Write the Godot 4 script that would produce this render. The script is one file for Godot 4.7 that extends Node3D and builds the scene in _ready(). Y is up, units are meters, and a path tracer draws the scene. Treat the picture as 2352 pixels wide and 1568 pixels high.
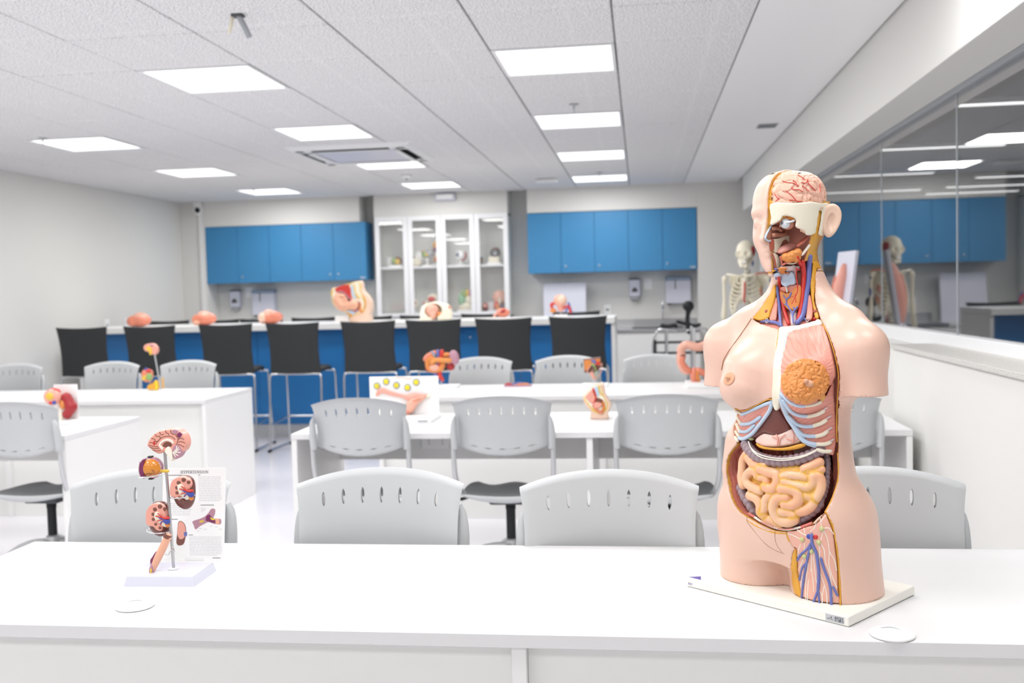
extends Node3D
# An anatomy classroom. Metres, y up; the far wall lies towards -z, the glazed wall at +x.

const CEIL := 2.6
const TBL := 0.75
var M := {}
var rng := RandomNumberGenerator.new()

func _ready():
	rng.seed = 7
	# camera: about 35 mm on full frame, focused on the torso
	var cam := Camera3D.new()
	cam.name = "camera"
	cam.position = Vector3(0, 1.38, 0)
	cam.rotation = Vector3(-0.05096742, 0.13029847, -0.02576989)
	cam.fov = 38.19
	cam.near = 0.05
	var at := CameraAttributesPhysical.new()
	at.frustum_focal_length = 34.67
	at.frustum_focus_distance = 1.93
	at.frustum_near = 0.05
	at.frustum_far = 200.0
	at.exposure_aperture = 4.5
	cam.attributes = at
	add_child(cam)
	# the room has no view outside: a dim grey sky behind everything
	var we := WorldEnvironment.new()
	we.name = "world_environment"
	var env := Environment.new()
	env.background_mode = Environment.BG_COLOR
	env.background_color = Color(0.5, 0.5, 0.52)
	env.background_energy_multiplier = 0.3
	env.tonemap_mode = Environment.TONE_MAPPER_LINEAR
	env.tonemap_exposure = EXPOSURE
	env.sdfgi_enabled = true
	env.ssao_enabled = true
	env.ssil_enabled = true
	we.environment = env
	add_child(we)
	materials()
	ceiling_lights()
	room()
	next_room()
	furniture()
	wall_fittings()
	display_models()
	skeleton()
	hypertension_stand()
	torso()

const EXPOSURE := 0.93
const PANEL_ENERGY := 1.6

func mat(key: String, hex: String, rough := 0.5, metal := 0.0) -> StandardMaterial3D:
	var m := StandardMaterial3D.new()
	m.resource_name = key
	m.albedo_color = Color(hex)
	m.roughness = rough
	m.metallic = metal
	M[key] = m
	return m

func noise_tex(freq: float, octaves: int, stops: Array, size := 512, kind := FastNoiseLite.TYPE_SIMPLEX_SMOOTH) -> NoiseTexture2D:
	var n := FastNoiseLite.new()
	n.seed = 11
	n.noise_type = kind
	n.frequency = freq
	n.fractal_octaves = octaves
	var t := NoiseTexture2D.new()
	t.width = size
	t.height = size
	t.seamless = true
	t.noise = n
	var g := Gradient.new()
	g.offsets = PackedFloat32Array(stops.map(func(s): return s[0]))
	g.colors = PackedColorArray(stops.map(func(s): return Color(s[1])))
	t.color_ramp = g
	return t

func tri(m: StandardMaterial3D, tex: Texture2D, per_metre: float, bump := 0.0, bump_tex: Texture2D = null):
	m.uv1_triplanar = true
	m.uv1_world_triplanar = true
	m.uv1_scale = Vector3.ONE * per_metre
	if tex:
		m.albedo_texture = tex
	if bump > 0.0:
		m.heightmap_enabled = true
		m.heightmap_scale = bump
		m.heightmap_texture = bump_tex

func materials():
	mat("wall", "e3e2df", 0.75)
	mat("plaster", "f4f4f5", 0.8)
	mat("floor", "eceaf0", 0.18)
	var tile := mat("tile", "f4f4f5", 0.9)
	var speck := noise_tex(0.06, 4, [[0.0, "b2b2b6"], [0.38, "d6d6d9"], [0.46, "ffffff"], [1.0, "ffffff"]], 1024)
	tri(tile, speck, 1.5, 0.15, speck)
	mat("grid", "6f7174", 0.8)
	mat("white", "e2e2e3", 0.5)
	mat("white_edge", "efefee", 0.4)
	mat("bar_white", "f3f3f2", 0.3)
	mat("panel_grey", "efefed", 0.5)
	mat("blue", "3b87bb", 0.45)
	mat("blue_bar", "2273b4", 0.35)
	mat("grey_plastic", "c3c6c8", 0.45)
	var pad := mat("seat_pad", "7c7f80", 0.6)
	pad.rim_enabled = true
	pad.rim = 0.3
	mat("black", "1c1e20", 0.6)
	mat("black_back", "2b2d2f", 0.75)
	mat("chrome", "d5d6d8", 0.22, 1.0)
	mat("steel", "bfc0c2", 0.3, 1.0)
	mat("silver_paint", "c9cbcd", 0.35, 0.4)
	mat("dark_rubber", "2a2b2d", 0.8)
	mat("lavender", "d9dae8", 0.35)
	mat("grey_plate", "a9adb2", 0.5)
	mat("dark_grey", "55585b", 0.6)
	mat("shadow_gap", "a5a6a8", 0.9)
	mat("stone", "d5d3cf", 0.5)
	tri(M.stone, noise_tex(0.08, 3, [[0.0, "bfbcb6"], [0.5, "ffffff"], [1.0, "ffffff"]], 256), 6.0)
	mat("frame_white", "f0f1f3", 0.4)
	mat("frame_grey", "a4a9ae", 0.4)
	mat("cab_white", "f1f2f5", 0.35)
	mat("cab_inner", "dcdedb", 0.6)
	mat("red_socket", "8e2330", 0.4)
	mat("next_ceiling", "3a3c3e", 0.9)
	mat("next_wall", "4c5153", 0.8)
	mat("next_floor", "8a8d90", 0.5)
	var glass := mat("window_glass", "c8d4da", 0.02, 0.0)
	glass.transparency = BaseMaterial3D.TRANSPARENCY_ALPHA
	glass.albedo_color.a = 0.01
	var pane := mat("pane", "ffffff", 0.01)
	pane.transparency = BaseMaterial3D.TRANSPARENCY_ALPHA
	pane.albedo_color.a = 0.04
	var ac := mat("acrylic", "f4f7fa", 0.05)
	ac.transparency = BaseMaterial3D.TRANSPARENCY_ALPHA
	ac.albedo_color.a = 0.12
	var lamp := mat("diffuser", "ffffff", 0.5)
	lamp.emission_enabled = true
	lamp.emission = Color(1, 1, 1)
	lamp.emission_energy_multiplier = 1.6
	# painted model plastics
	mat("skin", "eccbb5", 0.38)
	mat("fetal", "eab094", 0.4)
	mat("salmon", "e2876c", 0.38)
	mat("pink", "eda695", 0.38)
	mat("flesh_pink", "e9ad98", 0.4)
	mat("muscle", "d9786c", 0.4)
	mat("red", "d2352c", 0.35)
	mat("deep_red", "a8292f", 0.4)
	mat("blue_vein", "3f4fa6", 0.35)
	mat("vein", "6a72b4", 0.35)
	mat("fat", "e2a437", 0.45)
	mat("fat_yellow", "e6c04a", 0.45)
	mat("bone", "efe8d3", 0.5)
	mat("ivory", "f3ecd8", 0.4)
	mat("cartilage", "c3d6ea", 0.4)
	mat("liver", "6f3a33", 0.32)
	mat("brown", "7b4a3d", 0.4)
	mat("colon", "98838a", 0.35)
	mat("orange", "dd8a47", 0.4)
	mat("gland", "e2944f", 0.4)
	mat("purple", "7c2f5d", 0.35)
	mat("green", "8fae6a", 0.45)
	mat("mint", "8cc3a0", 0.45)
	mat("lemon", "f0de2c", 0.5)
	mat("mauve", "b98a9b", 0.4)
	mat("white_matter", "f6efe2", 0.45)
	mat("pure_white", "fafafa", 0.4)
	mat("print_grey", "5c5f66", 0.7)
	mat("print_pale", "c7c9cf", 0.7)
	mat("print_violet", "5a4a9a", 0.6)
	mat("bluegrey", "8f9fb4", 0.4)
	mat("ivory_white", "f6f4ec", 0.35)
	mat("label_grey", "c3c4c8", 0.4)
	mat("brain_pink", "eab9a3", 0.38)
	mat("nasal_brown", "b87f69", 0.4)
	mat("deep_salmon", "b8624f", 0.4)
	mat("deep_salmon_skin", "c79a84", 0.4)
	mat("tongue_pink", "efaca2", 0.35)
	mat("eye_white", "dfe8ee", 0.2)
	mat("iris_grey", "9a8f98", 0.3)
	mat("skin_plain", "eccbb5", 0.38)
	mat("pec_pink", "ea9a88", 0.4)
	mat("membrane", "e4dadd", 0.4)
	mat("rib_mist", "e3d3d6", 0.4)
	mat("seam_brown", "9a6a3c", 0.5)
	mat("areola", "dba583", 0.4)
	mat("stomach_pale", "efd0c5", 0.35)
	mat("green_pale", "c3c68c", 0.4)
	mat("fascia_pink", "eab29f", 0.38)
	for k in ["skin", "pink", "flesh_pink", "salmon", "liver", "colon", "muscle", "red", "vein"]:
		M[k].clearcoat_enabled = true
		M[k].clearcoat = 0.25
		M[k].clearcoat_roughness = 0.25
	var tint := mat("tinted", "ffffff", 0.38)
	tint.vertex_color_use_as_albedo = true
	tint.clearcoat_enabled = true
	tint.clearcoat = 0.2
	tint.clearcoat_roughness = 0.3

# ---------------------------------------------------------------- mesh building
class G:
	var v := PackedVector3Array()
	var n := PackedVector3Array()
	var c := PackedColorArray()
	var t := PackedVector2Array()
	var i := PackedInt32Array()
	var col := Color.WHITE
	var x := Transform3D.IDENTITY

	func p(a: Vector3, b: Vector3, uv := Vector2.ZERO) -> int:
		v.append(x * a)
		n.append((x.basis * b).normalized())
		c.append(col)
		t.append(uv)
		return v.size() - 1

	func tri(a: int, b: int, d: int):
		var g := (v[b] - v[a]).cross(v[d] - v[a])
		if g.dot(n[a] + n[b] + n[d]) > 0.0:
			i.append(a); i.append(d); i.append(b)
		else:
			i.append(a); i.append(b); i.append(d)

	func quad(a: int, b: int, d: int, e: int):
		tri(a, b, d)
		tri(a, d, e)

	# a rectangle with centre o and half edges a, b
	func rect(o: Vector3, a: Vector3, b: Vector3) -> G:
		var m := a.cross(b)
		quad(p(o - a - b, m, Vector2(0, 1)), p(o + a - b, m, Vector2(1, 1)), p(o + a + b, m, Vector2(1, 0)), p(o - a + b, m, Vector2(0, 0)))
		return self

	# a box from lo to hi with chamfered, smooth shaded edges
	func box(lo: Vector3, hi: Vector3, bev := 0.002) -> G:
		var o := (lo + hi) / 2
		var h := (hi - lo) / 2
		bev = minf(bev, minf(h.x, minf(h.y, h.z)) * 0.9)
		var q := h - Vector3.ONE * bev
		var id := {}
		for ax in 3:
			for s in [-1, 1]:
				for a in [-1, 1]:
					for b in [-1, 1]:
						var d := Vector3.ZERO
						d[ax] = s
						var k := Vector3.ZERO
						k[ax] = s
						k[(ax + 1) % 3] = a
						k[(ax + 2) % 3] = b
						var w := k * q
						w[ax] = s * h[ax]
						id[[ax, Vector3i(k)]] = p(o + w, d)
		for ax in 3:
			var u := (ax + 1) % 3
			var w := (ax + 2) % 3
			for s in [-1, 1]:
				var r := []
				for ab in [[-1, -1], [1, -1], [1, 1], [-1, 1]]:
					var k := Vector3i.ZERO
					k[ax] = s; k[u] = ab[0]; k[w] = ab[1]
					r.append(id[[ax, k]])
				quad(r[0], r[1], r[2], r[3])
				if bev > 0.0:
					for s2 in [-1, 1]:
						var k0 := Vector3i.ZERO
						k0[ax] = s; k0[u] = s2; k0[w] = -1
						var k1 := k0
						k1[w] = 1
						quad(id[[ax, k0]], id[[ax, k1]], id[[u, k1]], id[[u, k0]])
		if bev > 0.0:
			for a in [-1, 1]:
				for b in [-1, 1]:
					for d in [-1, 1]:
						var k := Vector3i(a, b, d)
						tri(id[[0, k]], id[[1, k]], id[[2, k]])
		return self

	# rings of points (each an Array of Vector3 of one size) skinned with smooth normals
	func skin(rings: Array, closed := true, cap0 := false, cap1 := false, cols: Array = []) -> G:
		var m: int = rings[0].size()
		var k: int = rings.size()
		var first := v.size()
		var nor := []
		for r in k:
			for s in m:
				var s1 := (s + 1) % m if closed else mini(s + 1, m - 1)
				var s0 := (s - 1 + m) % m if closed else maxi(s - 1, 0)
				var du: Vector3 = rings[r][s1] - rings[r][s0]
				var dv: Vector3 = rings[mini(r + 1, k - 1)][s] - rings[maxi(r - 1, 0)][s]
				nor.append(dv.cross(du).normalized() if du.length_squared() > 1e-14 else Vector3.ZERO)
		for r in k:
			if cols.size():
				col = cols[r]
			for s in m:
				var nn: Vector3 = nor[r * m + s]
				if nn == Vector3.ZERO:
					var q := mini(r + 1, k - 1) if r < k / 2 else maxi(r - 1, 0)
					for e in m:
						nn += nor[q * m + e]
				p(rings[r][s], nn, Vector2(float(s) / (m - 1), 1.0 - float(r) / (k - 1)))
		for r in k - 1:
			for s in (m if closed else m - 1):
				var a := first + r * m + s
				var b := first + r * m + (s + 1) % m
				quad(a, b, b + m, a + m)
		for e in [[cap0, 0, 1], [cap1, k - 1, k - 2]]:
			if e[0]:
				if cols.size():
					col = cols[e[1]]
				var o := mid(rings[e[1]])
				var d := o - mid(rings[e[2]])
				var q := p(o, d)
				var f := v.size()
				for s in m:
					p(rings[e[1]][s], d)
				for s in m:
					tri(q, f + s, f + (s + 1) % m)
		return self

	func mid(r: Array) -> Vector3:
		var o := Vector3.ZERO
		for a in r:
			o += a
		return o / r.size()

	# a tube through points; rad is a number or an Array; flat squashes it along `up`
	func tube(pts: Array, rad, sides := 10, round_ends := true, flat := 1.0, up := Vector3.ZERO) -> G:
		var rings := []
		var k := pts.size()
		var side := Vector3.ZERO
		for a in k:
			var d: Vector3 = (pts[mini(a + 1, k - 1)] - pts[maxi(a - 1, 0)]).normalized()
			if a == 0:
				side = d.cross(up if up != Vector3.ZERO else (Vector3.UP if absf(d.y) < 0.9 else Vector3.RIGHT)).normalized()
			else:
				side = (side - d * side.dot(d)).normalized()
			var w := d.cross(side)
			var rr: float = rad[a] if rad is Array else rad
			var ring := func(o: Vector3, q: float):
				var out := []
				for s in sides:
					var g := TAU * s / sides
					out.append(o + side * cos(g) * q + w * sin(g) * q * flat)
				return out
			if round_ends and a == 0:
				rings.append(ring.call(pts[a] - d * rr * 0.98, rr * 0.15))
				rings.append(ring.call(pts[a] - d * rr * 0.7, rr * 0.71))
			rings.append(ring.call(pts[a], rr))
			if round_ends and a == k - 1:
				rings.append(ring.call(pts[a] + d * rr * 0.7, rr * 0.71))
				rings.append(ring.call(pts[a] + d * rr * 0.98, rr * 0.15))
		return skin(rings, true, true, true)

	# profile of (radius, height) turned about y at o
	func lathe(prof: Array, o := Vector3.ZERO, sides := 24, squash := Vector3.ONE) -> G:
		var rings := []
		for q in prof:
			var out := []
			for s in sides:
				var g := -TAU * s / sides
				out.append(o + Vector3(cos(g) * q.x, q.y, sin(g) * q.x) * squash)
			rings.append(out)
		return skin(rings, true, true, true)

	func ball(o: Vector3, r: Vector3, rows := 10, sides := 16, b := Basis.IDENTITY) -> G:
		var first := v.size()
		for a in rows + 1:
			var f := PI * a / rows
			for s in sides + 1:
				var g := TAU * s / sides
				var d := Vector3(sin(f) * cos(g), cos(f), sin(f) * sin(g))
				p(o + b * (d * r), b * (d / r))
		for a in rows:
			for s in sides:
				var k := first + a * (sides + 1) + s
				quad(k, k + 1, k + sides + 2, k + sides + 1)
		return self

	# a polygon in xy raised from z0 to z1 with a chamfer on the z1 rim
	func prism(poly: PackedVector2Array, z0: float, z1: float, bev := 0.001, smooth := false) -> G:
		var m := poly.size()
		var area := 0.0
		for s in m:
			area += poly[s].cross(poly[(s + 1) % m])
		if area < 0.0:
			poly = poly.duplicate()
			poly.reverse()
		var inner := PackedVector2Array()
		for s in m:
			var e0 := (poly[s] - poly[(s - 1 + m) % m]).normalized()
			var e1 := (poly[(s + 1) % m] - poly[s]).normalized()
			var bis := (e0 + e1).normalized()
			inner.append(poly[s] + Vector2(-bis.y, bis.x) * bev)
		var idx := Geometry2D.triangulate_polygon(inner)
		for z in [[z1, Vector3.BACK, inner], [z0, Vector3.FORWARD, poly]]:
			var f := v.size()
			for q in z[2]:
				p(Vector3(q.x, q.y, z[0]), z[1], Vector2(q.x, -q.y))
			for k in range(0, idx.size(), 3):
				tri(f + idx[k], f + idx[k + 1], f + idx[k + 2])
		var zb := z1 - bev * signf(z1 - z0)
		for s in m:
			var a := poly[s]
			var b := poly[(s + 1) % m]
			var e := (b - a).normalized()
			var na := Vector3(e.y, -e.x, 0)
			var nb := na
			if smooth:
				var pe := (a - poly[(s - 1 + m) % m]).normalized() + e
				var ne := (poly[(s + 2) % m] - b).normalized() + e
				na = Vector3(pe.y, -pe.x, 0).normalized()
				nb = Vector3(ne.y, -ne.x, 0).normalized()
			var i2 := inner[s]
			var j2 := inner[(s + 1) % m]
			quad(p(Vector3(a.x, a.y, z0), na), p(Vector3(b.x, b.y, z0), nb), p(Vector3(b.x, b.y, zb), nb), p(Vector3(a.x, a.y, zb), na))
			var up := Vector3.BACK * signf(z1 - z0)
			quad(p(Vector3(a.x, a.y, zb), na), p(Vector3(b.x, b.y, zb), nb), p(Vector3(j2.x, j2.y, z1), up), p(Vector3(i2.x, i2.y, z1), up))
		return self

	func mesh() -> ArrayMesh:
		var a := []
		a.resize(Mesh.ARRAY_MAX)
		a[Mesh.ARRAY_VERTEX] = v
		a[Mesh.ARRAY_NORMAL] = n
		a[Mesh.ARRAY_COLOR] = c
		a[Mesh.ARRAY_TEX_UV] = t
		a[Mesh.ARRAY_INDEX] = i
		var m := ArrayMesh.new()
		m.add_surface_from_arrays(Mesh.PRIMITIVE_TRIANGLES, a)
		return m

# commit a G under a parent as one named mesh
func put(called: String, g: G, m, parent: Node = self, label := "") -> MeshInstance3D:
	var o := MeshInstance3D.new()
	o.name = called
	o.mesh = g.mesh()
	o.material_override = M[m] if m is String else m
	if label:
		o.set_meta("label", label)
	parent.add_child(o, true)
	return o

var used := {}
func numbered(called: String) -> String:
	var k: int = used.get(called, -1) + 1
	used[called] = k
	return called if k == 0 else "%s_%03d" % [called, k]

func tag(o: Node, label: String, category: String, group := "", kind := ""):
	if label: o.set_meta("label", label)
	if category: o.set_meta("category", category)
	if group: o.set_meta("group", group)
	if kind: o.set_meta("kind", kind)

func thing(called: String, label: String, category: String, at := Vector3.ZERO, turn := 0.0, group := "") -> Node3D:
	var o := Node3D.new()
	o.name = numbered(called)
	add_child(o)
	o.position = at
	o.rotation.y = turn
	tag(o, label, category, group)
	return o

func copy(src: Node3D, called: String, label: String, at: Vector3, turn: float, group := "") -> Node3D:
	var o: Node3D = src.duplicate()
	o.name = numbered(called)
	add_child(o)
	o.position = at
	o.rotation.y = turn
	o.set_meta("label", label)
	if group: o.set_meta("group", group)
	return o

# a piece of the setting
func struct(called: String, g: G, m, parent: Node = self) -> MeshInstance3D:
	var o := put(called, g, m, parent)
	if parent == self:
		o.set_meta("kind", "structure")
	return o

func bx(x0, y0, z0, x1, y1, z1, bev := 0.002) -> G:
	return G.new().box(Vector3(minf(x0, x1), minf(y0, y1), minf(z0, z1)), Vector3(maxf(x0, x1), maxf(y0, y1), maxf(z0, z1)), bev)

# smooth curve through points
func curve(pts: Array, per := 6, closed := false) -> Array:
	var out := []
	var k := pts.size()
	for a in (k if closed else k - 1):
		var p0 = pts[(a - 1 + k) % k] if closed or a > 0 else pts[0]
		var p1 = pts[a]
		var p2 = pts[(a + 1) % k]
		var p3 = pts[(a + 2) % k] if closed or a + 2 < k else pts[k - 1]
		for s in per:
			var f := float(s) / per
			out.append(0.5 * ((2.0 * p1) + (p2 - p0) * f + (2.0 * p0 - 5.0 * p1 + 4.0 * p2 - p3) * f * f + (3.0 * p1 - p0 - 3.0 * p2 + p3) * f * f * f))
	if not closed:
		out.append(pts[k - 1])
	return out

func poly2(a: Array) -> PackedVector2Array:
	var out := PackedVector2Array()
	for k in range(0, a.size(), 2):
		out.append(Vector2(a[k], a[k + 1]))
	return out

func vec2s(a: Array) -> Array:
	var out := []
	for k in range(0, a.size(), 2):
		out.append(Vector2(a[k], a[k + 1]))
	return out

func vec3s(a: Array) -> Array:
	var out := []
	for k in range(0, a.size(), 3):
		out.append(Vector3(a[k], a[k + 1], a[k + 2]))
	return out

func smin(a: float, b: float, k: float) -> float:
	var h := clampf(0.5 + 0.5 * (b - a) / k, 0.0, 1.0)
	return lerpf(b, a, h) - k * h * (1.0 - h)

func seg(q: Vector3, a: Vector3, b: Vector3, ra: float, rb: float) -> float:
	var d := b - a
	var f := clampf((q - a).dot(d) / d.length_squared(), 0.0, 1.0)
	return (q - a - d * f).length() - lerpf(ra, rb, f)

# surface nets of f < 0 between lo and hi; tint(p) gives linear vertex colours
func nets(f: Callable, lo: Vector3, hi: Vector3, cell: float, tint = null, slack := 1.5) -> G:
	var g := G.new()
	var nx := int((hi.x - lo.x) / cell) + 2
	var ny := int((hi.y - lo.y) / cell) + 2
	var nz := int((hi.z - lo.z) / cell) + 2
	var val := PackedFloat32Array()
	val.resize(nx * ny * nz)
	val.fill(1e9)
	var B := 6
	var reach := B * cell * 0.87 * slack
	var cells: Array[Vector3i] = []
	for bz in range(0, nz - 1, B):
		for by in range(0, ny - 1, B):
			for bx_ in range(0, nx - 1, B):
				var mid := lo + Vector3(bx_ + B * 0.5, by + B * 0.5, bz + B * 0.5) * cell
				if absf(f.call(mid)) > reach:
					continue
				for z in range(bz, mini(bz + B + 1, nz)):
					for y in range(by, mini(by + B + 1, ny)):
						var row := (z * ny + y) * nx
						for x in range(bx_, mini(bx_ + B + 1, nx)):
							if val[row + x] > 1e8:
								val[row + x] = f.call(lo + Vector3(x, y, z) * cell)
				cells.append(Vector3i(bx_, by, bz))
	var id := PackedInt32Array()
	id.resize(nx * ny * nz)
	id.fill(-1)
	var sy := nx
	var sz := nx * ny
	for b in cells:
		for z in range(b.z, mini(b.z + B, nz - 1)):
			for y in range(b.y, mini(b.y + B, ny - 1)):
				for x in range(b.x, mini(b.x + B, nx - 1)):
					var k := (z * ny + y) * nx + x
					var v0 := val[k]; var v1 := val[k + 1]; var v2 := val[k + sy]; var v3 := val[k + sy + 1]
					var v4 := val[k + sz]; var v5 := val[k + sz + 1]; var v6 := val[k + sz + sy]; var v7 := val[k + sz + sy + 1]
					var s := int(v0 < 0.0) + int(v1 < 0.0) + int(v2 < 0.0) + int(v3 < 0.0) + int(v4 < 0.0) + int(v5 < 0.0) + int(v6 < 0.0) + int(v7 < 0.0)
					if s == 0 or s == 8:
						continue
					var o := Vector3.ZERO
					var c := 0
					if (v0 < 0.0) != (v1 < 0.0): o += Vector3(v0 / (v0 - v1), 0, 0); c += 1
					if (v2 < 0.0) != (v3 < 0.0): o += Vector3(v2 / (v2 - v3), 1, 0); c += 1
					if (v4 < 0.0) != (v5 < 0.0): o += Vector3(v4 / (v4 - v5), 0, 1); c += 1
					if (v6 < 0.0) != (v7 < 0.0): o += Vector3(v6 / (v6 - v7), 1, 1); c += 1
					if (v0 < 0.0) != (v2 < 0.0): o += Vector3(0, v0 / (v0 - v2), 0); c += 1
					if (v1 < 0.0) != (v3 < 0.0): o += Vector3(1, v1 / (v1 - v3), 0); c += 1
					if (v4 < 0.0) != (v6 < 0.0): o += Vector3(0, v4 / (v4 - v6), 1); c += 1
					if (v5 < 0.0) != (v7 < 0.0): o += Vector3(1, v5 / (v5 - v7), 1); c += 1
					if (v0 < 0.0) != (v4 < 0.0): o += Vector3(0, 0, v0 / (v0 - v4)); c += 1
					if (v1 < 0.0) != (v5 < 0.0): o += Vector3(1, 0, v1 / (v1 - v5)); c += 1
					if (v2 < 0.0) != (v6 < 0.0): o += Vector3(0, 1, v2 / (v2 - v6)); c += 1
					if (v3 < 0.0) != (v7 < 0.0): o += Vector3(1, 1, v3 / (v3 - v7)); c += 1
					var w := lo + (Vector3(x, y, z) + o / c) * cell
					if tint != null:
						g.col = tint.call(w)
					id[k] = g.p(w, Vector3(v1 - v0 + v3 - v2 + v5 - v4 + v7 - v6, v2 - v0 + v3 - v1 + v6 - v4 + v7 - v5, v4 - v0 + v5 - v1 + v6 - v2 + v7 - v3))
	for b in cells:
		for z in range(maxi(b.z, 1), mini(b.z + B, nz - 1)):
			for y in range(maxi(b.y, 1), mini(b.y + B, ny - 1)):
				for x in range(maxi(b.x, 1), mini(b.x + B, nx - 1)):
					var k := (z * ny + y) * nx + x
					if id[k] < 0:
						continue
					var s := val[k] < 0.0
					if s != (val[k + 1] < 0.0) and id[k - sy] >= 0 and id[k - sz] >= 0 and id[k - sy - sz] >= 0:
						g.quad(id[k], id[k - sy], id[k - sy - sz], id[k - sz])
					if s != (val[k + sy] < 0.0) and id[k - 1] >= 0 and id[k - sz] >= 0 and id[k - 1 - sz] >= 0:
						g.quad(id[k], id[k - 1], id[k - 1 - sz], id[k - sz])
					if s != (val[k + sz] < 0.0) and id[k - 1] >= 0 and id[k - sy] >= 0 and id[k - 1 - sy] >= 0:
						g.quad(id[k], id[k - 1], id[k - 1 - sy], id[k - sy])
	return g

# ---------------------------------------------------------------- the room
const LX := -5.75      # left wall
const RX := 1.175      # right wall
const GX := 1.4        # glazing
const BZ := -11.9      # front of the bulkheads on the far wall
const WZ := -12.25     # far wall in its recesses
const NZ := 2.6        # wall behind the camera
const CELL := 0.635    # ceiling grid

func ceiling_lights():
	var g := G.new().rect(Vector3.ZERO, Vector3(0.292, 0, 0), Vector3(0, 0, 0.292))
	var outline := G.new()
	for s in [-1, 1]:
		outline.box(Vector3(-0.312, -0.004, s * 0.302 - 0.01), Vector3(0.312, 0.012, s * 0.302 + 0.01))
		outline.box(Vector3(s * 0.302 - 0.01, -0.004, -0.292), Vector3(s * 0.302 + 0.01, 0.012, 0.292))
	var body := G.new().box(Vector3(-0.292, 0.006, -0.292), Vector3(0.292, 0.03, 0.292))
	var where := ["nearest the camera", "second from the front", "third from the front", "nearest the far wall"]
	var cols := ["right-hand", "middle", "left-hand"]
	for c in 3:
		for r in 7:
			var at := Vector3(-0.4175 - 1.905 * c, CEIL, -5.3275 - 1.905 * (r - 3))
			if at.z > NZ - 0.4:
				continue
			var row := int(round((-5.3275 - at.z) / 1.905))
			var l := "square white light panel set in the ceiling, %s row, %s" % [cols[c], where[row] if row >= 0 else ["just out of view overhead", "straight over the camera", "behind the camera", "farthest behind the camera"][-row - 1]]
			var t := thing("ceiling_light", l, "ceiling light", at, 0.0, "square ceiling lights")
			put("frame", outline, "frame_white", t)
			put("housing", body, "frame_white", t)
			var d := put("diffuser", g, "diffuser", t)
			d.position.y = 0.004
			var a := AreaLight3D.new()
			a.name = "lamp"
			a.area_size = Vector2(0.58, 0.58)
			a.rotation.x = -PI / 2
			a.position.y = -0.006
			a.light_energy = PANEL_ENERGY
			a.light_color = Color(1.0, 0.995, 0.985)
			a.area_range = 20.0
			a.area_attenuation = 2.0
			a.shadow_enabled = true
			t.add_child(a)

	# two more panels in the plain border, overhead of the camera and out of view
	for k in 2:
		var t := thing("ceiling_light", "square white light panel in the plain border by the glazing, %s" % ["just out of view overhead", "straight over the camera"][k], "ceiling light", Vector3(0.86, CEIL - 0.002, -3.3 + 1.9 * k), 0.0, "square ceiling lights")
		put("frame", outline, "frame_white", t)
		var d := put("diffuser", g, "diffuser", t)
		d.position.y = -0.003
		var a := AreaLight3D.new()
		a.name = "lamp"
		a.area_size = Vector2(0.58, 0.58)
		a.rotation.x = -PI / 2
		a.position.y = -0.012
		a.light_energy = PANEL_ENERGY * 0.6
		a.area_range = 20.0
		a.area_attenuation = 2.0
		a.shadow_enabled = true
		t.add_child(a)

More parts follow.
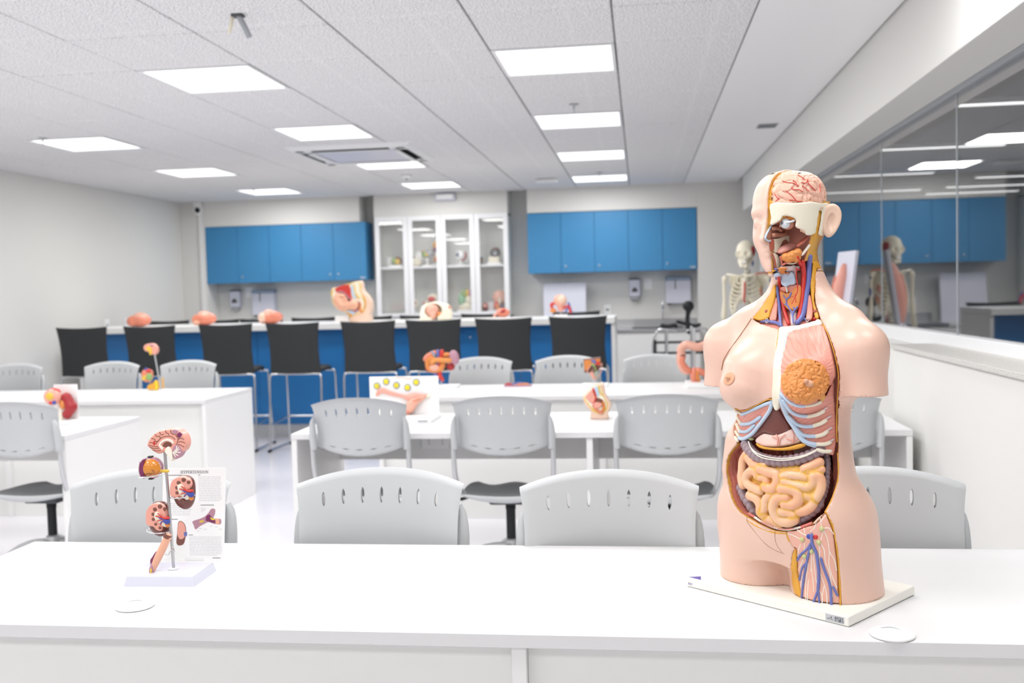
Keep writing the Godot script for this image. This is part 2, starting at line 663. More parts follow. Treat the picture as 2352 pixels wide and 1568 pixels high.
func room():
	struct("floor", bx(LX - 0.3, -0.2, NZ + 0.3, 7.0, 0.0, -15.4, 0.0), "floor")
	struct("wall_left", bx(LX - 0.2, 0, NZ + 0.2, LX, CEIL, WZ - 0.2, 0.0), "wall")
	struct("wall_near", bx(LX, 0, NZ, RX + 0.3, CEIL, NZ + 0.2, 0.0), "wall")
	# ceiling: a slab with the lay-in tiles under it
	var slab := struct("ceiling", bx(LX - 0.2, CEIL + 0.03, NZ + 0.2, RX + 0.3, CEIL + 0.2, WZ - 0.2, 0.0), "plaster")
	var lit := {}
	for c in 3:
		for r in 8:
			lit[Vector2i(-1 - 3 * c, 3 * r)] = true
	var tiles := []
	for k in 4:
		var s := G.new()
		s.box(Vector3(-CELL / 2 + 0.003, 0.0, -CELL / 2 + 0.003), Vector3(CELL / 2 - 0.003, 0.024, CELL / 2 - 0.003), 0.006)
		tiles.append(s.mesh())
	var far := 0
	while -5.01 - CELL * far > BZ:
		far += 1
	for r in range(-12, far):
		for c in range(-9, 1):
			if lit.has(Vector2i(c, r + 12)) and (r % 3 == 0):
				continue
			var o := MeshInstance3D.new()
			o.name = "ceiling_tile"
			o.mesh = tiles[(r * 7 + c * 3 + 90) % 4]
			o.material_override = M.tile
			var x := -0.1 + (c + 0.5) * CELL
			o.position = Vector3(x, CEIL + rng.randf_range(-0.0012, 0.0012), -5.01 - (r + 0.5) * CELL)
			slab.add_child(o, true)
	# the tees behind the joints
	var tee := G.new()
	for c in range(-9, 2):
		tee.box(Vector3(-0.1 + c * CELL - 0.004, CEIL + 0.006, BZ), Vector3(-0.1 + c * CELL + 0.004, CEIL + 0.02, NZ), 0.0)
	for r in range(-12, far + 1):
		tee.box(Vector3(LX, CEIL + 0.007, -5.01 - r * CELL - 0.005), Vector3(0.535, CEIL + 0.02, -5.01 - r * CELL + 0.005), 0.0)
	put("grid_tees", tee, "grid", slab)
	# plain border along the right-hand wall, a shadow gap between the two
	struct("trim_1", bx(0.537, CEIL - 0.002, NZ, RX - 0.012, CEIL + 0.03, BZ - 0.02, 0.001), "plaster")
	struct("trim_2", bx(RX - 0.03, CEIL + 0.012, NZ, RX + 0.02, CEIL + 0.03, BZ - 0.02, 0.0), "shadow_gap")
	# right-hand wall: bulkhead over the glazing, low wall with a stone sill under it
	struct("wall_right", bx(RX, 2.22, NZ, GX + 0.15, CEIL + 0.03, -11.5, 0.004), "wall")
	struct("wall_right_sill", bx(RX, 0, NZ, GX + 0.15, 1.064, -4.82, 0.006), "wall")
	struct("wall_right_recess", bx(1.24, 0, -4.82, GX + 0.15, 1.06, -11.9, 0.004), "wall")
	struct("trim_4", bx(RX - 0.012, 1.064, NZ, GX + 0.02, 1.086, -4.83, 0.003), "stone")
	var w := struct("window_1", bx(GX - 0.03, 1.06, NZ, GX + 0.04, 1.135, -11.9, 0.004), "frame_white")
	put("head_frame", bx(GX - 0.02, 2.195, NZ, GX + 0.04, 2.22, -11.9, 0.003), "frame_grey", w)
	put("end_post", bx(GX - 0.03, 1.135, -11.5, GX + 0.04, 2.2, -11.62, 0.004), "frame_white", w)
	# three panes butt-jointed with a thin clear seam
	var edges := [NZ, -1.6, -4.62, -6.0, -8.6, -11.5]
	for k in 5:
		put("glass_pane", bx(GX, 1.13, edges[k] - 0.004, GX + 0.004, 2.2, edges[k + 1] + 0.004, 0.0), "window_glass", w)
	for k in range(1, 5):
		put("seam", bx(GX - 0.001, 1.135, edges[k] - 0.004, GX + 0.006, 2.195, edges[k] + 0.004, 0.001), "frame_grey", w)
	# far wall with bulkheads and the recesses between them
	var far_wall := struct("wall_far", bx(LX - 0.2, 0, WZ, RX + 0.6, CEIL + 0.03, WZ - 0.2, 0.0), "wall")
	for q in [[-5.43, 2.285, -3.42], [-3.235, 2.33, -1.575], [-1.335, 2.315, 0.685]]:
		put("bulkhead", bx(q[0], q[1], WZ, q[2], CEIL + 0.03, BZ, 0.002), "wall", far_wall)
	for q in [[LX, 0.0, -5.43], [0.685, 0.0, GX + 0.15]]:
		put("pier", bx(q[0], q[1], WZ, q[2], CEIL + 0.03, BZ, 0.003), "wall", far_wall)
	struct("trim_3", bx(-5.50, 0, BZ, -5.452, CEIL, BZ + 0.03, 0.004), "white_edge")

func next_room():
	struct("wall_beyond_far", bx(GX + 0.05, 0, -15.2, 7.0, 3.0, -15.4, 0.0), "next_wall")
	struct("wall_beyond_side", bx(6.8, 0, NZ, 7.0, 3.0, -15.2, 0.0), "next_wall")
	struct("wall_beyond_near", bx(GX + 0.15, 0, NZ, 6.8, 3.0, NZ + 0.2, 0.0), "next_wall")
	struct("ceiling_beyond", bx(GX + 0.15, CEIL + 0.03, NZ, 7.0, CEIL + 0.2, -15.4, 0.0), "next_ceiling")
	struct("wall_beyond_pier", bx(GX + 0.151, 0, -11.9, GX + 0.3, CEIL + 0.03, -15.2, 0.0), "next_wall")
	var spots := [[2.07, -7.3], [2.07, -9.54], [2.07, -11.75], [2.5, -13.85], [4.0, -12.5], [4.0, -13.65], [4.0, -14.6]]
	for k in spots.size():
		var t := thing("linear_light", "slim white linear light beyond the glass, %s" % ["nearest of the left line", "second of the left line", "third of the left line", "farthest of the left line", "nearest of the right line", "middle of the right line", "farthest of the right line"][k], "ceiling light", Vector3(spots[k][0], CEIL, spots[k][1]), 0.0, "linear lights beyond the glass")
		put("housing", bx(0, -0.01, -0.052, 1.25, 0.03, 0.052, 0.004), "frame_white", t)
		put("diffuser", G.new().rect(Vector3(0.625, -0.012, 0), Vector3(0.615, 0, 0), Vector3(0, 0, 0.045)), "diffuser", t)
		var a := AreaLight3D.new()
		a.name = "lamp"
		a.area_size = Vector2(1.22, 0.06)
		a.rotation.x = -PI / 2
		a.position = Vector3(0.625, -0.018, 0)
		a.light_energy = 0.05
		a.shadow_enabled = true
		t.add_child(a)

# ---------------------------------------------------------------- furniture
# origin: floor, middle of the table; x along it. modesty: z of the panel, its lower edge
func lab_table(label: String, at: Vector3, len: float, depth: float, modesty: float, low: float) -> Node3D:
	var t := thing("lab_table", label, "table", at, 0.0, "white laboratory tables")
	var h := len / 2
	var d := depth / 2
	put("tabletop", bx(-h, TBL - 0.026, -d, h, TBL, d, 0.0015), "white", t)
	for s in [-1, 1]:
		put("end_panel", bx(s * h, 0.0, -d + 0.004, s * (h - 0.026), TBL - 0.026, d - 0.004, 0.0015), "white_edge", t)
	put("middle_panel", bx(-0.014, 0.0, -d + 0.04, 0.014, TBL - 0.026, d - 0.008, 0.0015), "white_edge", t)
	for s in [-1, 1]:
		put("modesty_panel", bx(s * (h - 0.026), low, modesty - 0.009, s * 0.014, TBL - 0.026, modesty + 0.009, 0.001), "panel_grey", t)
	return t

# the back shell of a task chair: local x across, y up, z towards the sitter
func chair_back_shell() -> G:
	var g := G.new()
	var slots := [-0.156, -0.104, -0.052, 0.0, 0.052, 0.104, 0.156]
	var us := [-0.222, -0.205, -0.18]
	for s in slots:
		us.append_array([s - 0.0032, s + 0.0032])
		if s < 0.15: us.append_array([s + 0.017, s + 0.035])
	us.append_array([0.18, 0.205, 0.222])
	var vs := [0.0, 0.04, 0.105, 0.125, 0.22, 0.35, 0.5, 0.62, 0.675, 0.70, 0.735, 0.77, 0.805, 0.83, 0.87, 0.93, 0.97, 1.0]
	var open := func(a: int, b: int) -> bool:
		var uc: float = (us[a] + us[a + 1]) / 2
		if vs[b] >= 0.674 and vs[b + 1] <= 0.831:
			for s in slots:
				if absf(uc - s) < 0.004: return true
		if b == 2:
			for s in [-0.135, -0.068, 0.0, 0.068, 0.135]:
				if absf(uc - s) < 0.02: return true
		return false
	var at := func(u: float, v: float, side: float) -> Vector3:
		for s in slots:    # slots are lens shaped: their two edges meet at the ends
			if absf(absf(u - s) - 0.0032) < 0.0004:
				var f := clampf((v - 0.675) / 0.155, 0.0, 1.0)
				u = s + signf(u - s) * (0.0006 + 0.0042 * sqrt(maxf(0.0, sin(f * PI))))
		var e := u / 0.222
		var top := 0.925 - 0.036 * pow(absf(e), 2.2)
		var bot := 0.655 + 0.042 * e * e
		if v > 0.1 and v < 0.13:   # the row of low slits
			var near := 9.0
			for s in [-0.135, -0.068, 0.0, 0.068, 0.135]:
				near = minf(near, absf(u - s))
			v = 0.113 + (0.008 if v > 0.115 else -0.008) * clampf(1.0 - near / 0.024, 0.05, 1.0)
		var y := lerpf(bot, top, v)
		var wide := 0.205 + 0.017 * pow(v, 3.0) + 0.004 * (1.0 - v)
		var x := e * wide
		var z := -0.225 - 0.035 * pow(v, 1.6) - 0.02 + 0.042 * e * e
		var edge := minf(minf(v, 1.0 - v) / 0.03, (1.0 - absf(e)) / 0.06)
		var th := 0.0045 * sqrt(clampf(edge, 0.0, 1.0)) + 0.002
		if v > 0.965: z -= 0.012 * (v - 0.965) / 0.035
		return Vector3(x, y, z + side * th)
	var nu := us.size()
	var nv := vs.size()
	for side in [-1.0, 1.0]:
		var id := []
		for b in nv:
			for a in nu:
				var q: Vector3 = at.call(us[a], vs[b], side)
				var du: Vector3 = at.call(minf(us[a] + 0.008, 0.222), vs[b], side) - at.call(maxf(us[a] - 0.008, -0.222), vs[b], side)
				var dv: Vector3 = at.call(us[a], minf(vs[b] + 0.03, 1.0), side) - at.call(us[a], maxf(vs[b] - 0.03, 0.0), side)
				id.append(g.p(q, du.cross(dv) * side))
		for b in nv - 1:
			for a in nu - 1:
				if not open.call(a, b):
					g.quad(id[b * nu + a], id[b * nu + a + 1], id[(b + 1) * nu + a + 1], id[(b + 1) * nu + a])
	# rim and slot walls
	var wall := func(u0, v0, u1, v1, out: Vector3):
		g.quad(g.p(at.call(u0, v0, -1.0), out), g.p(at.call(u1, v1, -1.0), out), g.p(at.call(u1, v1, 1.0), out), g.p(at.call(u0, v0, 1.0), out))
	for a in nu - 1:
		wall.call(us[a], 1.0, us[a + 1], 1.0, Vector3.UP)
		wall.call(us[a], 0.0, us[a + 1], 0.0, Vector3.DOWN)
	for b in nv - 1:
		wall.call(us[0], vs[b], us[0], vs[b + 1], Vector3.LEFT)
		wall.call(us[nu - 1], vs[b], us[nu - 1], vs[b + 1], Vector3.RIGHT)
	for b in nv - 1:
		for a in nu - 1:
			if open.call(a, b):
				wall.call(us[a], vs[b], us[a], vs[b + 1], Vector3.RIGHT)
				wall.call(us[a + 1], vs[b], us[a + 1], vs[b + 1], Vector3.LEFT)
	return g

func task_chair() -> Node3D:
	var t := thing("task_chair", "", "chair", Vector3.ZERO, 0.0, "grey plastic task chairs")
	put("backrest", chair_back_shell(), "grey_plastic", t)
	# brackets gripping the sides of the back, on bent tubes
	for s in [-1, 1]:
		var b := G.new()
		var ring := []
		for k in 9:
			var f := k / 8.0
			var y := lerpf(0.685, 0.835, f)
			var wide := 0.03 * sqrt(clampf(1.0 - pow(f, 3.0), 0.02, 1.0))
			var z := -0.235 - 0.02 * f
			var r := []
			for q in [[0.0, -0.014], [0.45, -0.017], [0.9, -0.012], [1.0, 0.0], [0.9, 0.012], [0.45, 0.017], [0.0, 0.014]]:
				r.append(Vector3(s * (0.203 + q[0] * wide + 0.004 * f), y, z + q[1]))
			ring.append(r)
		b.skin(ring, true, true, true)
		put("bracket", b, "grey_plastic", t)
		var path := curve(vec3s([s * 0.222, 0.70, -0.236, s * 0.222, 0.62, -0.232, s * 0.218, 0.54, -0.21, s * 0.20, 0.475, -0.16, s * 0.185, 0.443, -0.08, s * 0.18, 0.438, 0.02]), 4)
		put("upright", G.new().tube(path, 0.0115, 10, true), "silver_paint", t)
	# seat: a moulded pan with a waterfall front and a rounded lip
	var pan := G.new()
	var rings := []
	var top := []
	for k in 13:
		var f := k / 12.0
		var z := lerpf(-0.20, 0.235, f)
		var half := 0.218 - 0.03 * pow(1.0 - f, 3.0) - 0.035 * pow(f, 6.0)
		var r := []
		var tp := []
		for a in 15:
			var e := a / 7.0 - 1.0
			var dip := 0.010 * (cos(e * 2.0 * PI * 0.75) - 0.4) * smoothstep(0.3, 1.0, f)
			var y := 0.462 + 0.012 * e * e - 0.012 * sin(f * PI) - 0.022 * pow(f, 5.0) + dip
			r.append(Vector3(e * half, y - 0.03 * (1.0 - 0.6 * e * e), z))
			tp.append(Vector3(e * half, y, z))
		rings.append(r)
		top.append(tp)
	var under := G.new().skin(rings, false)
	var lip := []
	for k in 13:
		var r := []
		for a in 15:
			r.append(top[k][a])
		lip.append(r)
	var pad := G.new().skin(lip, false)
	put("seat", pad, "seat_pad", t)
	var rim := []
	var edge_top := []
	var edge_low := []
	for k in 13: edge_top.append(top[k][14]); edge_low.append(rings[k][14])
	for a in range(13, -1, -1): edge_top.append(top[12][a]); edge_low.append(rings[12][a])
	for k in range(11, -1, -1): edge_top.append(top[k][0]); edge_low.append(rings[k][0])
	for a in range(1, 14): edge_top.append(top[0][a]); edge_low.append(rings[0][a])
	var mids := []
	for k in edge_top.size():
		var o: Vector3 = (edge_top[k] + edge_low[k]) / 2
		mids.append(o + Vector3(o.x, 0, o.z - 0.02).normalized() * 0.007)
	under.skin([edge_low, mids, edge_top], true)
	put("seat_pan", under, "grey_plastic", t)
	put("mechanism", bx(-0.09, 0.40, -0.09, 0.09, 0.437, 0.09, 0.008), "dark_grey", t)
	put("lever", G.new().tube(vec3s([0.08, 0.418, 0.02, 0.2, 0.413, 0.02, 0.235, 0.405, 0.02]), [0.005, 0.005, 0.009], 8), "black", t)
	put("gas_column", G.new().lathe(vec2s([0.0, 0.225, 0.022, 0.225, 0.022, 0.36, 0.024, 0.365, 0.024, 0.402, 0.0, 0.402]), Vector3.ZERO, 16), "black", t)
	put("hub", G.new().lathe(vec2s([0.0, 0.12, 0.024, 0.12, 0.03, 0.14, 0.034, 0.21, 0.03, 0.225, 0.0, 0.228]), Vector3.ZERO, 16), "silver_paint", t)
	for k in 5:
		var a := TAU * k / 5.0 + 0.31
		var d := Vector3(sin(a), 0, cos(a))
		var path := curve([d * 0.02 + Vector3.UP * 0.19, d * 0.10 + Vector3.UP * 0.185, d * 0.19 + Vector3.UP * 0.155, d * 0.265 + Vector3.UP * 0.105, d * 0.30 + Vector3.UP * 0.066], 4)
		put("leg", G.new().tube(path, [0.017, 0.017, 0.017, 0.017, 0.017, 0.017, 0.016, 0.016, 0.016, 0.015, 0.015, 0.015, 0.014, 0.013, 0.013, 0.012, 0.012], 8), "silver_paint", t)
		var w := G.new()
		var side := Vector3(d.z, 0, -d.x)
		for s in [-1, 1]:
			var prof := []
			for q in [[0.0, -0.01], [0.02, -0.01], [0.026, -0.006], [0.026, 0.006], [0.02, 0.01], [0.0, 0.01]]:
				var ring := []
				for m in 14:
					var h := TAU * m / 14
					ring.append(d * 0.30 + Vector3.UP * 0.026 + side * (s * 0.014 + q[1]) + (d * cos(h) + Vector3.UP * sin(h)) * q[0])
				prof.append(ring)
			w.skin(prof)
		put("caster", w, "dark_rubber", t)
	return t

func bar_stool() -> Node3D:
	var t := thing("bar_stool", "", "stool", Vector3.ZERO, 0.0, "black bar stools")
	# back: a gently waisted black panel, curved in plan, dipping along the top
	var rings := []
	for side in [1.0, -1.0]:
		pass
	var g := G.new()
	var at := func(e: float, v: float, s: float) -> Vector3:
		var wide := 0.238 - 0.012 * sin(v * PI) + 0.012 * pow(v, 4.0)
		return Vector3(e * wide, lerpf(0.70, 1.142, v) + 0.012 * e * e * v, -0.19 - 0.05 * v - 0.025 * (1.0 - e * e) + s * (0.008 * sqrt(clampf(minf(minf(v, 1.0 - v) / 0.03, (1.0 - absf(e)) / 0.05), 0.0, 1.0)) + 0.001))
	for s in [-1.0, 1.0]:
		var grid := []
		for v in [0.0, 0.012, 0.03, 0.15, 0.3, 0.45, 0.6, 0.75, 0.88, 0.96, 0.985, 1.0]:
			var r := []
			for e in [-1.0, -0.98, -0.94, -0.7, -0.45, -0.2, 0.0, 0.2, 0.45, 0.7, 0.94, 0.98, 1.0]:
				r.append(at.call(e * s, v, s))
			grid.append(r)
		g.skin(grid, false)
	put("backrest", g, "black_back", t)
	var pad := G.new()
	var sr := []
	for k in 7:
		var q: Array = [[0.0, 0.86], [0.008, 0.98], [0.022, 1.0], [0.034, 0.98], [0.042, 0.92], [0.045, 0.6], [0.045, 0.02]][k]
		var r := []
		for a in 28:
			var h := TAU * a / 28
			var cx := signf(cos(h)) * pow(absf(cos(h)), 0.5) * 0.225
			var cz := signf(sin(h)) * pow(absf(sin(h)), 0.5) * 0.205
			r.append(Vector3(cx * q[1], 0.705 + q[0] + 0.01 * (cz / 0.2) * 0.4, cz * q[1] + 0.0))
		sr.append(r)
	pad.skin(sr, true, true, true)
	put("seat", pad, "black", t)
	for s in [-1, 1]:
		var path := curve(vec3s([s * 0.12, 0.695, -0.2, s * 0.2, 0.695, -0.2, s * 0.237, 0.67, -0.205, s * 0.24, 0.5, -0.215, s * 0.245, 0.2, -0.23, s * 0.247, 0.03, -0.24]), 4)
		put("leg", G.new().tube(path, 0.0095, 8), "chrome", t)
		path = curve(vec3s([s * 0.12, 0.70, 0.17, s * 0.2, 0.70, 0.17, s * 0.233, 0.68, 0.175, s * 0.236, 0.5, 0.185, s * 0.243, 0.2, 0.21, s * 0.247, 0.03, 0.225]), 4)
		put("leg", G.new().tube(path, 0.0095, 8), "chrome", t)
		var run := put("runner", G.new().tube(vec3s([s * 0.247, 0.016, -0.25, s * 0.247, 0.016, 0.235]), 0.0095, 8), "chrome", t)
		for z in [-0.25, 0.235]:
			put("glide", G.new().tube(vec3s([s * 0.247, 0.013, z - 0.022, s * 0.247, 0.013, z + 0.022]), 0.0128, 8), "black", run)
		put("side_rail", G.new().tube(vec3s([s * 0.243, 0.24, -0.228, s * 0.24, 0.27, 0.205]), 0.008, 8), "chrome", t)
	put("footrest", G.new().tube(vec3s([-0.24, 0.27, 0.205, 0.24, 0.27, 0.205]), 0.009, 8), "chrome", t)
	put("seat_rail", G.new().tube(vec3s([-0.13, 0.695, -0.2, 0.13, 0.695, -0.2]), 0.0095, 8), "chrome", t)
	return t

func furniture():
	var mid := -0.235
	var long := 2.74
	var t1 := lab_table("long white laboratory table nearest the camera, carrying the big torso", Vector3(mid, 0, -2.083), long, 0.632, 0.278, 0.1)
	var t2 := lab_table("long white table in the middle right, chairs tucked under its near side", Vector3(mid, 0, -4.695), long, 0.72, -0.30, 0.52)
	lab_table("long white table on the right just behind the middle one, chairs facing us", Vector3(mid, 0, -6.22), long, 0.76, 0.33, 0.0)
	var t4 := lab_table("long white table at the left with a kidney model on its corner", Vector3(-2.72 - long / 2, 0, -4.69), long, 0.71, -0.30, 0.52)
	lab_table("long white table at the left rear carrying a small rod-mounted model", Vector3(-2.72 - long / 2, 0, -6.24), long, 0.76, 0.33, 0.0)
	# twin sockets and red outlets on the back panel under the middle table
	for s in [[-0.83, "left"], [0.79, "right"]]:
		var o := put("double_socket", bx(s[0] - 0.075, 0.575, -0.291, s[0] + 0.075, 0.655, -0.279, 0.004), "pure_white", t2)
		for k in [-0.035, 0.035]:
			var dots := G.new()
			for q in [-0.012, 0.0, 0.012]:
				dots.box(Vector3(s[0] + k - 0.003 + absf(q) * 0.3, 0.612 + q, -0.2795), Vector3(s[0] + k + 0.003 + absf(q) * 0.3, 0.616 + q, -0.2785), 0.0)
			put("pin_holes", dots, "dark_grey", o)
		put("red_outlet", bx(s[0] + 0.21, 0.59, -0.291, s[0] + 0.25, 0.645, -0.281, 0.003), "red_socket", t2)
	# cable grommets on the near table
	for s in [[-1.045, -1.885, 0.3, "left", "beside the stand of small organs"], [0.434, -1.80, -0.2, "right", "at the corner of the torso's base"]]:
		var gr := thing("cable_grommet", "oval white cable cap on the near table %s" % s[4], "cable cap", Vector3(s[0], TBL, s[1]), s[2], "cable caps on the near table")
		put("cap", G.new().lathe(vec2s([0.0, 0.0, 0.036, 0.0, 0.039, 0.002, 0.038, 0.005, 0.034, 0.0065, 0.0, 0.007]), Vector3.ZERO, 32), "pure_white", gr)
		var crescent := []
		for k in 9:
			var f := k / 8.0
			crescent.append(Vector3(lerpf(-0.02, 0.014, f), 0.0068, -0.014 - 0.009 * sin(f * PI)))
		put("cable_slot", G.new().tube(crescent, [0.0006, 0.0014, 0.002, 0.0024, 0.0026, 0.0024, 0.002, 0.0014, 0.0006], 8, true, 0.35), "grey_plate", gr)
	# chairs
	var c0 := task_chair()
	var rows := [
		# x, z of the chair, turned, label
		[-1.30, -2.225, 0.04, "grey slotted chair facing us behind the near table, behind the small organ stand"],
		[-0.68, -2.225, 0.0, "grey slotted chair facing us at the middle of the near table"],
		[-0.08, -2.19, 0.03, "grey slotted chair facing us just left of the torso"],
		[0.545, -2.225, 0.0, "grey slotted chair facing us, half hidden to the right of the torso"],
		[-1.265, -4.53, PI, "grey chair seen from behind at the middle table, before the egg-cell board"],
		[-0.62, -4.53, PI + 0.02, "grey chair seen from behind at the middle table, its black gas column showing"],
		[0.105, -4.53, PI, "grey chair seen from behind at the middle table, just left of the torso"],
		[0.775, -4.53, PI, "grey chair seen from behind at the middle table, mostly hidden by the torso"],
		[-2.93, -4.53, PI - 0.03, "grey chair seen from behind at the left edge, five-star base in full view"],
		[-1.115, -6.56, 0.0, "grey chair facing us behind the rear right table, beside the pancreas model"],
		[-0.505, -6.56, 0.02, "grey chair facing us behind the rear right table, behind the skin block model"],
		[0.095, -6.56, -0.02, "grey chair facing us behind the rear right table, left of the colon model"],
		[0.70, -6.56, 0.0, "grey chair facing us behind the rear right table, hidden behind the torso"],
		[-3.98, -6.76, 0.0, "grey chair facing us behind the rear left table, left of the rod model"],
		[-3.37, -6.76, 0.0, "grey chair facing us behind the rear left table, right of the rod model"],
		[-4.72, -6.70, 0.06, "grey chair facing us behind the rear left table, cut by the left edge"],
	]
	for k in rows.size():
		var r: Array = rows[k]
		if k == 0:
			c0.position = Vector3(r[0], 0, r[1])
			c0.rotation.y = r[2]
			c0.set_meta("label", r[3])
		else:
			copy(c0, "task_chair", r[3], Vector3(r[0], 0, r[1]), r[2])
	# the high bar
	var bar := thing("high_bar", "long high bar with white top and blue front across the back of the room", "counter", Vector3(0, 0, 0))
	put("bar_top", bx(-5.53, 1.06, -9.08, -0.235, 1.12, -9.95, 0.006), "bar_white", bar)
	put("end_panel", bx(-0.27, 0.0, -9.12, -0.235, 1.06, -9.93, 0.003), "bar_white", bar)
	put("end_panel", bx(-5.53, 0.0, -9.12, -5.49, 1.06, -9.93, 0.003), "bar_white", bar)
	var fx := [-5.49, -4.62, -3.75, -2.88, -2.01, -1.14, -0.27]
	for k in 6:
		put("front_panel", bx(fx[k] + 0.0015, 0.13, -9.3, fx[k + 1] - 0.0015, 1.06, -9.32, 0.0015), "blue_bar", bar)
	put("toe_kick", bx(-5.49, 0.0, -9.33, -0.27, 0.13, -9.35, 0.001), "silver_paint", bar)
	put("lock", G.new().lathe(vec2s([0.0, 0.0, 0.008, 0.0, 0.008, 0.004, 0.0, 0.005]), Vector3.ZERO, 12), "chrome", bar).transform = Transform3D(Basis(Vector3.RIGHT, PI / 2), Vector3(-1.62, 0.95, -9.3))
	var s0 := bar_stool()
	var xs := [-5.061, -4.395, -3.693, -3.045, -2.374, -1.793, -1.177, -0.532]
	var what := ["leftmost black bar stool before the bar, by the left wall", "black bar stool before the bar, second from the left, behind the small rod model", "black bar stool before the bar, third from the left", "black bar stool before the bar, fourth from the left, chrome sled base in view",
		"black bar stool before the bar, in front of the pregnancy model", "black bar stool before the bar, in front of the cream pelvis model", "black bar stool before the bar, in front of the small pink model", "rightmost black bar stool before the bar, by its white end panel"]
	for k in 8:
		if k == 0:
			s0.position = Vector3(xs[0], 0, -8.65)
			s0.rotation.y = PI
			s0.set_meta("label", what[0])
		else:
			copy(s0, "bar_stool", what[k], Vector3(xs[k], 0, -8.65 + [0, 0.02, 0, 0.03, 0, -0.02, 0.01, 0][k]), PI + [0.06, 0, 0.04, -0.03, 0, 0, 0.02, 0][k])
	var bs := [-5.20, -4.62, -4.12, -3.53, -2.90, -2.32, -1.65, -0.67]
	var bw := ["by the left wall", "between two round pink womb models", "behind the third womb model", "left of the pregnancy model", "right of the pregnancy model", "behind the cream pelvis model", "left of the small pink model", "in front of the leaning white board"]
	for k in 8:
		copy(s0, "bar_stool", "black stool top beyond the bar, %s" % bw[k], Vector3(bs[k], 0, -10.12), 0.0)
	wall_cabinet("long blue wall cabinet of five doors on the left of the far wall", -5.428, -3.35, 1.57, 2.285, [1, 3, 4])
	wall_cabinet("long blue wall cabinet of five doors on the right of the far wall", -1.338, 0.678, 1.585, 2.313, [1, 2, 4])
	glass_case()
	sink_counter()

func wall_cabinet(label: String, x0: float, x1: float, y0: float, y1: float, locks: Array):
	var t := thing("wall_cabinet", label, "cabinet", Vector3((x0 + x1) / 2, y0, BZ), 0.0, "blue wall cabinets")
	var h := (x1 - x0) / 2
	put("body", bx(-h, 0, -0.34, h, y1 - y0 - 0.004, -0.02, 0.001), "blue", t)
	var w := 2 * h / 5
	for k in 5:
		var d := put("door", bx(-h + k * w + 0.002, 0.0, -0.019, -h + (k + 1) * w - 0.002, y1 - y0 - 0.004, 0.0, 0.0015), "blue", t)
		if k in locks:
			var l := put("lock", G.new().lathe(vec2s([0.0, 0.0, 0.012, 0.0, 0.012, 0.004, 0.009, 0.008, 0.0, 0.008]), Vector3.ZERO, 14), "chrome", d)
			l.transform = Transform3D(Basis(Vector3.RIGHT, PI / 2), Vector3(-h + k * w + (0.055 if k != 3 else w - 0.05), 0.075, 0.0))
	put("name_plate", bx(h - 0.085, 0.018, 0.0, h - 0.02, 0.034, 0.002, 0.0005), "silver_paint", t)

func glass_case():
	# x from -3.235 to -1.575, y 1.12 to 2.335: two leaves of two glazed doors over a closed base
	var t := thing("display_cabinet", "tall white glazed cabinet of anatomical models in the middle of the far wall", "cabinet", Vector3(-2.405, 0, BZ))
	var h := 0.83
	var top := 2.332
	put("back", bx(-h, 0.0, -0.345, h, top, -0.335, 0.0), "cab_inner", t)
	for x in [-h, -0.01, h - 0.02]:
		put("side_panel", bx(x, 0.0, -0.335, x + 0.02, top, -0.022, 0.001), "cab_inner", t)
	put("top_panel", bx(-h, top - 0.02, -0.335, h, top, -0.022, 0.001), "cab_white", t)
	for y in [1.12, 1.715]:
		put("shelf", bx(-h + 0.02, y - 0.025, -0.334, h - 0.02, y, -0.03, 0.001), "cab_white", t)
	put("base_front", bx(-h, 0.05, -0.335, h, 1.09, -0.02, 0.002), "cab_white", t)
	var xs := [-0.83, -0.415, 0.0, 0.415, 0.83]
	for k in 4:
		var d := put("door", bx(xs[k] + 0.002, 1.10, -0.02, xs[k] + 0.06, top - 0.002, 0.0, 0.002), "cab_white", t)
		put("stile", bx(xs[k + 1] - 0.06, 1.10, -0.02, xs[k + 1] - 0.002, top - 0.002, 0.0, 0.002), "cab_white", d)
		put("rail", bx(xs[k] + 0.06, 1.10, -0.02, xs[k + 1] - 0.06, 1.14, 0.0, 0.002), "cab_white", d)
		put("rail", bx(xs[k] + 0.06, top - 0.06, -0.02, xs[k + 1] - 0.06, top - 0.002, 0.0, 0.002), "cab_white", d)
		put("glass", bx(xs[k] + 0.06, 1.14, -0.012, xs[k + 1] - 0.06, top - 0.06, -0.008, 0.0), "pane", d)

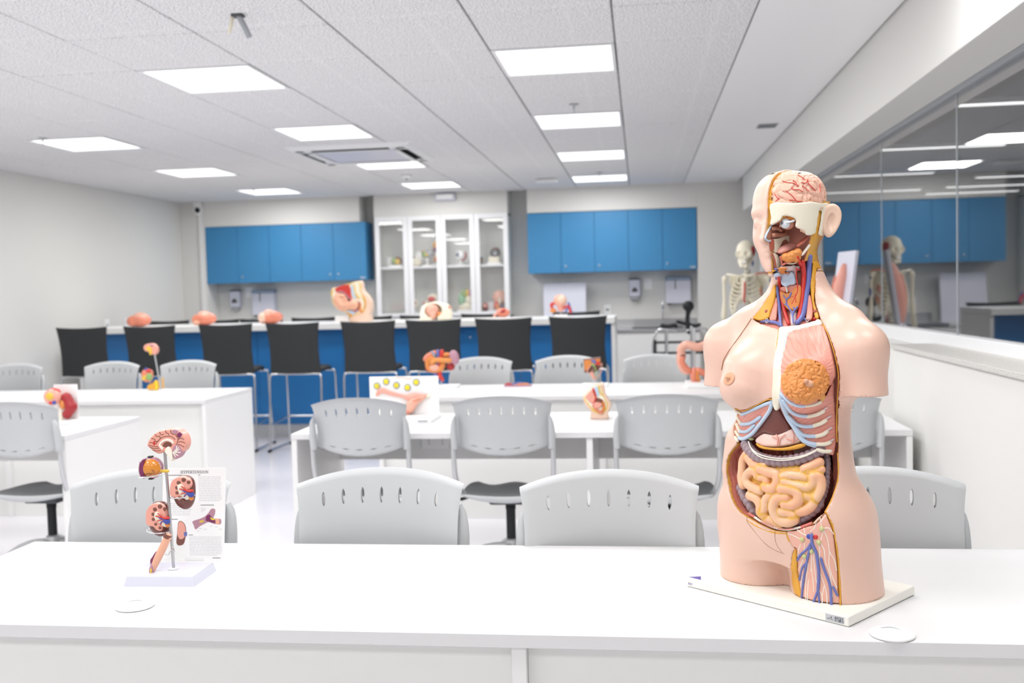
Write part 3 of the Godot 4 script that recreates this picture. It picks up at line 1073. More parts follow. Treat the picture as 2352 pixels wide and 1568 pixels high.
func sink_counter():
	var t := thing("sink_counter", "white base cabinets with a steel sink top on the right of the far wall", "counter", Vector3(0, 0, 0))
	put("body", bx(-1.33, 0.1, WZ + 0.002, 0.683, 0.86, -11.6, 0.002), "white_edge", t)
	for k in 4:
		put("door", bx(-1.33 + k * 0.503 + 0.002, 0.12, -11.6, -1.33 + (k + 1) * 0.503 - 0.002, 0.85, -11.58, 0.002), "white_edge", t)
	put("steel_top", bx(-0.62, 0.86, WZ + 0.002, 0.683, 0.9, -11.57, 0.004), "steel", t)
	put("worktop", bx(-1.33, 0.86, WZ + 0.002, -0.62, 0.9, -11.57, 0.004), "white", t)
	put("upstand", bx(-0.62, 0.9, WZ + 0.002, 0.683, 1.0, WZ + 0.02, 0.003), "steel", t)
	put("basin", bx(-0.1, 0.9, -12.1, 0.5, 0.905, -11.7, 0.002), "dark_grey", t)
	var f := thing("tap", "slim chrome tap standing at the steel sink", "tap", Vector3(0.27, 0.9, -12.12))
	put("stem", G.new().tube(curve(vec3s([0, 0, 0, 0, 0.14, 0, 0, 0.24, 0.02, 0, 0.25, 0.08, 0, 0.2, 0.13]), 5), 0.011, 10), "chrome", f)
	put("base", G.new().lathe(vec2s([0, 0, 0.022, 0, 0.02, 0.03, 0, 0.03]), Vector3.ZERO, 14), "chrome", f)
	put("handle", G.new().tube(vec3s([0, 0.245, 0, 0, 0.3, -0.01]), 0.014, 10), "chrome", f)
	var l := thing("worktop_counter", "white worktop and base cabinets under the left blue cabinet", "counter", Vector3(0, 0, 0))
	put("body", bx(-5.42, 0.1, WZ + 0.002, -3.42, 0.86, -11.6, 0.002), "white_edge", l)
	put("worktop", bx(-5.42, 0.86, WZ + 0.002, -3.42, 0.9, -11.57, 0.004), "white", l)

# ---------------------------------------------------------------- fittings on walls and ceiling
func wall_fittings():
	# ceiling cassette air conditioner, one cell and a half wide
	var ac := thing("air_conditioner", "square white ceiling cassette air conditioner with a grey centre grille", "air conditioner", Vector3(-2.335, CEIL, -8.33))
	var frame := G.new()
	var outer := 0.53
	var slot_in := 0.385
	var slot_out := 0.46
	put("grille", bx(-slot_in + 0.01, -0.028, -slot_in + 0.01, slot_in - 0.01, -0.012, slot_in - 0.01, 0.004), "lavender", ac)
	for k in 4:
		var b := Basis(Vector3.UP, k * PI / 2)
		var g := G.new()
		g.x = Transform3D(b, Vector3.ZERO)
		var r0 := [Vector3(-outer, 0.0, outer), Vector3(outer, 0.0, outer)]
		var r1 := [Vector3(-outer + 0.03, -0.022, outer - 0.03), Vector3(outer - 0.03, -0.022, outer - 0.03)]
		var r2 := [Vector3(-slot_out, -0.032, slot_out), Vector3(slot_out, -0.032, slot_out)]
		g.skin([r0, r1, r2], false)
		g.skin([[Vector3(-slot_in, -0.034, slot_in), Vector3(slot_in, -0.034, slot_in)], [Vector3(-slot_in + 0.02, -0.03, slot_in - 0.02), Vector3(slot_in - 0.02, -0.03, slot_in - 0.02)]], false)
		for s in [-1, 1]:
			g.box(Vector3(s * 0.33 if s > 0 else -slot_out, -0.033, slot_in), Vector3(slot_out if s > 0 else s * 0.33, -0.02, slot_out), 0.003)
		put("border", g, "frame_white", ac)
		var h := G.new()
		h.x = Transform3D(b, Vector3.ZERO)
		h.box(Vector3(-0.33, -0.004, slot_in), Vector3(0.33, 0.0, slot_out), 0.0)
		h.box(Vector3(-0.33, -0.031, slot_in - 0.004), Vector3(0.33, 0.0, slot_in + 0.002), 0.0)
		put("air_slot", h, "black", ac)
		var l := G.new()
		l.x = Transform3D(b, Vector3.ZERO) * Transform3D(Basis(Vector3.RIGHT, 0.12), Vector3(0, -0.037, slot_in - 0.02))
		l.box(Vector3(-0.315, -0.004, -0.028), Vector3(0.315, 0.003, 0.028), 0.002)
		put("louvre", l, "frame_white", ac)
	# sprinklers
	var sp := [[-4.36, -6.86, "beside the left-hand front light panel"], [-0.41, -6.58, "before the second light panel of the right-hand row"], [-0.40, -10.45, "before the last light panel of the right-hand row"], [-4.29, -10.7, "before the last light panel of the left-hand row"]]
	for q in sp:
		var s := thing("sprinkler", "small pendant ceiling sprinkler, %s" % q[2], "sprinkler", Vector3(q[0], CEIL, q[1]), 0.0, "ceiling sprinklers")
		put("plate", G.new().lathe(vec2s([0, 0.0, 0.034, 0.0, 0.03, -0.008, 0.0, -0.009]), Vector3.ZERO, 20), "silver_paint", s)
		put("body", G.new().lathe(vec2s([0, -0.006, 0.007, -0.008, 0.007, -0.035, 0.003, -0.038, 0.003, -0.05, 0.0, -0.05]), Vector3.ZERO, 10), "silver_paint", s)
		put("deflector", G.new().lathe(vec2s([0, -0.05, 0.014, -0.05, 0.014, -0.053, 0.0, -0.053]), Vector3.ZERO, 12), "silver_paint", s)
	# bent pipe stub with a loose cable end
	var pj := thing("pipe_stub", "short grey pipe stub hanging askew from the ceiling near the front", "pipe", Vector3(-1.69, CEIL, -4.13))
	put("pipe", G.new().tube(vec3s([0.0, -0.008, 0.0, 0.018, -0.05, -0.01, 0.036, -0.095, -0.02]), 0.013, 12, false), "grey_plate", pj)
	put("bracket", bx(-0.03, -0.012, -0.02, 0.02, 0.0, 0.02, 0.003), "dark_grey", pj)
	put("cable_end", G.new().tube(vec3s([-0.03, -0.01, 0.0, -0.038, -0.055, 0.004, -0.045, -0.075, 0.006]), [0.009, 0.009, 0.006], 8), "ivory", pj)
	var sd := thing("smoke_detector", "small round white smoke detector between two light panels of the middle row", "smoke detector", Vector3(-2.36, CEIL, -10.0))
	put("body", G.new().lathe(vec2s([0, 0, 0.05, 0, 0.052, -0.012, 0.04, -0.03, 0.02, -0.036, 0.0, -0.036]), Vector3.ZERO, 20), "pure_white", sd)
	put("sensor", G.new().lathe(vec2s([0, -0.03, 0.012, -0.034, 0.01, -0.048, 0, -0.05]), Vector3.ZERO, 12), "dark_grey", sd)
	var ap := thing("access_point", "flat white box on the ceiling left of the last right-hand light", "router", Vector3(-1.0, CEIL, -10.9))
	put("body", bx(-0.12, -0.035, -0.09, 0.12, 0.0, 0.09, 0.012), "pure_white", ap)
	put("base", bx(-0.09, -0.006, -0.1, 0.09, 0.0, 0.1, 0.003), "grey_plate", ap)
	# a linear grille in the plain border
	var vg := thing("air_grille", "small grey slotted grille in the plain ceiling border", "vent", Vector3(0.99, CEIL - 0.002, -7.83))
	put("frame", bx(-0.075, -0.006, -0.09, 0.075, 0.004, 0.09, 0.002), "grey_plate", vg)
	for k in 6:
		put("slat", bx(-0.062 + k * 0.022, -0.011, -0.075, -0.052 + k * 0.022, -0.005, 0.075, 0.001), "dark_grey", vg)
	var ex := thing("emergency_light", "white emergency light box over the glazed cabinet", "emergency light", Vector3(-2.33, 2.5, BZ))
	put("body", bx(-0.125, 0.0, 0.0, 0.125, 0.09, 0.07, 0.012), "lavender", ex)
	put("lens", bx(-0.1, 0.02, 0.066, 0.1, 0.075, 0.078, 0.006), "pure_white", ex)
	var cc := thing("security_camera", "small dome security camera with a black lens in the far left corner", "camera", Vector3(-5.5, 2.5, BZ + 0.03))
	put("housing", G.new().ball(Vector3.ZERO, Vector3(0.06, 0.06, 0.05)), "pure_white", cc)
	put("bracket", bx(-0.045, 0.04, -0.03, 0.045, 0.1, 0.03, 0.006), "pure_white", cc)
	put("lens", G.new().ball(Vector3(0.01, -0.005, 0.028), Vector3(0.037, 0.037, 0.034)), "black", cc)
	# soap and towel dispensers, switches
	for q in [[-5.19, 1.35, "under the left blue cabinet"], [-0.065, 1.36, "under the right blue cabinet"]]:
		var d := thing("soap_dispenser", "narrow lavender-white soap dispenser on the wall %s" % q[2], "soap dispenser", Vector3(q[0], q[1], WZ), 0.0, "wall soap dispensers")
		put("body", bx(-0.072, -0.09, 0.0, 0.072, 0.13, 0.09, 0.02), "lavender", d)
		put("hood", bx(-0.07, 0.118, 0.002, 0.07, 0.138, 0.085, 0.008), "dark_grey", d)
		put("window", G.new().prism(poly2([-0.036, -0.03, 0.036, -0.03, 0.03, 0.005, 0.014, 0.024, -0.014, 0.024, -0.03, 0.005]), 0.088, 0.093, 0.001), "dark_grey", d)
		put("lever", bx(-0.055, -0.135, 0.01, 0.055, -0.085, 0.085, 0.02), "grey_plate", d)
	for q in [[-4.80, 1.31, "under the left blue cabinet"], [0.46, 1.335, "above the steel sink"]]:
		var d := thing("towel_dispenser", "large lavender-white paper towel dispenser %s" % q[2], "towel dispenser", Vector3(q[0], q[1], WZ), 0.0, "paper towel dispensers")
		put("body", bx(-0.155, -0.16, 0.0, 0.155, 0.13, 0.11, 0.016), "lavender", d)
		put("hood", bx(-0.157, 0.122, 0.0, 0.157, 0.17, 0.112, 0.014), "bluegrey", d)
		put("seam", bx(-0.042, 0.02, 0.1105, -0.03, 0.13, 0.1125, 0.0005), "dark_grey", d)
		for s in [-1, 1]:
			put("feed_roller", bx(s * 0.11 - 0.02, -0.172, 0.03, s * 0.11 + 0.02, -0.158, 0.1, 0.004), "dark_grey", d)
	for q in [[-5.02, 1.45, "left of the left towel dispenser"], [0.098, 1.425, "right of the right soap dispenser"]]:
		var d := thing("notice", "small white notice card on the wall %s" % q[2], "notice", Vector3(q[0], q[1], WZ), 0.0, "wall notices")
		put("card", bx(-0.048, -0.065, 0.0, 0.048, 0.065, 0.004, 0.001), "pure_white", d)
		put("print", bx(-0.034, 0.03, 0.004, 0.0, 0.036, 0.0045, 0.0), "print_pale", d)
	for q in [[-0.405, 1.125, "right of the leaning board", "wall_outlet"], [-5.06, 1.05, "beneath the left soap dispenser", "wall_outlet"], [-4.35, 1.05, "right of the left towel dispenser", "wall_outlet"]]:
		var d := thing(q[3], "white power outlet plate on the far wall %s" % q[2], "outlet", Vector3(q[0], q[1], WZ), 0.0, "far wall outlets")
		put("plate", bx(-0.042, -0.06, 0.0, 0.042, 0.06, 0.008, 0.003), "pure_white", d)
		put("opening", bx(-0.02, -0.014, 0.007, 0.02, 0.006, 0.0088, 0.0005), "dark_grey", d)
	for k in 2:
		var d := thing("wall_outlet", "white power outlet plate on the left wall, %s of the pair above the bar" % ["left", "right"][k], "outlet", Vector3(LX, 1.13, -10.05 - 0.42 * k), PI / 2, "left wall outlets")
		put("plate", bx(-0.045, -0.06, 0.0, 0.045, 0.06, 0.008, 0.003), "pure_white", d)
		put("opening", bx(-0.02, -0.014, 0.007, 0.02, 0.006, 0.0088, 0.0005), "grey_plate", d)

# ---------------------------------------------------------------- smaller teaching models
# a plate cut to a drawn outline: drawing units of s metres, y down, origin o
func cut(t: Node, called: String, m, pts: Array, o: Vector2, s: float, z0: float, z1: float, bev := 0.003, round := 3) -> MeshInstance3D:
	var q := vec2s(pts)
	for k in q.size():
		q[k] = Vector2((q[k].x - o.x) * s, (o.y - q[k].y) * s)
	if round > 1:
		q = curve(q, round, true)
	return put(called, G.new().prism(PackedVector2Array(q), z0, z1, bev, round > 1), m, t)

func base_plate(t: Node, w: float, d: float, h := 0.02, at := Vector3.ZERO, m := "pure_white"):
	return put("base", G.new().box(at + Vector3(-w / 2, 0, -d / 2), at + Vector3(w / 2, h, d / 2), 0.003), m, t)

func blob(t: Node, called: String, m, o: Vector3, r: Vector3, b := Basis.IDENTITY) -> MeshInstance3D:
	return put(called, G.new().ball(o, r, 12, 20, b), m, t)

func pipe(t: Node, called: String, m, pts: Array, rad, per := 5, sides := 10) -> MeshInstance3D:
	return put(called, G.new().tube(curve(vec3s(pts), per), rad, sides), m, t)

func display_models():
	womb_models()
	pregnancy_section()
	# cream pelvis with a womb in it, on the bar
	var pv := thing("pelvis_model", "cream bony pelvis model holding a pink womb, on the bar behind the stools", "anatomical model", Vector3(-1.975, 1.12, -9.45))
	var f := func(q: Vector3) -> float:
		var a := Vector3(q.x / 0.155, (q.y - 0.06) / 0.115, q.z / 0.10)
		var d := (a.length() - 1.0) * 0.1
		d = smin(d, seg(q, Vector3(-0.12, 0.0, 0.03), Vector3(-0.1, 0.10, -0.01), 0.035, 0.045), 0.03)
		d = smin(d, seg(q, Vector3(0.12, 0.0, 0.03), Vector3(0.1, 0.10, -0.01), 0.035, 0.045), 0.03)
		d = maxf(d, -(Vector3((q.x + 0.015) / 0.088, (q.y - 0.09) / 0.07, (q.z - 0.06) / 0.09).length() - 1.0) * 0.08)
		d = maxf(d, -seg(q, Vector3(0.0, -0.02, 0.0), Vector3(0.0, 0.03, 0.14), 0.022, 0.03))
		return maxf(d, -q.y)
	put("bone", nets(f, Vector3(-0.19, -0.02, -0.13), Vector3(0.19, 0.2, 0.13), 0.008), "ivory", pv)
	blob(pv, "womb", "flesh_pink", Vector3(-0.03, 0.092, 0.035), Vector3(0.068, 0.062, 0.05))
	blob(pv, "womb_neck", "flesh_pink", Vector3(-0.02, 0.05, 0.06), Vector3(0.035, 0.045, 0.035))
	blob(pv, "bladder", "orange", Vector3(0.045, 0.045, 0.055), Vector3(0.028, 0.035, 0.03))
	blob(pv, "ovary", "salmon", Vector3(0.13, 0.115, 0.02), Vector3(0.022, 0.02, 0.02))
	# small pink heart section on the bar
	var ph := thing("womb_section_model", "small salmon pink organ model cut open, on the bar near its right end", "anatomical model", Vector3(-1.325, 1.12, -9.45))
	base_plate(ph, 0.16, 0.11, 0.012)
	blob(ph, "body", "salmon", Vector3(0.005, 0.055, 0), Vector3(0.068, 0.045, 0.045))
	blob(ph, "opening", "deep_red", Vector3(0.01, 0.066, 0.032), Vector3(0.032, 0.018, 0.018), Basis(Vector3.BACK, 0.5))
	blob(ph, "fold", "pink", Vector3(-0.03, 0.07, 0.03), Vector3(0.024, 0.02, 0.022))
	pipe(ph, "tube", "flesh_pink", [-0.05, 0.05, 0.02, -0.075, 0.03, 0.03, -0.07, 0.015, 0.035], 0.012)
	heart_and_board()
	egg_board()
	pelvis_section()
	pancreas_model()
	# flat strip of organs lying on the rear right table
	var fl := thing("organ_strip_model", "flat reddish organ slices lying on the rear right table", "anatomical model", Vector3(-0.81, TBL, -6.45))
	cut(fl, "slab", "mauve", [-95, 20, -60, -22, -10, -10, 40, -16, 92, 6, 60, 22, 0, 30, -60, 34], Vector2.ZERO, 0.001, 0.0, 0.012).rotation.x = -PI / 2
	blob(fl, "red_lobe", "deep_red", Vector3(-0.062, 0.014, 0.0), Vector3(0.03, 0.012, 0.022))
	blob(fl, "orange_lobe", "orange", Vector3(0.03, 0.014, 0.0), Vector3(0.045, 0.01, 0.014))
	pipe(fl, "vessel", "vein", [-0.04, 0.018, 0.01, 0.0, 0.024, 0.0, 0.03, 0.022, 0.005], 0.005)
	skin_block()
	colon_model()
	small_rod_model()
	kidney_model()
	case_models()
	trainer()
	# print board standing by the glazing
	var bd := thing("muscle_board", "white board with a pink arm model, standing before the glazing behind the torso's neck", "anatomical model", Vector3(1.222, 1.083, -6.36), 0.0)
	bd.rotation = Vector3(-0.14, -1.40, 0)
	put("board", bx(-0.145, 0, -0.012, 0.145, 0.495, 0.012, 0.004), "lavender", bd)
	var arm := G.new().tube(curve(vec3s([-0.03, 0.06, 0.022, -0.01, 0.16, 0.03, 0.0, 0.26, 0.03, 0.015, 0.34, 0.026, 0.01, 0.40, 0.02]), 5), [0.03, 0.034, 0.036, 0.04, 0.042, 0.044, 0.044, 0.046, 0.046, 0.045, 0.044, 0.042, 0.04, 0.036, 0.034, 0.032, 0.03, 0.026, 0.024, 0.02, 0.018], 12)
	put("arm_relief", arm, "pink", bd)
	pipe(bd, "vessel", "salmon", [-0.02, 0.1, 0.06, 0.0, 0.22, 0.076, 0.0, 0.33, 0.066], 0.006)

func womb_models():
	var spots := [[-5.0, -9.36, 0.0], [-4.31, -9.36, 0.5], [-3.62, -9.36, 1.0]]
	var what := ["leftmost round salmon womb model on the bar, pale dome on top", "middle round salmon womb model on the bar, pale top facing left", "third round salmon womb model on the bar, round pale window at its left"]
	for k in 3:
		var t := thing("womb_model", what[k], "anatomical model", Vector3(spots[k][0], 1.12, spots[k][1]), 0.0, "round womb models on the bar")
		var g := func(q: Vector3) -> float:
			var d := (Vector3(q.x / 0.118, (q.y - 0.064) / 0.064, q.z / 0.09).length() - 1.0) * 0.066
			d = smin(d, (q - Vector3(-0.075, 0.05, 0.03)).length() - 0.04, 0.03)
			return maxf(d, -q.y)
		put("body", nets(g, Vector3(-0.13, -0.01, -0.1), Vector3(0.13, 0.14, 0.1), 0.008), "salmon", t)
		blob(t, "dome", "flesh_pink", Vector3(0.01 - 0.015 * k, 0.088, 0.005), Vector3(0.085 - 0.01 * k, 0.055, 0.075))
		if k == 2:
			blob(t, "window", "skin", Vector3(-0.062, 0.066, 0.05), Vector3(0.052, 0.05, 0.045))
			blob(t, "lobe", "salmon", Vector3(0.06, 0.07, 0.04), Vector3(0.06, 0.05, 0.055))
		elif k == 1:
			blob(t, "window", "fetal", Vector3(-0.055, 0.03, 0.062), Vector3(0.04, 0.028, 0.03))
		else:
			blob(t, "lobe", "salmon", Vector3(-0.05, 0.056, 0.055), Vector3(0.052, 0.05, 0.04))

func pregnancy_section():
	var t := thing("pregnancy_model", "large median section of a pregnant pelvis with a baby inside, on the bar", "anatomical model", Vector3(-2.735, 1.12, -9.42), 0.05)
	var o := Vector2(1060, 1330)
	var s := 0.000345
	cut(t, "body", "skin", [280, 380, 440, 332, 830, 235, 1115, 172, 1150, 350, 1190, 470, 1300, 590, 1390, 740, 1412, 880, 1400, 1000, 1350, 1150, 1360, 1330, 790, 1330, 780, 1180, 700, 1080, 520, 1020, 380, 920, 290, 780, 265, 600], o, s, -0.1, 0.03, 0.012, 2)
	cut(t, "fat_layer", "fat_yellow", [300, 400, 1090, 190, 1120, 480, 1230, 640, 1270, 760, 1255, 900, 1215, 960, 1190, 1050, 900, 1150, 800, 1150, 700, 1050, 420, 900, 320, 780, 300, 600], o, s, 0.0, 0.032, 0.002, 2)
	cut(t, "sacrum", "ivory", [810, 290, 1080, 200, 1100, 480, 1200, 660, 1225, 820, 1180, 960, 1100, 1060, 900, 1100, 700, 1030, 420, 880, 350, 740, 330, 420], o, s, 0.0, 0.035, 0.002, 2)
	cut(t, "muscle_wall", "red", [430, 345, 800, 270, 850, 560, 870, 690, 700, 600, 560, 470, 420, 470], o, s, 0.0, 0.038, 0.003, 2)
	cut(t, "discs", "cartilage", [850, 300, 905, 285, 930, 480, 1000, 640, 960, 690, 880, 590], o, s, 0.0, 0.04, 0.003, 2)
	cut(t, "spinal_canal", "fat_yellow", [930, 285, 965, 280, 1000, 520, 1110, 660, 1080, 690, 980, 590], o, s, 0.0, 0.04, 0.003, 2)
	cut(t, "womb_wall", "mauve", [370, 620, 430, 480, 560, 440, 700, 520, 860, 690, 1090, 760, 1130, 880, 1090, 1000, 960, 1080, 760, 1010, 560, 960, 420, 850, 360, 740], o, s, 0.0, 0.041, 0.003, 2)
	cut(t, "cavity", "liver", [380, 640, 440, 510, 560, 480, 680, 540, 840, 710, 1060, 780, 1080, 880, 1040, 980, 900, 1010, 740, 990, 540, 920, 430, 830, 370, 730], o, s, 0.0, 0.043, 0.001, 2)
	cut(t, "rectum", "orange", [1090, 780, 1140, 820, 1130, 1000, 1190, 1050, 1120, 1080, 1060, 1000, 1090, 880], o, s, 0.0, 0.045, 0.004, 2)
	cut(t, "pubic_bone", "cartilage", [720, 1030, 830, 1000, 940, 1080, 900, 1140, 800, 1080], o, s, 0.0, 0.046, 0.005, 2)
	cut(t, "pubic_fat", "fat", [700, 1070, 800, 1100, 880, 1140, 860, 1190, 790, 1170], o, s, 0.0, 0.042, 0.003, 2)
	cut(t, "buttock_fat", "fat", [1140, 580, 1240, 700, 1265, 820, 1230, 960, 1195, 960, 1225, 820, 1200, 700], o, s, 0.0, 0.04, 0.003, 2)
	var p := func(x: float, y: float, z: float) -> Vector3: return Vector3((x - o.x) * s, (o.y - y) * s, z)
	# the baby, curled head down
	var bb := func(q: Vector3) -> float:
		var d: float = (q - p.call(920, 850, 0.05)).length() - 0.05
		d = smin(d, seg(q, p.call(780, 880, 0.045), p.call(560, 850, 0.045), 0.035, 0.052), 0.02)
		d = smin(d, seg(q, p.call(480, 720, 0.045), p.call(470, 600, 0.045), 0.047, 0.035), 0.02)
		d = smin(d, seg(q, p.call(560, 590, 0.055), p.call(640, 600, 0.06), 0.027, 0.022), 0.008)
		d = smin(d, seg(q, p.call(560, 700, 0.06), p.call(660, 730, 0.065), 0.022, 0.017), 0.006)
		d = smin(d, seg(q, p.call(660, 740, 0.065), p.call(720, 670, 0.065), 0.017, 0.016), 0.006)
		return smin(d, seg(q, p.call(700, 900, 0.065), p.call(740, 760, 0.065), 0.02, 0.016), 0.006)
	put("baby", nets(bb, Vector3(-0.25, 0.09, -0.01), Vector3(0.02, 0.31, 0.11), 0.007), "fetal", t)
	put("stand_card", bx(-0.27, 0, -0.08, -0.13, 0.06, -0.075, 0.001), "pure_white", t)

func heart_and_board():
	var b := thing("leaning_board", "white board with folded top leaning against the far wall under the right cabinet", "board", Vector3(-0.915, 0.9, -11.98))
	b.rotation.x = -0.16
	put("panel", bx(-0.26, 0.0, -0.012, 0.26, 0.57, 0.0, 0.003), "lavender", b)
	var t := thing("heart_model", "pink heart and vessel model on a rod at the right end of the bar", "anatomical model", Vector3(-0.775, 1.12, -9.66))
	base_plate(t, 0.13, 0.13, 0.018)
	pipe(t, "rod", "silver_paint", [0.0, 0.018, 0.0, 0.0, 0.07, 0.0], 0.006)
	blob(t, "heart", "flesh_pink", Vector3(-0.005, 0.155, 0), Vector3(0.066, 0.062, 0.055))
	blob(t, "chamber", "skin", Vector3(0.01, 0.165, 0.028), Vector3(0.046, 0.04, 0.04))
	blob(t, "apex", "pink", Vector3(0.0, 0.09, 0.0), Vector3(0.034, 0.045, 0.035))
	pipe(t, "red_lobe", "red", [-0.06, 0.13, 0.0, -0.09, 0.12, 0.01, -0.085, 0.09, 0.01], 0.016)
	blob(t, "orange_lobe", "orange", Vector3(-0.075, 0.06, 0.01), Vector3(0.034, 0.022, 0.025))
	pipe(t, "artery", "red", [0.03, 0.075, 0.01, 0.06, 0.1, 0.01, 0.085, 0.085, 0.01, 0.095, 0.04, 0.01], 0.013)
	pipe(t, "vein", "blue_vein", [0.05, 0.05, 0.02, 0.08, 0.1, 0.005, 0.075, 0.135, 0.0, 0.1, 0.06, 0.0, 0.105, 0.04, 0.0], 0.009)

func egg_board():
	var t := thing("oviduct_board", "white board with yellow egg cells over a pink oviduct, on the middle table", "anatomical model", Vector3(-1.2, TBL, -4.88), -0.02)
	base_plate(t, 0.37, 0.25, 0.02, Vector3(0.0, 0, 0.085))
	put("tag", bx(0.12, 0.006, 0.2095, 0.17, 0.016, 0.2105, 0.0002), "grey_plate", t)
	put("board", bx(-0.18, 0.02, -0.008, 0.18, 0.212, 0.0, 0.0015), "pure_white", t)
	var o := Vector2(1168, 1240)
	var s := 0.000196
	var eggs := [[450, 500, 3], [705, 390, 1], [975, 490, 4], [1268, 550, 0], [1505, 415, 0]]
	for e in eggs:
		var at := Vector3((e[0] - o.x) * s, (o.y - e[1]) * s + 0.02, 0.0)
		var ring := put("egg_cell", G.new().lathe(vec2s([0, 0, 0.019, 0, 0.019, 0.002, 0.0165, 0.004, 0.0, 0.004]), Vector3.ZERO, 24), "bluegrey", t)
		ring.transform = Transform3D(Basis(Vector3.RIGHT, PI / 2), at)
		if e[2] == 4:
			for k in 4:
				blob(ring, "yolk", "lemon", Vector3(cos(k * PI / 2 + 0.8) * 0.008, 0.004, sin(k * PI / 2 + 0.8) * 0.008), Vector3(0.007, 0.004, 0.007))
		else:
			blob(ring, "yolk", "lemon", Vector3(0, 0.003, 0), Vector3(0.0145, 0.004, 0.0145))
			for k in e[2]:
				blob(ring, "nucleus", "green", Vector3(cos(k * 2.4) * 0.007, 0.0065, sin(k * 2.4) * 0.007), Vector3(0.0025, 0.002, 0.0025))
	pipe(t, "thin_duct", "fetal", [-0.04, 0.204, 0.0, -0.01, 0.206, 0.0, 0.02, 0.2, 0.0, 0.045, 0.201, 0.0], 0.002)
	put("oviduct", G.new().tube(curve(vec3s([-0.142, 0.118, 0.006, -0.115, 0.143, 0.01, -0.07, 0.128, 0.012, -0.01, 0.114, 0.012, 0.03, 0.105, 0.016, 0.07, 0.11, 0.02, 0.11, 0.115, 0.014]), 4), [0.006, 0.01, 0.012, 0.014, 0.014, 0.013, 0.012, 0.011, 0.01, 0.009, 0.009, 0.008, 0.008, 0.009, 0.011, 0.014, 0.02, 0.022, 0.022, 0.022, 0.02, 0.016, 0.012, 0.008, 0.006], 10), "pink", t)
	pipe(t, "womb_half", "flesh_pink", [0.02, 0.03, 0.02, 0.035, 0.055, 0.03, 0.06, 0.085, 0.03, 0.1, 0.105, 0.022, 0.12, 0.118, 0.012], [0.014, 0.017, 0.02, 0.024, 0.026, 0.028, 0.028, 0.027, 0.026, 0.025, 0.024, 0.022, 0.02, 0.018, 0.016, 0.014, 0.011, 0.009, 0.007, 0.006, 0.005])
	blob(t, "opening", "salmon", Vector3(0.03, 0.045, 0.044), Vector3(0.011, 0.016, 0.01))
	blob(t, "cleft", "salmon", Vector3(0.075, 0.098, 0.05), Vector3(0.026, 0.005, 0.006), Basis(Vector3.BACK, 0.35))
	blob(t, "fringe", "ivory", Vector3(0.128, 0.112, 0.01), Vector3(0.014, 0.008, 0.008), Basis(Vector3.BACK, 0.4))

func pelvis_section():
	var t := thing("pelvis_section_model", "small skin-coloured pelvis section model standing on the middle table", "anatomical model", Vector3(-0.208, TBL, -4.78), 0.08)
	var o := Vector2(525, 1410)
	var s := 0.000256
	cut(t, "body", "skin", [225, 1000, 270, 940, 420, 800, 560, 745, 620, 735, 650, 900, 690, 1000, 740, 1080, 752, 1160, 720, 1250, 690, 1310, 688, 1410, 370, 1410, 378, 1290, 320, 1210, 250, 1110], o, s, -0.055, 0.018, 0.008, 2)
	cut(t, "fat_layer", "fat_yellow", [245, 1000, 300, 1100, 370, 1200, 420, 1260, 560, 1310, 640, 1260, 690, 1150, 660, 1060, 610, 960, 560, 780, 430, 820], o, s, 0.0, 0.02, 0.001, 2)
	cut(t, "cut_face", "ivory", [262, 990, 320, 1100, 390, 1190, 560, 1300, 630, 1230, 668, 1140, 640, 1050, 590, 940, 555, 790, 440, 830], o, s, 0.0, 0.022, 0.002, 2)
	cut(t, "gut", "pink", [270, 960, 400, 840, 430, 930, 470, 990, 420, 1100, 380, 1110, 300, 1030], o, s, 0.0, 0.027, 0.005, 2)
	cut(t, "muscle_edge", "red", [400, 830, 430, 820, 480, 980, 425, 1110, 405, 1100, 450, 990], o, s, 0.0, 0.029, 0.002, 2)
	cut(t, "spine", "cartilage", [425, 820, 500, 780, 530, 900, 520, 980, 450, 930], o, s, 0.0, 0.025, 0.003, 2)
	cut(t, "spinal_canal", "fat_yellow", [505, 785, 530, 775, 560, 900, 600, 960, 570, 960, 530, 900], o, s, 0.0, 0.025, 0.002, 2)
	cut(t, "pelvic_floor", "brown", [460, 1000, 560, 1020, 620, 1080, 630, 1180, 560, 1150, 430, 1080], o, s, 0.0, 0.025, 0.003, 2)
	cut(t, "womb", "pink", [410, 1100, 480, 1075, 570, 1100, 580, 1150, 540, 1180, 470, 1200, 420, 1180], o, s, 0.0, 0.034, 0.006, 2)
	cut(t, "bladder", "salmon", [390, 1130, 450, 1130, 480, 1200, 560, 1250, 600, 1280, 570, 1310, 480, 1260, 410, 1190], o, s, 0.0, 0.03, 0.005, 2)
	cut(t, "rectum", "orange", [575, 1060, 630, 1090, 640, 1200, 600, 1260, 560, 1240, 590, 1160], o, s, 0.0, 0.032, 0.005, 2)

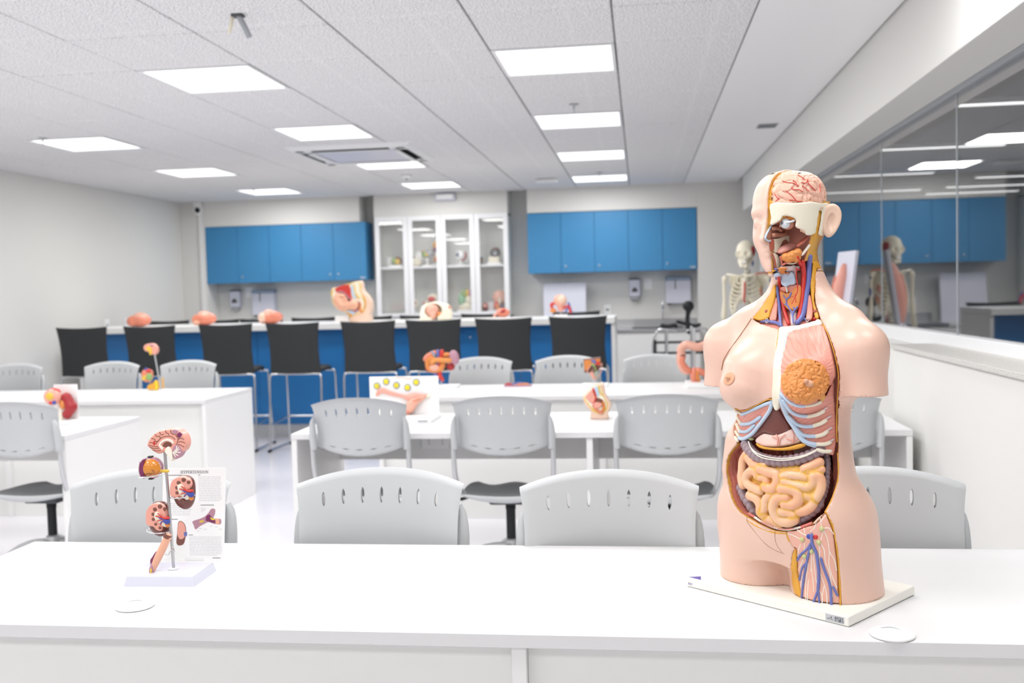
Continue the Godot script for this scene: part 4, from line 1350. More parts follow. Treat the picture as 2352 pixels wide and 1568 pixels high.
func pancreas_model():
	var t := thing("pancreas_model", "red, orange and mauve model of pancreas, gut and spleen over the rear right table", "anatomical model", Vector3(-1.31, TBL, -6.42))
	base_plate(t, 0.2, 0.16, 0.016, Vector3(0.0, 0, -0.02))
	pipe(t, "rod", "silver_paint", [-0.02, 0.016, -0.03, -0.02, 0.18, -0.03], 0.005)
	var s := 0.000222
	var p := func(x: float, y: float, z := 0.0) -> Vector3: return Vector3((x - 1000) * s, (1390 - y) * s, z)
	var run := func(called: String, m: String, pts: Array, rad, z := 0.0):
		var a := []
		for k in range(0, pts.size(), 2):
			a.append(p.call(pts[k], pts[k + 1], z))
		put(called, G.new().tube(curve(a, 4), rad, 10), m, t)
	run.call("liver_edge", "salmon", [480, 520, 560, 430, 700, 360, 770, 330], 0.017, 0.0)
	run.call("bile_duct", "bluegrey", [700, 300, 760, 370, 780, 440], 0.008, 0.014)
	run.call("vena_cava", "vein", [870, 280, 870, 440, 850, 640, 850, 800, 790, 960, 740, 1110], 0.0115, 0.004)
	run.call("aorta", "red", [990, 300, 970, 440, 920, 640, 900, 800, 905, 930, 900, 1040], 0.015, 0.0)
	run.call("iliac_artery", "red", [900, 1020, 950, 1080, 990, 1150], 0.012, 0.004)
	run.call("iliac_artery", "red", [895, 1020, 850, 1080, 800, 1110], 0.012, 0.004)
	run.call("iliac_vein", "vein", [800, 1090, 900, 1150, 980, 1200], 0.008, -0.006)
	run.call("duodenum", "orange", [720, 480, 580, 560, 560, 700, 620, 820, 780, 860, 940, 820, 1010, 690], 0.019, 0.006)
	run.call("pancreas", "gland", [700, 620, 780, 560, 900, 545, 1100, 560, 1240, 560], 0.018, 0.022)
	run.call("kidney_lobe", "orange", [1080, 400, 1190, 400], 0.016, 0.0)
	blob(t, "spleen", "mauve", p.call(1370, 480, 0.01), Vector3(0.033, 0.05, 0.024), Basis(Vector3.BACK, 0.2))
	blob(t, "kidney", "deep_red", p.call(1240, 760, -0.01), Vector3(0.028, 0.026, 0.022))
	blob(t, "gut_loop", "flesh_pink", p.call(760, 780, 0.016), Vector3(0.034, 0.026, 0.016))
	blob(t, "right_kidney", "deep_red", p.call(530, 780, -0.006), Vector3(0.014, 0.03, 0.018))

func skin_block():
	var t := thing("block_model", "square brick-red block model with pink organ front, on a thin clear rod", "anatomical model", Vector3(-0.312, TBL, -6.42))
	base_plate(t, 0.17, 0.15, 0.014, Vector3(0.01, 0, 0))
	put("rod", G.new().tube(vec3s([0, 0.014, 0, 0, 0.11, 0]), 0.007, 10), "acrylic", t)
	var o := Vector2(445, 730)
	var s := 0.000345
	cut(t, "block", "brown", [262, 225, 580, 195, 590, 300, 560, 420, 470, 480, 275, 480], o, s, -0.05, 0.0, 0.003, 1)
	cut(t, "block_face", "orange", [275, 240, 575, 215, 580, 330, 400, 330, 330, 420, 280, 440], o, s, -0.01, 0.002, 0.001, 1)
	cut(t, "organ", "flesh_pink", [320, 440, 400, 320, 470, 300, 580, 330, 612, 300, 600, 480, 530, 560, 490, 612, 430, 590, 390, 520, 330, 470], o, s, -0.04, 0.012, 0.006, 2)
	cut(t, "duct", "green", [420, 300, 480, 350, 500, 430, 490, 560, 475, 560, 485, 430, 460, 370, 410, 330], o, s, 0.0, 0.015, 0.001, 2)
	cut(t, "artery", "red", [510, 270, 570, 280, 560, 340, 510, 330], o, s, 0.0, 0.015, 0.003, 2)
	cut(t, "vein", "vein", [400, 240, 480, 235, 500, 300, 450, 290], o, s, 0.0, 0.014, 0.003, 2)
	cut(t, "pouch", "pink", [400, 450, 440, 470, 480, 560, 490, 605, 440, 590, 395, 520], o, s, 0.0, 0.018, 0.005, 2)

func colon_model():
	var t := thing("colon_model", "pink large intestine model cut open, on a steel rod and white base", "anatomical model", Vector3(0.385, TBL, -6.32))
	base_plate(t, 0.30, 0.22, 0.03, Vector3(0.04, 0, 0.02))
	pipe(t, "rod", "silver_paint", [-0.05, 0.03, 0.0, -0.05, 0.36, 0.0], 0.006)
	pipe(t, "transverse_colon", "flesh_pink", [-0.13, 0.19, 0, -0.135, 0.235, 0, -0.1, 0.262, 0.005, -0.03, 0.248, 0.012, 0.03, 0.262, 0.005, 0.06, 0.235, 0, 0.06, 0.19, 0], 0.027)
	pipe(t, "ascending_colon", "flesh_pink", [-0.138, 0.2, 0, -0.14, 0.15, 0.0, -0.12, 0.1, 0.0, -0.08, 0.085, 0.0], [0.026, 0.026, 0.026, 0.026, 0.025, 0.025, 0.024, 0.023, 0.022, 0.021, 0.02, 0.019, 0.018, 0.016, 0.014, 0.012])
	pipe(t, "inner_wall", "salmon", [-0.128, 0.185, 0.016, -0.128, 0.15, 0.018, -0.11, 0.12, 0.016, -0.085, 0.1, 0.012], 0.019)
	blob(t, "dark_opening", "liver", Vector3(-0.128, 0.196, 0.018), Vector3(0.018, 0.008, 0.014))
	pipe(t, "descending_colon", "salmon", [0.06, 0.2, 0.006, 0.055, 0.14, 0.006, 0.04, 0.085, 0.006, 0.0, 0.085, 0.01, -0.03, 0.1, 0.014], 0.022)
	pipe(t, "rectum", "salmon", [-0.055, 0.105, 0.012, -0.06, 0.06, 0.014, -0.05, 0.035, 0.01], [0.016, 0.018, 0.02, 0.021, 0.022, 0.022, 0.023, 0.023, 0.022, 0.02, 0.018])
	blob(t, "dark_opening", "liver", Vector3(0.052, 0.195, 0.02), Vector3(0.018, 0.01, 0.014))
	pipe(t, "rectum_lining", "orange", [-0.035, 0.1, 0.022, -0.035, 0.06, 0.026, -0.03, 0.036, 0.022], 0.012)

func small_rod_model():
	var t := thing("rod_organ_model", "small brain and organs on a steel rod on the left rear table", "anatomical model", Vector3(-3.28, TBL, -6.32))
	base_plate(t, 0.2, 0.15, 0.018, Vector3(0.02, 0, 0.02))
	put("rod", G.new().tube(vec3s([0.035, 0.018, 0, -0.005, 0.31, 0]), 0.0045, 10), "silver_paint", t)
	var s := 0.000284
	var o := Vector2(700, 1330)
	cut(t, "brain_half", "pink", [440, 240, 480, 170, 600, 138, 700, 150, 770, 220, 785, 320, 730, 400, 670, 400, 600, 360, 540, 330, 480, 315], o, s, -0.02, 0.012, 0.006, 3)
	cut(t, "brain_core", "fat_yellow", [510, 240, 570, 205, 640, 215, 665, 290, 640, 400, 600, 405, 580, 330, 530, 290], o, s, 0.0, 0.016, 0.003, 3)
	blob(t, "purple_patch", "mauve", Vector3(-0.01, 0.325, 0.012), Vector3(0.015, 0.008, 0.004))
	cut(t, "heart", "salmon", [350, 900, 390, 780, 500, 760, 590, 800, 600, 950, 540, 1050, 450, 1065, 380, 1000], o, s, -0.025, 0.015, 0.01, 3)
	blob(t, "artery", "red", Vector3(-0.045, 0.152, 0.006), Vector3(0.02, 0.014, 0.014))
	blob(t, "vein", "blue_vein", Vector3(-0.065, 0.162, 0.0), Vector3(0.012, 0.012, 0.012))
	blob(t, "fat_pad", "fat_yellow", Vector3(-0.075, 0.105, 0.014), Vector3(0.014, 0.02, 0.008), Basis(Vector3.BACK, -0.6))
	blob(t, "eye", "green", Vector3(-0.036, 0.112, 0.018), Vector3(0.022, 0.026, 0.02))
	cut(t, "pancreas", "fat", [490, 1230, 500, 1150, 600, 1090, 660, 1060, 700, 1020, 760, 1080, 765, 1200, 720, 1265, 640, 1250, 560, 1255], o, s, -0.015, 0.012, 0.006, 3)
	cut(t, "pancreas_rim", "lemon", [690, 1050, 740, 1060, 765, 1180, 720, 1260, 690, 1240, 720, 1160], o, s, 0.0, 0.016, 0.004, 3)
	put("limb_section", G.new().tube(vec3s([0.052, 0.035, 0.0, 0.05, 0.1, 0.0]), 0.006, 8), "fat", t)
	var paper := thing("paper_sheet", "white paper sheet lying before the small rod model on the left rear table", "paper", Vector3(-3.33, TBL, -6.08), 0.25)
	put("sheet", bx(-0.15, 0, -0.07, 0.15, 0.0015, 0.07, 0.0005), "pure_white", paper)

func kidney_model():
	var t := thing("kidney_model", "red kidney and gland model before an upright white card, on the left table", "anatomical model", Vector3(-3.02, TBL, -4.80))
	base_plate(t, 0.19, 0.15, 0.018)
	put("card", bx(-0.06, 0.018, -0.035, 0.075, 0.2, -0.032, 0.001), "pure_white", t)
	var kb := func(q: Vector3) -> float:
		var d := seg(q, Vector3(0.03, 0.135, 0), Vector3(0.052, 0.085, 0), 0.026, 0.03)
		d = smin(d, seg(q, Vector3(0.052, 0.085, 0), Vector3(0.03, 0.045, 0), 0.03, 0.024), 0.01)
		return maxf(d, -((q - Vector3(0.004, 0.09, 0.02)).length() - 0.03))
	put("kidney", nets(kb, Vector3(-0.02, 0.01, -0.04), Vector3(0.1, 0.18, 0.04), 0.005), "deep_red", t)
	blob(t, "kidney_core", "orange", Vector3(0.016, 0.1, 0.01), Vector3(0.022, 0.026, 0.018))
	blob(t, "gland", "pink", Vector3(-0.035, 0.14, 0.02), Vector3(0.048, 0.042, 0.03))
	blob(t, "gland_rim", "red", Vector3(-0.03, 0.165, 0.012), Vector3(0.035, 0.022, 0.02))
	blob(t, "gland_core", "fat_yellow", Vector3(-0.035, 0.145, 0.045), Vector3(0.022, 0.02, 0.01))
	blob(t, "vein", "blue_vein", Vector3(-0.012, 0.112, 0.045), Vector3(0.011, 0.01, 0.008))
	blob(t, "artery", "red", Vector3(-0.03, 0.11, 0.042), Vector3(0.016, 0.009, 0.008))
	put("stem", G.new().tube(vec3s([0.002, 0.018, 0.01, 0.004, 0.11, 0.012]), [0.009, 0.006], 8), "ivory", t)

func case_models():
	# upper shelf at 1.715, lower at 1.12
	var z := -12.03
	var up := 1.715
	var lo := 1.12
	var t := thing("brain_model", "green and yellow brain model, upper shelf, first door of the glazed cabinet", "anatomical model", Vector3(-3.0, up, z))
	base_plate(t, 0.17, 0.1, 0.025)
	blob(t, "dark_half", "brown", Vector3(0.005, 0.075, -0.01), Vector3(0.062, 0.055, 0.045))
	blob(t, "lobe", "green", Vector3(-0.025, 0.08, 0.02), Vector3(0.035, 0.045, 0.035))
	blob(t, "lobe", "fat_yellow", Vector3(0.02, 0.065, 0.025), Vector3(0.036, 0.036, 0.035))
	put("card", bx(-0.13, 0, -0.05, -0.07, 0.13, -0.046, 0.001), "pure_white", t)
	t = thing("hand_model", "cream bone model under a tilted white card on the upper left shelf", "anatomical model", Vector3(-2.80, up, z))
	blob(t, "bone", "bone", Vector3(0.03, 0.05, 0.0), Vector3(0.085, 0.055, 0.05))
	blob(t, "muscle", "brown", Vector3(0.0, 0.115, 0.0), Vector3(0.032, 0.022, 0.03))
	put("card", bx(-0.04, 0.06, -0.04, 0.06, 0.2, -0.036, 0.001), "pure_white", t).rotation.z = -0.5
	t = thing("brain_stem_model", "grey-green brain half with white stem, upper shelf, second door of the cabinet", "anatomical model", Vector3(-2.61, up, z))
	base_plate(t, 0.11, 0.1, 0.016)
	put("stem", G.new().tube(vec3s([0.0, 0.016, 0, 0.0, 0.13, 0]), [0.01, 0.018], 10), "pure_white", t)
	blob(t, "half", "grey_plate", Vector3(0.015, 0.155, 0.0), Vector3(0.07, 0.055, 0.045))
	blob(t, "front_lobe", "green", Vector3(-0.03, 0.15, 0.025), Vector3(0.035, 0.04, 0.03))
	blob(t, "core", "fat_yellow", Vector3(0.0, 0.14, 0.04), Vector3(0.025, 0.018, 0.012))
	blob(t, "patch", "pink", Vector3(-0.035, 0.185, 0.02), Vector3(0.025, 0.015, 0.02))
	t = thing("coloured_skull_model", "skull model with yellow cap and maroon band on a white stand, second cabinet door", "anatomical model", Vector3(-2.47, up, z))
	put("base", G.new().lathe(vec2s([0, 0, 0.1, 0, 0.09, 0.02, 0.02, 0.03, 0.016, 0.06, 0, 0.06]), Vector3.ZERO, 24), "pure_white", t)
	blob(t, "cap", "fat", Vector3(0.0, 0.255, 0.0), Vector3(0.068, 0.055, 0.07))
	blob(t, "band", "purple", Vector3(0.0, 0.205, 0.0), Vector3(0.066, 0.04, 0.068))
	blob(t, "face", "ivory", Vector3(0.015, 0.135, 0.02), Vector3(0.045, 0.055, 0.05))
	blob(t, "jaw", "orange", Vector3(-0.03, 0.085, 0.01), Vector3(0.026, 0.035, 0.03))
	t = thing("eye_model", "white eyeball model with grey iris and red muscle on a stand, third cabinet door", "anatomical model", Vector3(-2.19, up, z))
	put("base", G.new().lathe(vec2s([0, 0, 0.065, 0, 0.06, 0.012, 0.014, 0.016, 0.01, 0.06, 0, 0.06]), Vector3.ZERO, 24), "pure_white", t)
	blob(t, "eyeball", "pure_white", Vector3(0, 0.125, 0), Vector3(0.062, 0.062, 0.062))
	blob(t, "iris", "bluegrey", Vector3(-0.022, 0.13, 0.05), Vector3(0.028, 0.028, 0.016))
	blob(t, "pupil", "black", Vector3(-0.025, 0.131, 0.064), Vector3(0.012, 0.012, 0.006))
	pipe(t, "eye_muscle", "deep_red", [0.02, 0.06, 0.01, 0.055, 0.08, 0, 0.068, 0.12, 0, 0.06, 0.155, 0], 0.011)
	t = thing("retina_model", "dark sphere eye model on a cream block, upper shelf, fourth cabinet door", "anatomical model", Vector3(-1.77, up, z))
	base_plate(t, 0.17, 0.1, 0.022)
	put("block", bx(-0.065, 0.022, -0.04, 0.065, 0.095, 0.04, 0.006), "ivory", t)
	blob(t, "sphere", "dark_grey", Vector3(0.015, 0.14, 0.0), Vector3(0.066, 0.066, 0.06))
	blob(t, "cap", "liver", Vector3(0.02, 0.178, 0.0), Vector3(0.05, 0.03, 0.05))
	blob(t, "lens", "grey_plate", Vector3(0.02, 0.13, 0.052), Vector3(0.024, 0.022, 0.014))
	t = thing("ear_model", "tiny dark and yellow model at the left of the fourth door's upper shelf", "anatomical model", Vector3(-1.925, up, z))
	blob(t, "body", "dark_grey", Vector3(0, 0.05, 0), Vector3(0.022, 0.05, 0.022))
	blob(t, "patch", "fat", Vector3(0.004, 0.045, 0.018), Vector3(0.01, 0.012, 0.008))
	# lower shelf
	t = thing("fetal_skull_model", "pale skull model with maroon cheek, lower shelf, first cabinet door", "anatomical model", Vector3(-2.83, lo, z))
	base_plate(t, 0.13, 0.09, 0.04)
	blob(t, "skull", "bone", Vector3(0.02, 0.13, 0), Vector3(0.075, 0.075, 0.05))
	blob(t, "muscle", "deep_red", Vector3(0.03, 0.145, 0.035), Vector3(0.04, 0.035, 0.025))
	blob(t, "snout", "salmon", Vector3(-0.05, 0.11, 0.02), Vector3(0.024, 0.02, 0.02))
	t = thing("skull_section_model", "white skull section with a big red patch and blue below, second cabinet door", "anatomical model", Vector3(-2.58, lo, z))
	base_plate(t, 0.17, 0.1, 0.045)
	blob(t, "skull", "bone", Vector3(0.03, 0.18, 0), Vector3(0.085, 0.075, 0.05))
	blob(t, "face", "ivory", Vector3(-0.05, 0.12, 0.0), Vector3(0.035, 0.05, 0.035))
	blob(t, "red_patch", "red", Vector3(0.02, 0.185, 0.038), Vector3(0.05, 0.036, 0.02))
	blob(t, "vein", "blue_vein", Vector3(-0.01, 0.105, 0.035), Vector3(0.025, 0.024, 0.012))
	blob(t, "nose", "salmon", Vector3(-0.09, 0.14, 0.0), Vector3(0.018, 0.02, 0.018))
	t = thing("head_section_model", "mint, green and cream head model with a domed cream base, third cabinet door", "anatomical model", Vector3(-2.13, lo, z))
	base_plate(t, 0.22, 0.12, 0.05)
	blob(t, "dome", "bone", Vector3(0.0, 0.08, 0.0), Vector3(0.1, 0.06, 0.06))
	blob(t, "mint_half", "mint", Vector3(-0.055, 0.17, 0.0), Vector3(0.05, 0.09, 0.05))
	blob(t, "green_half", "green", Vector3(-0.03, 0.235, 0.0), Vector3(0.045, 0.065, 0.045))
	blob(t, "cream_half", "bone", Vector3(0.035, 0.16, 0.005), Vector3(0.05, 0.075, 0.05))
	blob(t, "yellow_strip", "fat_yellow", Vector3(0.018, 0.245, 0.02), Vector3(0.022, 0.055, 0.03))
	blob(t, "pink_side", "mauve", Vector3(0.055, 0.235, 0.0), Vector3(0.04, 0.06, 0.045))
	t = thing("larynx_model", "small dark pink model beside a white card, lower shelf, fourth cabinet door", "anatomical model", Vector3(-1.90, lo, z))
	blob(t, "body", "deep_red", Vector3(0, 0.075, 0), Vector3(0.038, 0.055, 0.04))
	blob(t, "rim", "pink", Vector3(0.0, 0.085, 0.022), Vector3(0.028, 0.034, 0.024))
	blob(t, "opening", "liver", Vector3(0, 0.06, 0.036), Vector3(0.018, 0.02, 0.014))
	put("card", bx(0.03, 0, -0.04, 0.1, 0.135, -0.036, 0.001), "pure_white", t)
	put("base", bx(-0.06, 0, -0.05, 0.12, 0.022, 0.05, 0.002), "lavender", t)
	t = thing("head_half_model", "large brown head half with red and blue throat, lower shelf, fourth cabinet door", "anatomical model", Vector3(-1.72, lo, z))
	base_plate(t, 0.12, 0.1, 0.03)
	blob(t, "head", "flesh_pink", Vector3(0.0, 0.19, -0.01), Vector3(0.085, 0.085, 0.05))
	blob(t, "neck", "brown", Vector3(0.02, 0.08, -0.01), Vector3(0.055, 0.07, 0.04))
	blob(t, "stem", "ivory", Vector3(0.01, 0.145, 0.034), Vector3(0.015, 0.05, 0.015))
	blob(t, "throat", "red", Vector3(-0.035, 0.09, 0.03), Vector3(0.035, 0.05, 0.02))
	blob(t, "tongue", "orange", Vector3(-0.015, 0.07, 0.042), Vector3(0.025, 0.03, 0.014))
	blob(t, "vein", "blue_vein", Vector3(0.035, 0.08, 0.034), Vector3(0.014, 0.02, 0.012))

func trainer():
	# exercise bike like stand with black saddle and grips beside the sink
	var t := thing("exercise_stand", "chrome and black wheeled stand with a black knobbed lever beside the sink", "stand", Vector3(0.46, 0, -10.35))
	pipe(t, "lever", "black", [0.04, 0.92, 0.0, 0.02, 1.02, 0.0, 0.03, 1.12, 0.0, 0.05, 1.17, 0.0], [0.036, 0.034, 0.032, 0.03, 0.027, 0.025, 0.024, 0.024, 0.024, 0.026, 0.028, 0.03, 0.034, 0.038, 0.04, 0.042])
	blob(t, "knob", "black", Vector3(0.03, 1.18, 0.0), Vector3(0.058, 0.055, 0.05))
	pipe(t, "grip", "black", [-0.08, 1.02, 0.0, 0.02, 0.99, 0.0, 0.1, 0.975, 0.0, 0.14, 0.985, 0.0], 0.02)
	pipe(t, "saddle", "black", [-0.24, 0.985, 0.05, -0.19, 0.975, 0.05, -0.12, 0.985, 0.05, -0.1, 0.975, 0.05], 0.022)
	for x in [-0.2, 0.06]:
		pipe(t, "post", "chrome", [x, 0.06, 0.04, x, 0.96, 0.04], 0.02)
	for s in [-1, 1]:
		pipe(t, "hoop", "chrome", [-0.3 * s - 0.04, 0.1, 0.05, -0.3 * s - 0.04, 0.72, 0.05, -0.27 * s - 0.04, 0.9, 0.05, -0.2 * s - 0.04, 0.95, 0.05, -0.05 * s - 0.04, 0.93, 0.05], 0.011)
	for y in [0.81, 0.70, 0.36]:
		put("crossbar", bx(-0.33, y - 0.012, 0.03, 0.25, y + 0.012, 0.055, 0.003), "black", t)
	put("side_bar", bx(-0.335, 0.66, 0.03, -0.305, 0.84, 0.06, 0.003), "black", t)
	put("foot", bx(-0.34, 0.0, -0.18, 0.27, 0.06, 0.2, 0.01), "dark_grey", t)

# ---------------------------------------------------------------- skeleton
func skeleton():
	var t := thing("skeleton", "white standing skeleton with red and blue painted muscle marks, behind the torso's shoulder", "skeleton", Vector3(0.84, 0.0, -8.07), -0.32)
	# skull: cranium, face and jaw with sockets
	var c := Vector3(0, 1.655, 0.0)
	var f := func(q: Vector3) -> float:
		q -= c
		var d := (Vector3(q.x / 0.073, q.y / 0.083, (q.z + 0.012) / 0.094).length() - 1.0) * 0.078
		d = smin(d, seg(q, Vector3(-0.035, -0.03, 0.06), Vector3(0.035, -0.03, 0.06), 0.032, 0.032), 0.02)
		d = smin(d, seg(q, Vector3(0, -0.05, 0.055), Vector3(0, -0.085, 0.06), 0.036, 0.032), 0.02)
		d = minf(d, smin(seg(q, Vector3(-0.05, -0.075, 0.005), Vector3(-0.018, -0.125, 0.065), 0.013, 0.016), seg(q, Vector3(0.05, -0.075, 0.005), Vector3(0.018, -0.125, 0.065), 0.013, 0.016), 0.02))
		for s in [-1, 1]:
			d = maxf(d, -(Vector3((q.x - s * 0.033) / 1.1, q.y + 0.025, q.z - 0.092).length() - 0.02))
		return maxf(d, -seg(q, Vector3(0, -0.05, 0.105), Vector3(0, -0.062, 0.1), 0.009, 0.014))
	put("skull", nets(f, c - Vector3(0.09, 0.16, 0.12), c + Vector3(0.09, 0.1, 0.12), 0.006), "bone", t)
	blob(t, "temple_muscle", "deep_red", c + Vector3(0.058, -0.005, 0.008), Vector3(0.02, 0.042, 0.046))
	blob(t, "neck_mark", "blue_vein", c + Vector3(0.055, -0.1, 0.0), Vector3(0.008, 0.028, 0.01))
	put("teeth", bx(-0.024, 1.555, 0.07, 0.024, 1.57, 0.093, 0.004), "pure_white", t)
	for k in 22:
		var y := 1.55 - 0.032 * k
		var r := lerpf(0.016, 0.027, k / 21.0)
		var z := -0.02 - 0.05 * sin(clampf((k - 4) / 10.0, 0.0, 1.0) * PI) + 0.02 * sin(clampf((k - 12) / 10.0, 0.0, 1.0) * PI)
		var g := G.new().lathe(vec2s([0, -0.012, r, -0.012, r * 0.86, 0.0, r, 0.012, 0, 0.012]), Vector3(0, y, z), 12)
		g.box(Vector3(-0.005, y - 0.014, z - r - 0.035), Vector3(0.005, y + 0.004, z - r * 0.5), 0.003)
		put("vertebra", g, "bone", t)
	put("sternum", G.new().box(Vector3(-0.02, 1.27, 0.082), Vector3(0.02, 1.44, 0.094), 0.005), "ivory", t)
	pipe(t, "sternum_mark", "red", [0.012, 1.40, 0.098, 0.01, 1.33, 0.1, 0.004, 1.27, 0.1, 0.012, 1.245, 0.098], 0.007)
	var half := [0.07, 0.09, 0.105, 0.115, 0.122, 0.126, 0.128, 0.126, 0.12, 0.112]
	for k in 10:
		for s in [-1, 1]:
			var w: float = half[k]
			var y0 := 1.445 - 0.024 * k
			var drop := 0.045 + 0.008 * k
			var zf := 0.08 - 0.004 * k
			var end := Vector3(s * (0.022 + maxf(0, k - 6) * 0.02), maxf(y0 - drop - 0.01, 1.285 - maxf(0, k - 6) * 0.02), zf + 0.008)
			var path := curve([Vector3(s * 0.02, y0 + 0.02, -0.075), Vector3(s * w * 0.75, y0 + 0.012, -0.09), Vector3(s * w, y0 - drop * 0.4, -0.01), Vector3(s * w * 0.75, y0 - drop, zf * 0.8), end], 5)
			put("rib", G.new().tube(path, 0.0062, 6, true, 1.5), "bone", t)
			if s > 0 and k in [3, 4, 6, 7]:
				put("rib_mark", G.new().tube(path.slice(9, 13), 0.0085, 6, true, 1.3), "salmon", t)
	for s in [-1, 1]:
		pipe(t, "clavicle", "bone", [s * 0.02, 1.45, 0.085, s * 0.08, 1.462, 0.08, s * 0.15, 1.47, 0.01], 0.008)
		var sc := G.new().prism(poly2([0.0, 0.0, 0.09, 0.02, 0.1, -0.03, 0.05, -0.14, 0.01, -0.1]), -0.004, 0.004, 0.001)
		var so := put("scapula", sc, "bone", t)
		so.position = Vector3(s * 0.06, 1.45, -0.1)
		so.scale.x = s
		so.rotation.y = -s * 0.3
		pipe(t, "humerus", "bone", [s * 0.172, 1.44, -0.01, s * 0.18, 1.39, -0.01, s * 0.178, 1.26, -0.01, s * 0.185, 1.12, -0.01], [0.022, 0.024, 0.022, 0.018, 0.014, 0.0125, 0.012, 0.012, 0.012, 0.0125, 0.013, 0.015, 0.018, 0.021, 0.022, 0.02])
		pipe(t, "forearm_bone", "bone", [s * 0.19, 1.1, 0.0, s * 0.205, 0.86, 0.03], 0.01)
		pipe(t, "forearm_bone", "bone", [s * 0.178, 1.1, -0.015, s * 0.19, 0.86, 0.02], 0.009)
		put("hand", G.new().box(Vector3(s * 0.2 - 0.03, 0.70, 0.02), Vector3(s * 0.2 + 0.03, 0.85, 0.045), 0.01), "bone", t)
		pipe(t, "femur", "bone", [s * 0.09, 0.86, 0.0, s * 0.115, 0.83, 0.0, s * 0.1, 0.65, 0.01, s * 0.08, 0.45, 0.0], 0.018)
		pipe(t, "tibia", "bone", [s * 0.08, 0.43, 0.0, s * 0.08, 0.2, 0.0, s * 0.085, 0.09, -0.01], 0.016)
		put("foot", G.new().box(Vector3(s * 0.085 - 0.03, 0.05, -0.05), Vector3(s * 0.085 + 0.035, 0.09, 0.16), 0.014), "bone", t)
	blob(t, "arm_mark", "blue_vein", Vector3(0.19, 1.3, 0.0), Vector3(0.008, 0.035, 0.014))
	blob(t, "arm_mark", "blue_vein", Vector3(0.19, 1.41, 0.01), Vector3(0.006, 0.009, 0.009))
	pipe(t, "shoulder_mark", "salmon", [0.1, 1.465, 0.082, 0.15, 1.475, 0.02, 0.175, 1.462, -0.01], 0.008)
	blob(t, "spine_ball", "mint", Vector3(-0.01, 1.13, 0.03), Vector3(0.025, 0.022, 0.02))
	put("spine_artery", G.new().tube(vec3s([0.03, 1.2, -0.03, 0.032, 1.0, -0.02]), 0.006, 8), "deep_red", t)
	var pel := func(q: Vector3) -> float:
		var d := 1e9
		for s in [-1, 1]:
			d = minf(d, smin(Vector3((q.x - s * 0.085) / 0.06, (q.y - 0.95) / 0.075, (q.z + 0.02) / 0.02).length() * 0.02 - 0.02, seg(q, Vector3(s * 0.09, 0.87, 0.01), Vector3(s * 0.015, 0.84, 0.06), 0.026, 0.014), 0.02))
		return minf(d, seg(q, Vector3(0, 0.94, -0.05), Vector3(0, 0.86, -0.08), 0.035, 0.015))
	put("pelvis", nets(pel, Vector3(-0.17, 0.78, -0.13), Vector3(0.17, 1.06, 0.1), 0.009), "bone", t)
	put("pole", G.new().tube(vec3s([0, 0.06, -0.13, 0, 1.5, -0.11]), 0.011, 10), "chrome", t)
	put("stand_base", G.new().lathe(vec2s([0, 0, 0.25, 0, 0.25, 0.02, 0.03, 0.05, 0, 0.05]), Vector3(0, 0, -0.03), 28), "chrome", t)

# ---------------------------------------------------------------- stand of small organs with its text card
# outlines in tenths of a millimetre from the stand's origin
func plate(t: Node, called: String, m, pts: Array, z0: float, z1: float, bev := 0.0015, round := 3) -> MeshInstance3D:
	var q := vec2s(pts)
	for k in q.size():
		q[k] *= 0.0001
	if round > 1:
		q = curve(q, round, true)
	return put(called, G.new().prism(PackedVector2Array(q), z0, z1, bev, round > 1), m, t)

# an outline swelling to a rounded body
func pillow(t: Node, called: String, m, pts: Array, z: float, h: float, round := 3, unit := 0.0001, x := Transform3D.IDENTITY) -> MeshInstance3D:
	var q := vec2s(pts)
	for k in q.size():
		q[k] *= unit
	if round > 1:
		q = curve(q, round, true)
	var c := Vector2.ZERO
	for a in q:
		c += a / q.size()
	var rings := []
	for s in [-0.04, -0.3, -0.55, -0.75, -0.9, -0.97, 1.0, 0.97, 0.9, 0.75, 0.55, 0.3, 0.04]:
		var r := []
		for a in q:
			var p: Vector2 = c + (a - c) * absf(s)
			r.append(Vector3(p.x, p.y, z + (1.0 if s > 0 else -1.0) * h * sqrt(maxf(0.0, 1.0 - s * s))))
		rings.append(r)
	var g := G.new()
	g.x = x
	return put(called, g.skin(rings, true, true, true), m, t)

func strokes(t: Node, called: String, m, lines: Array, z: float, rad: float, unit := 0.0001) -> MeshInstance3D:
	var g := G.new()
	for l in lines:
		var a := []
		for k in range(0, l.size(), 2):
			a.append(Vector3(l[k] * unit, l[k + 1] * unit, z))
		g.tube(curve(a, 4), rad, 6)
	return put(called, g, m, t)

func lettering(t: Node, called: String, text: String, m, at: Vector3, height: float, font := "Droid Sans", bold := false, flat := 0.0003) -> MeshInstance3D:
	var f := SystemFont.new()
	f.font_names = PackedStringArray([font])
	if bold: f.font_weight = 700
	var tm := TextMesh.new()
	tm.text = text
	tm.font = f
	tm.font_size = 64
	tm.pixel_size = height / 46.0
	tm.depth = flat
	tm.curve_step = 2.0
	var o := MeshInstance3D.new()
	o.name = called
	o.mesh = tm
	o.material_override = M[m]
	o.position = at
	t.add_child(o, true)
	return o

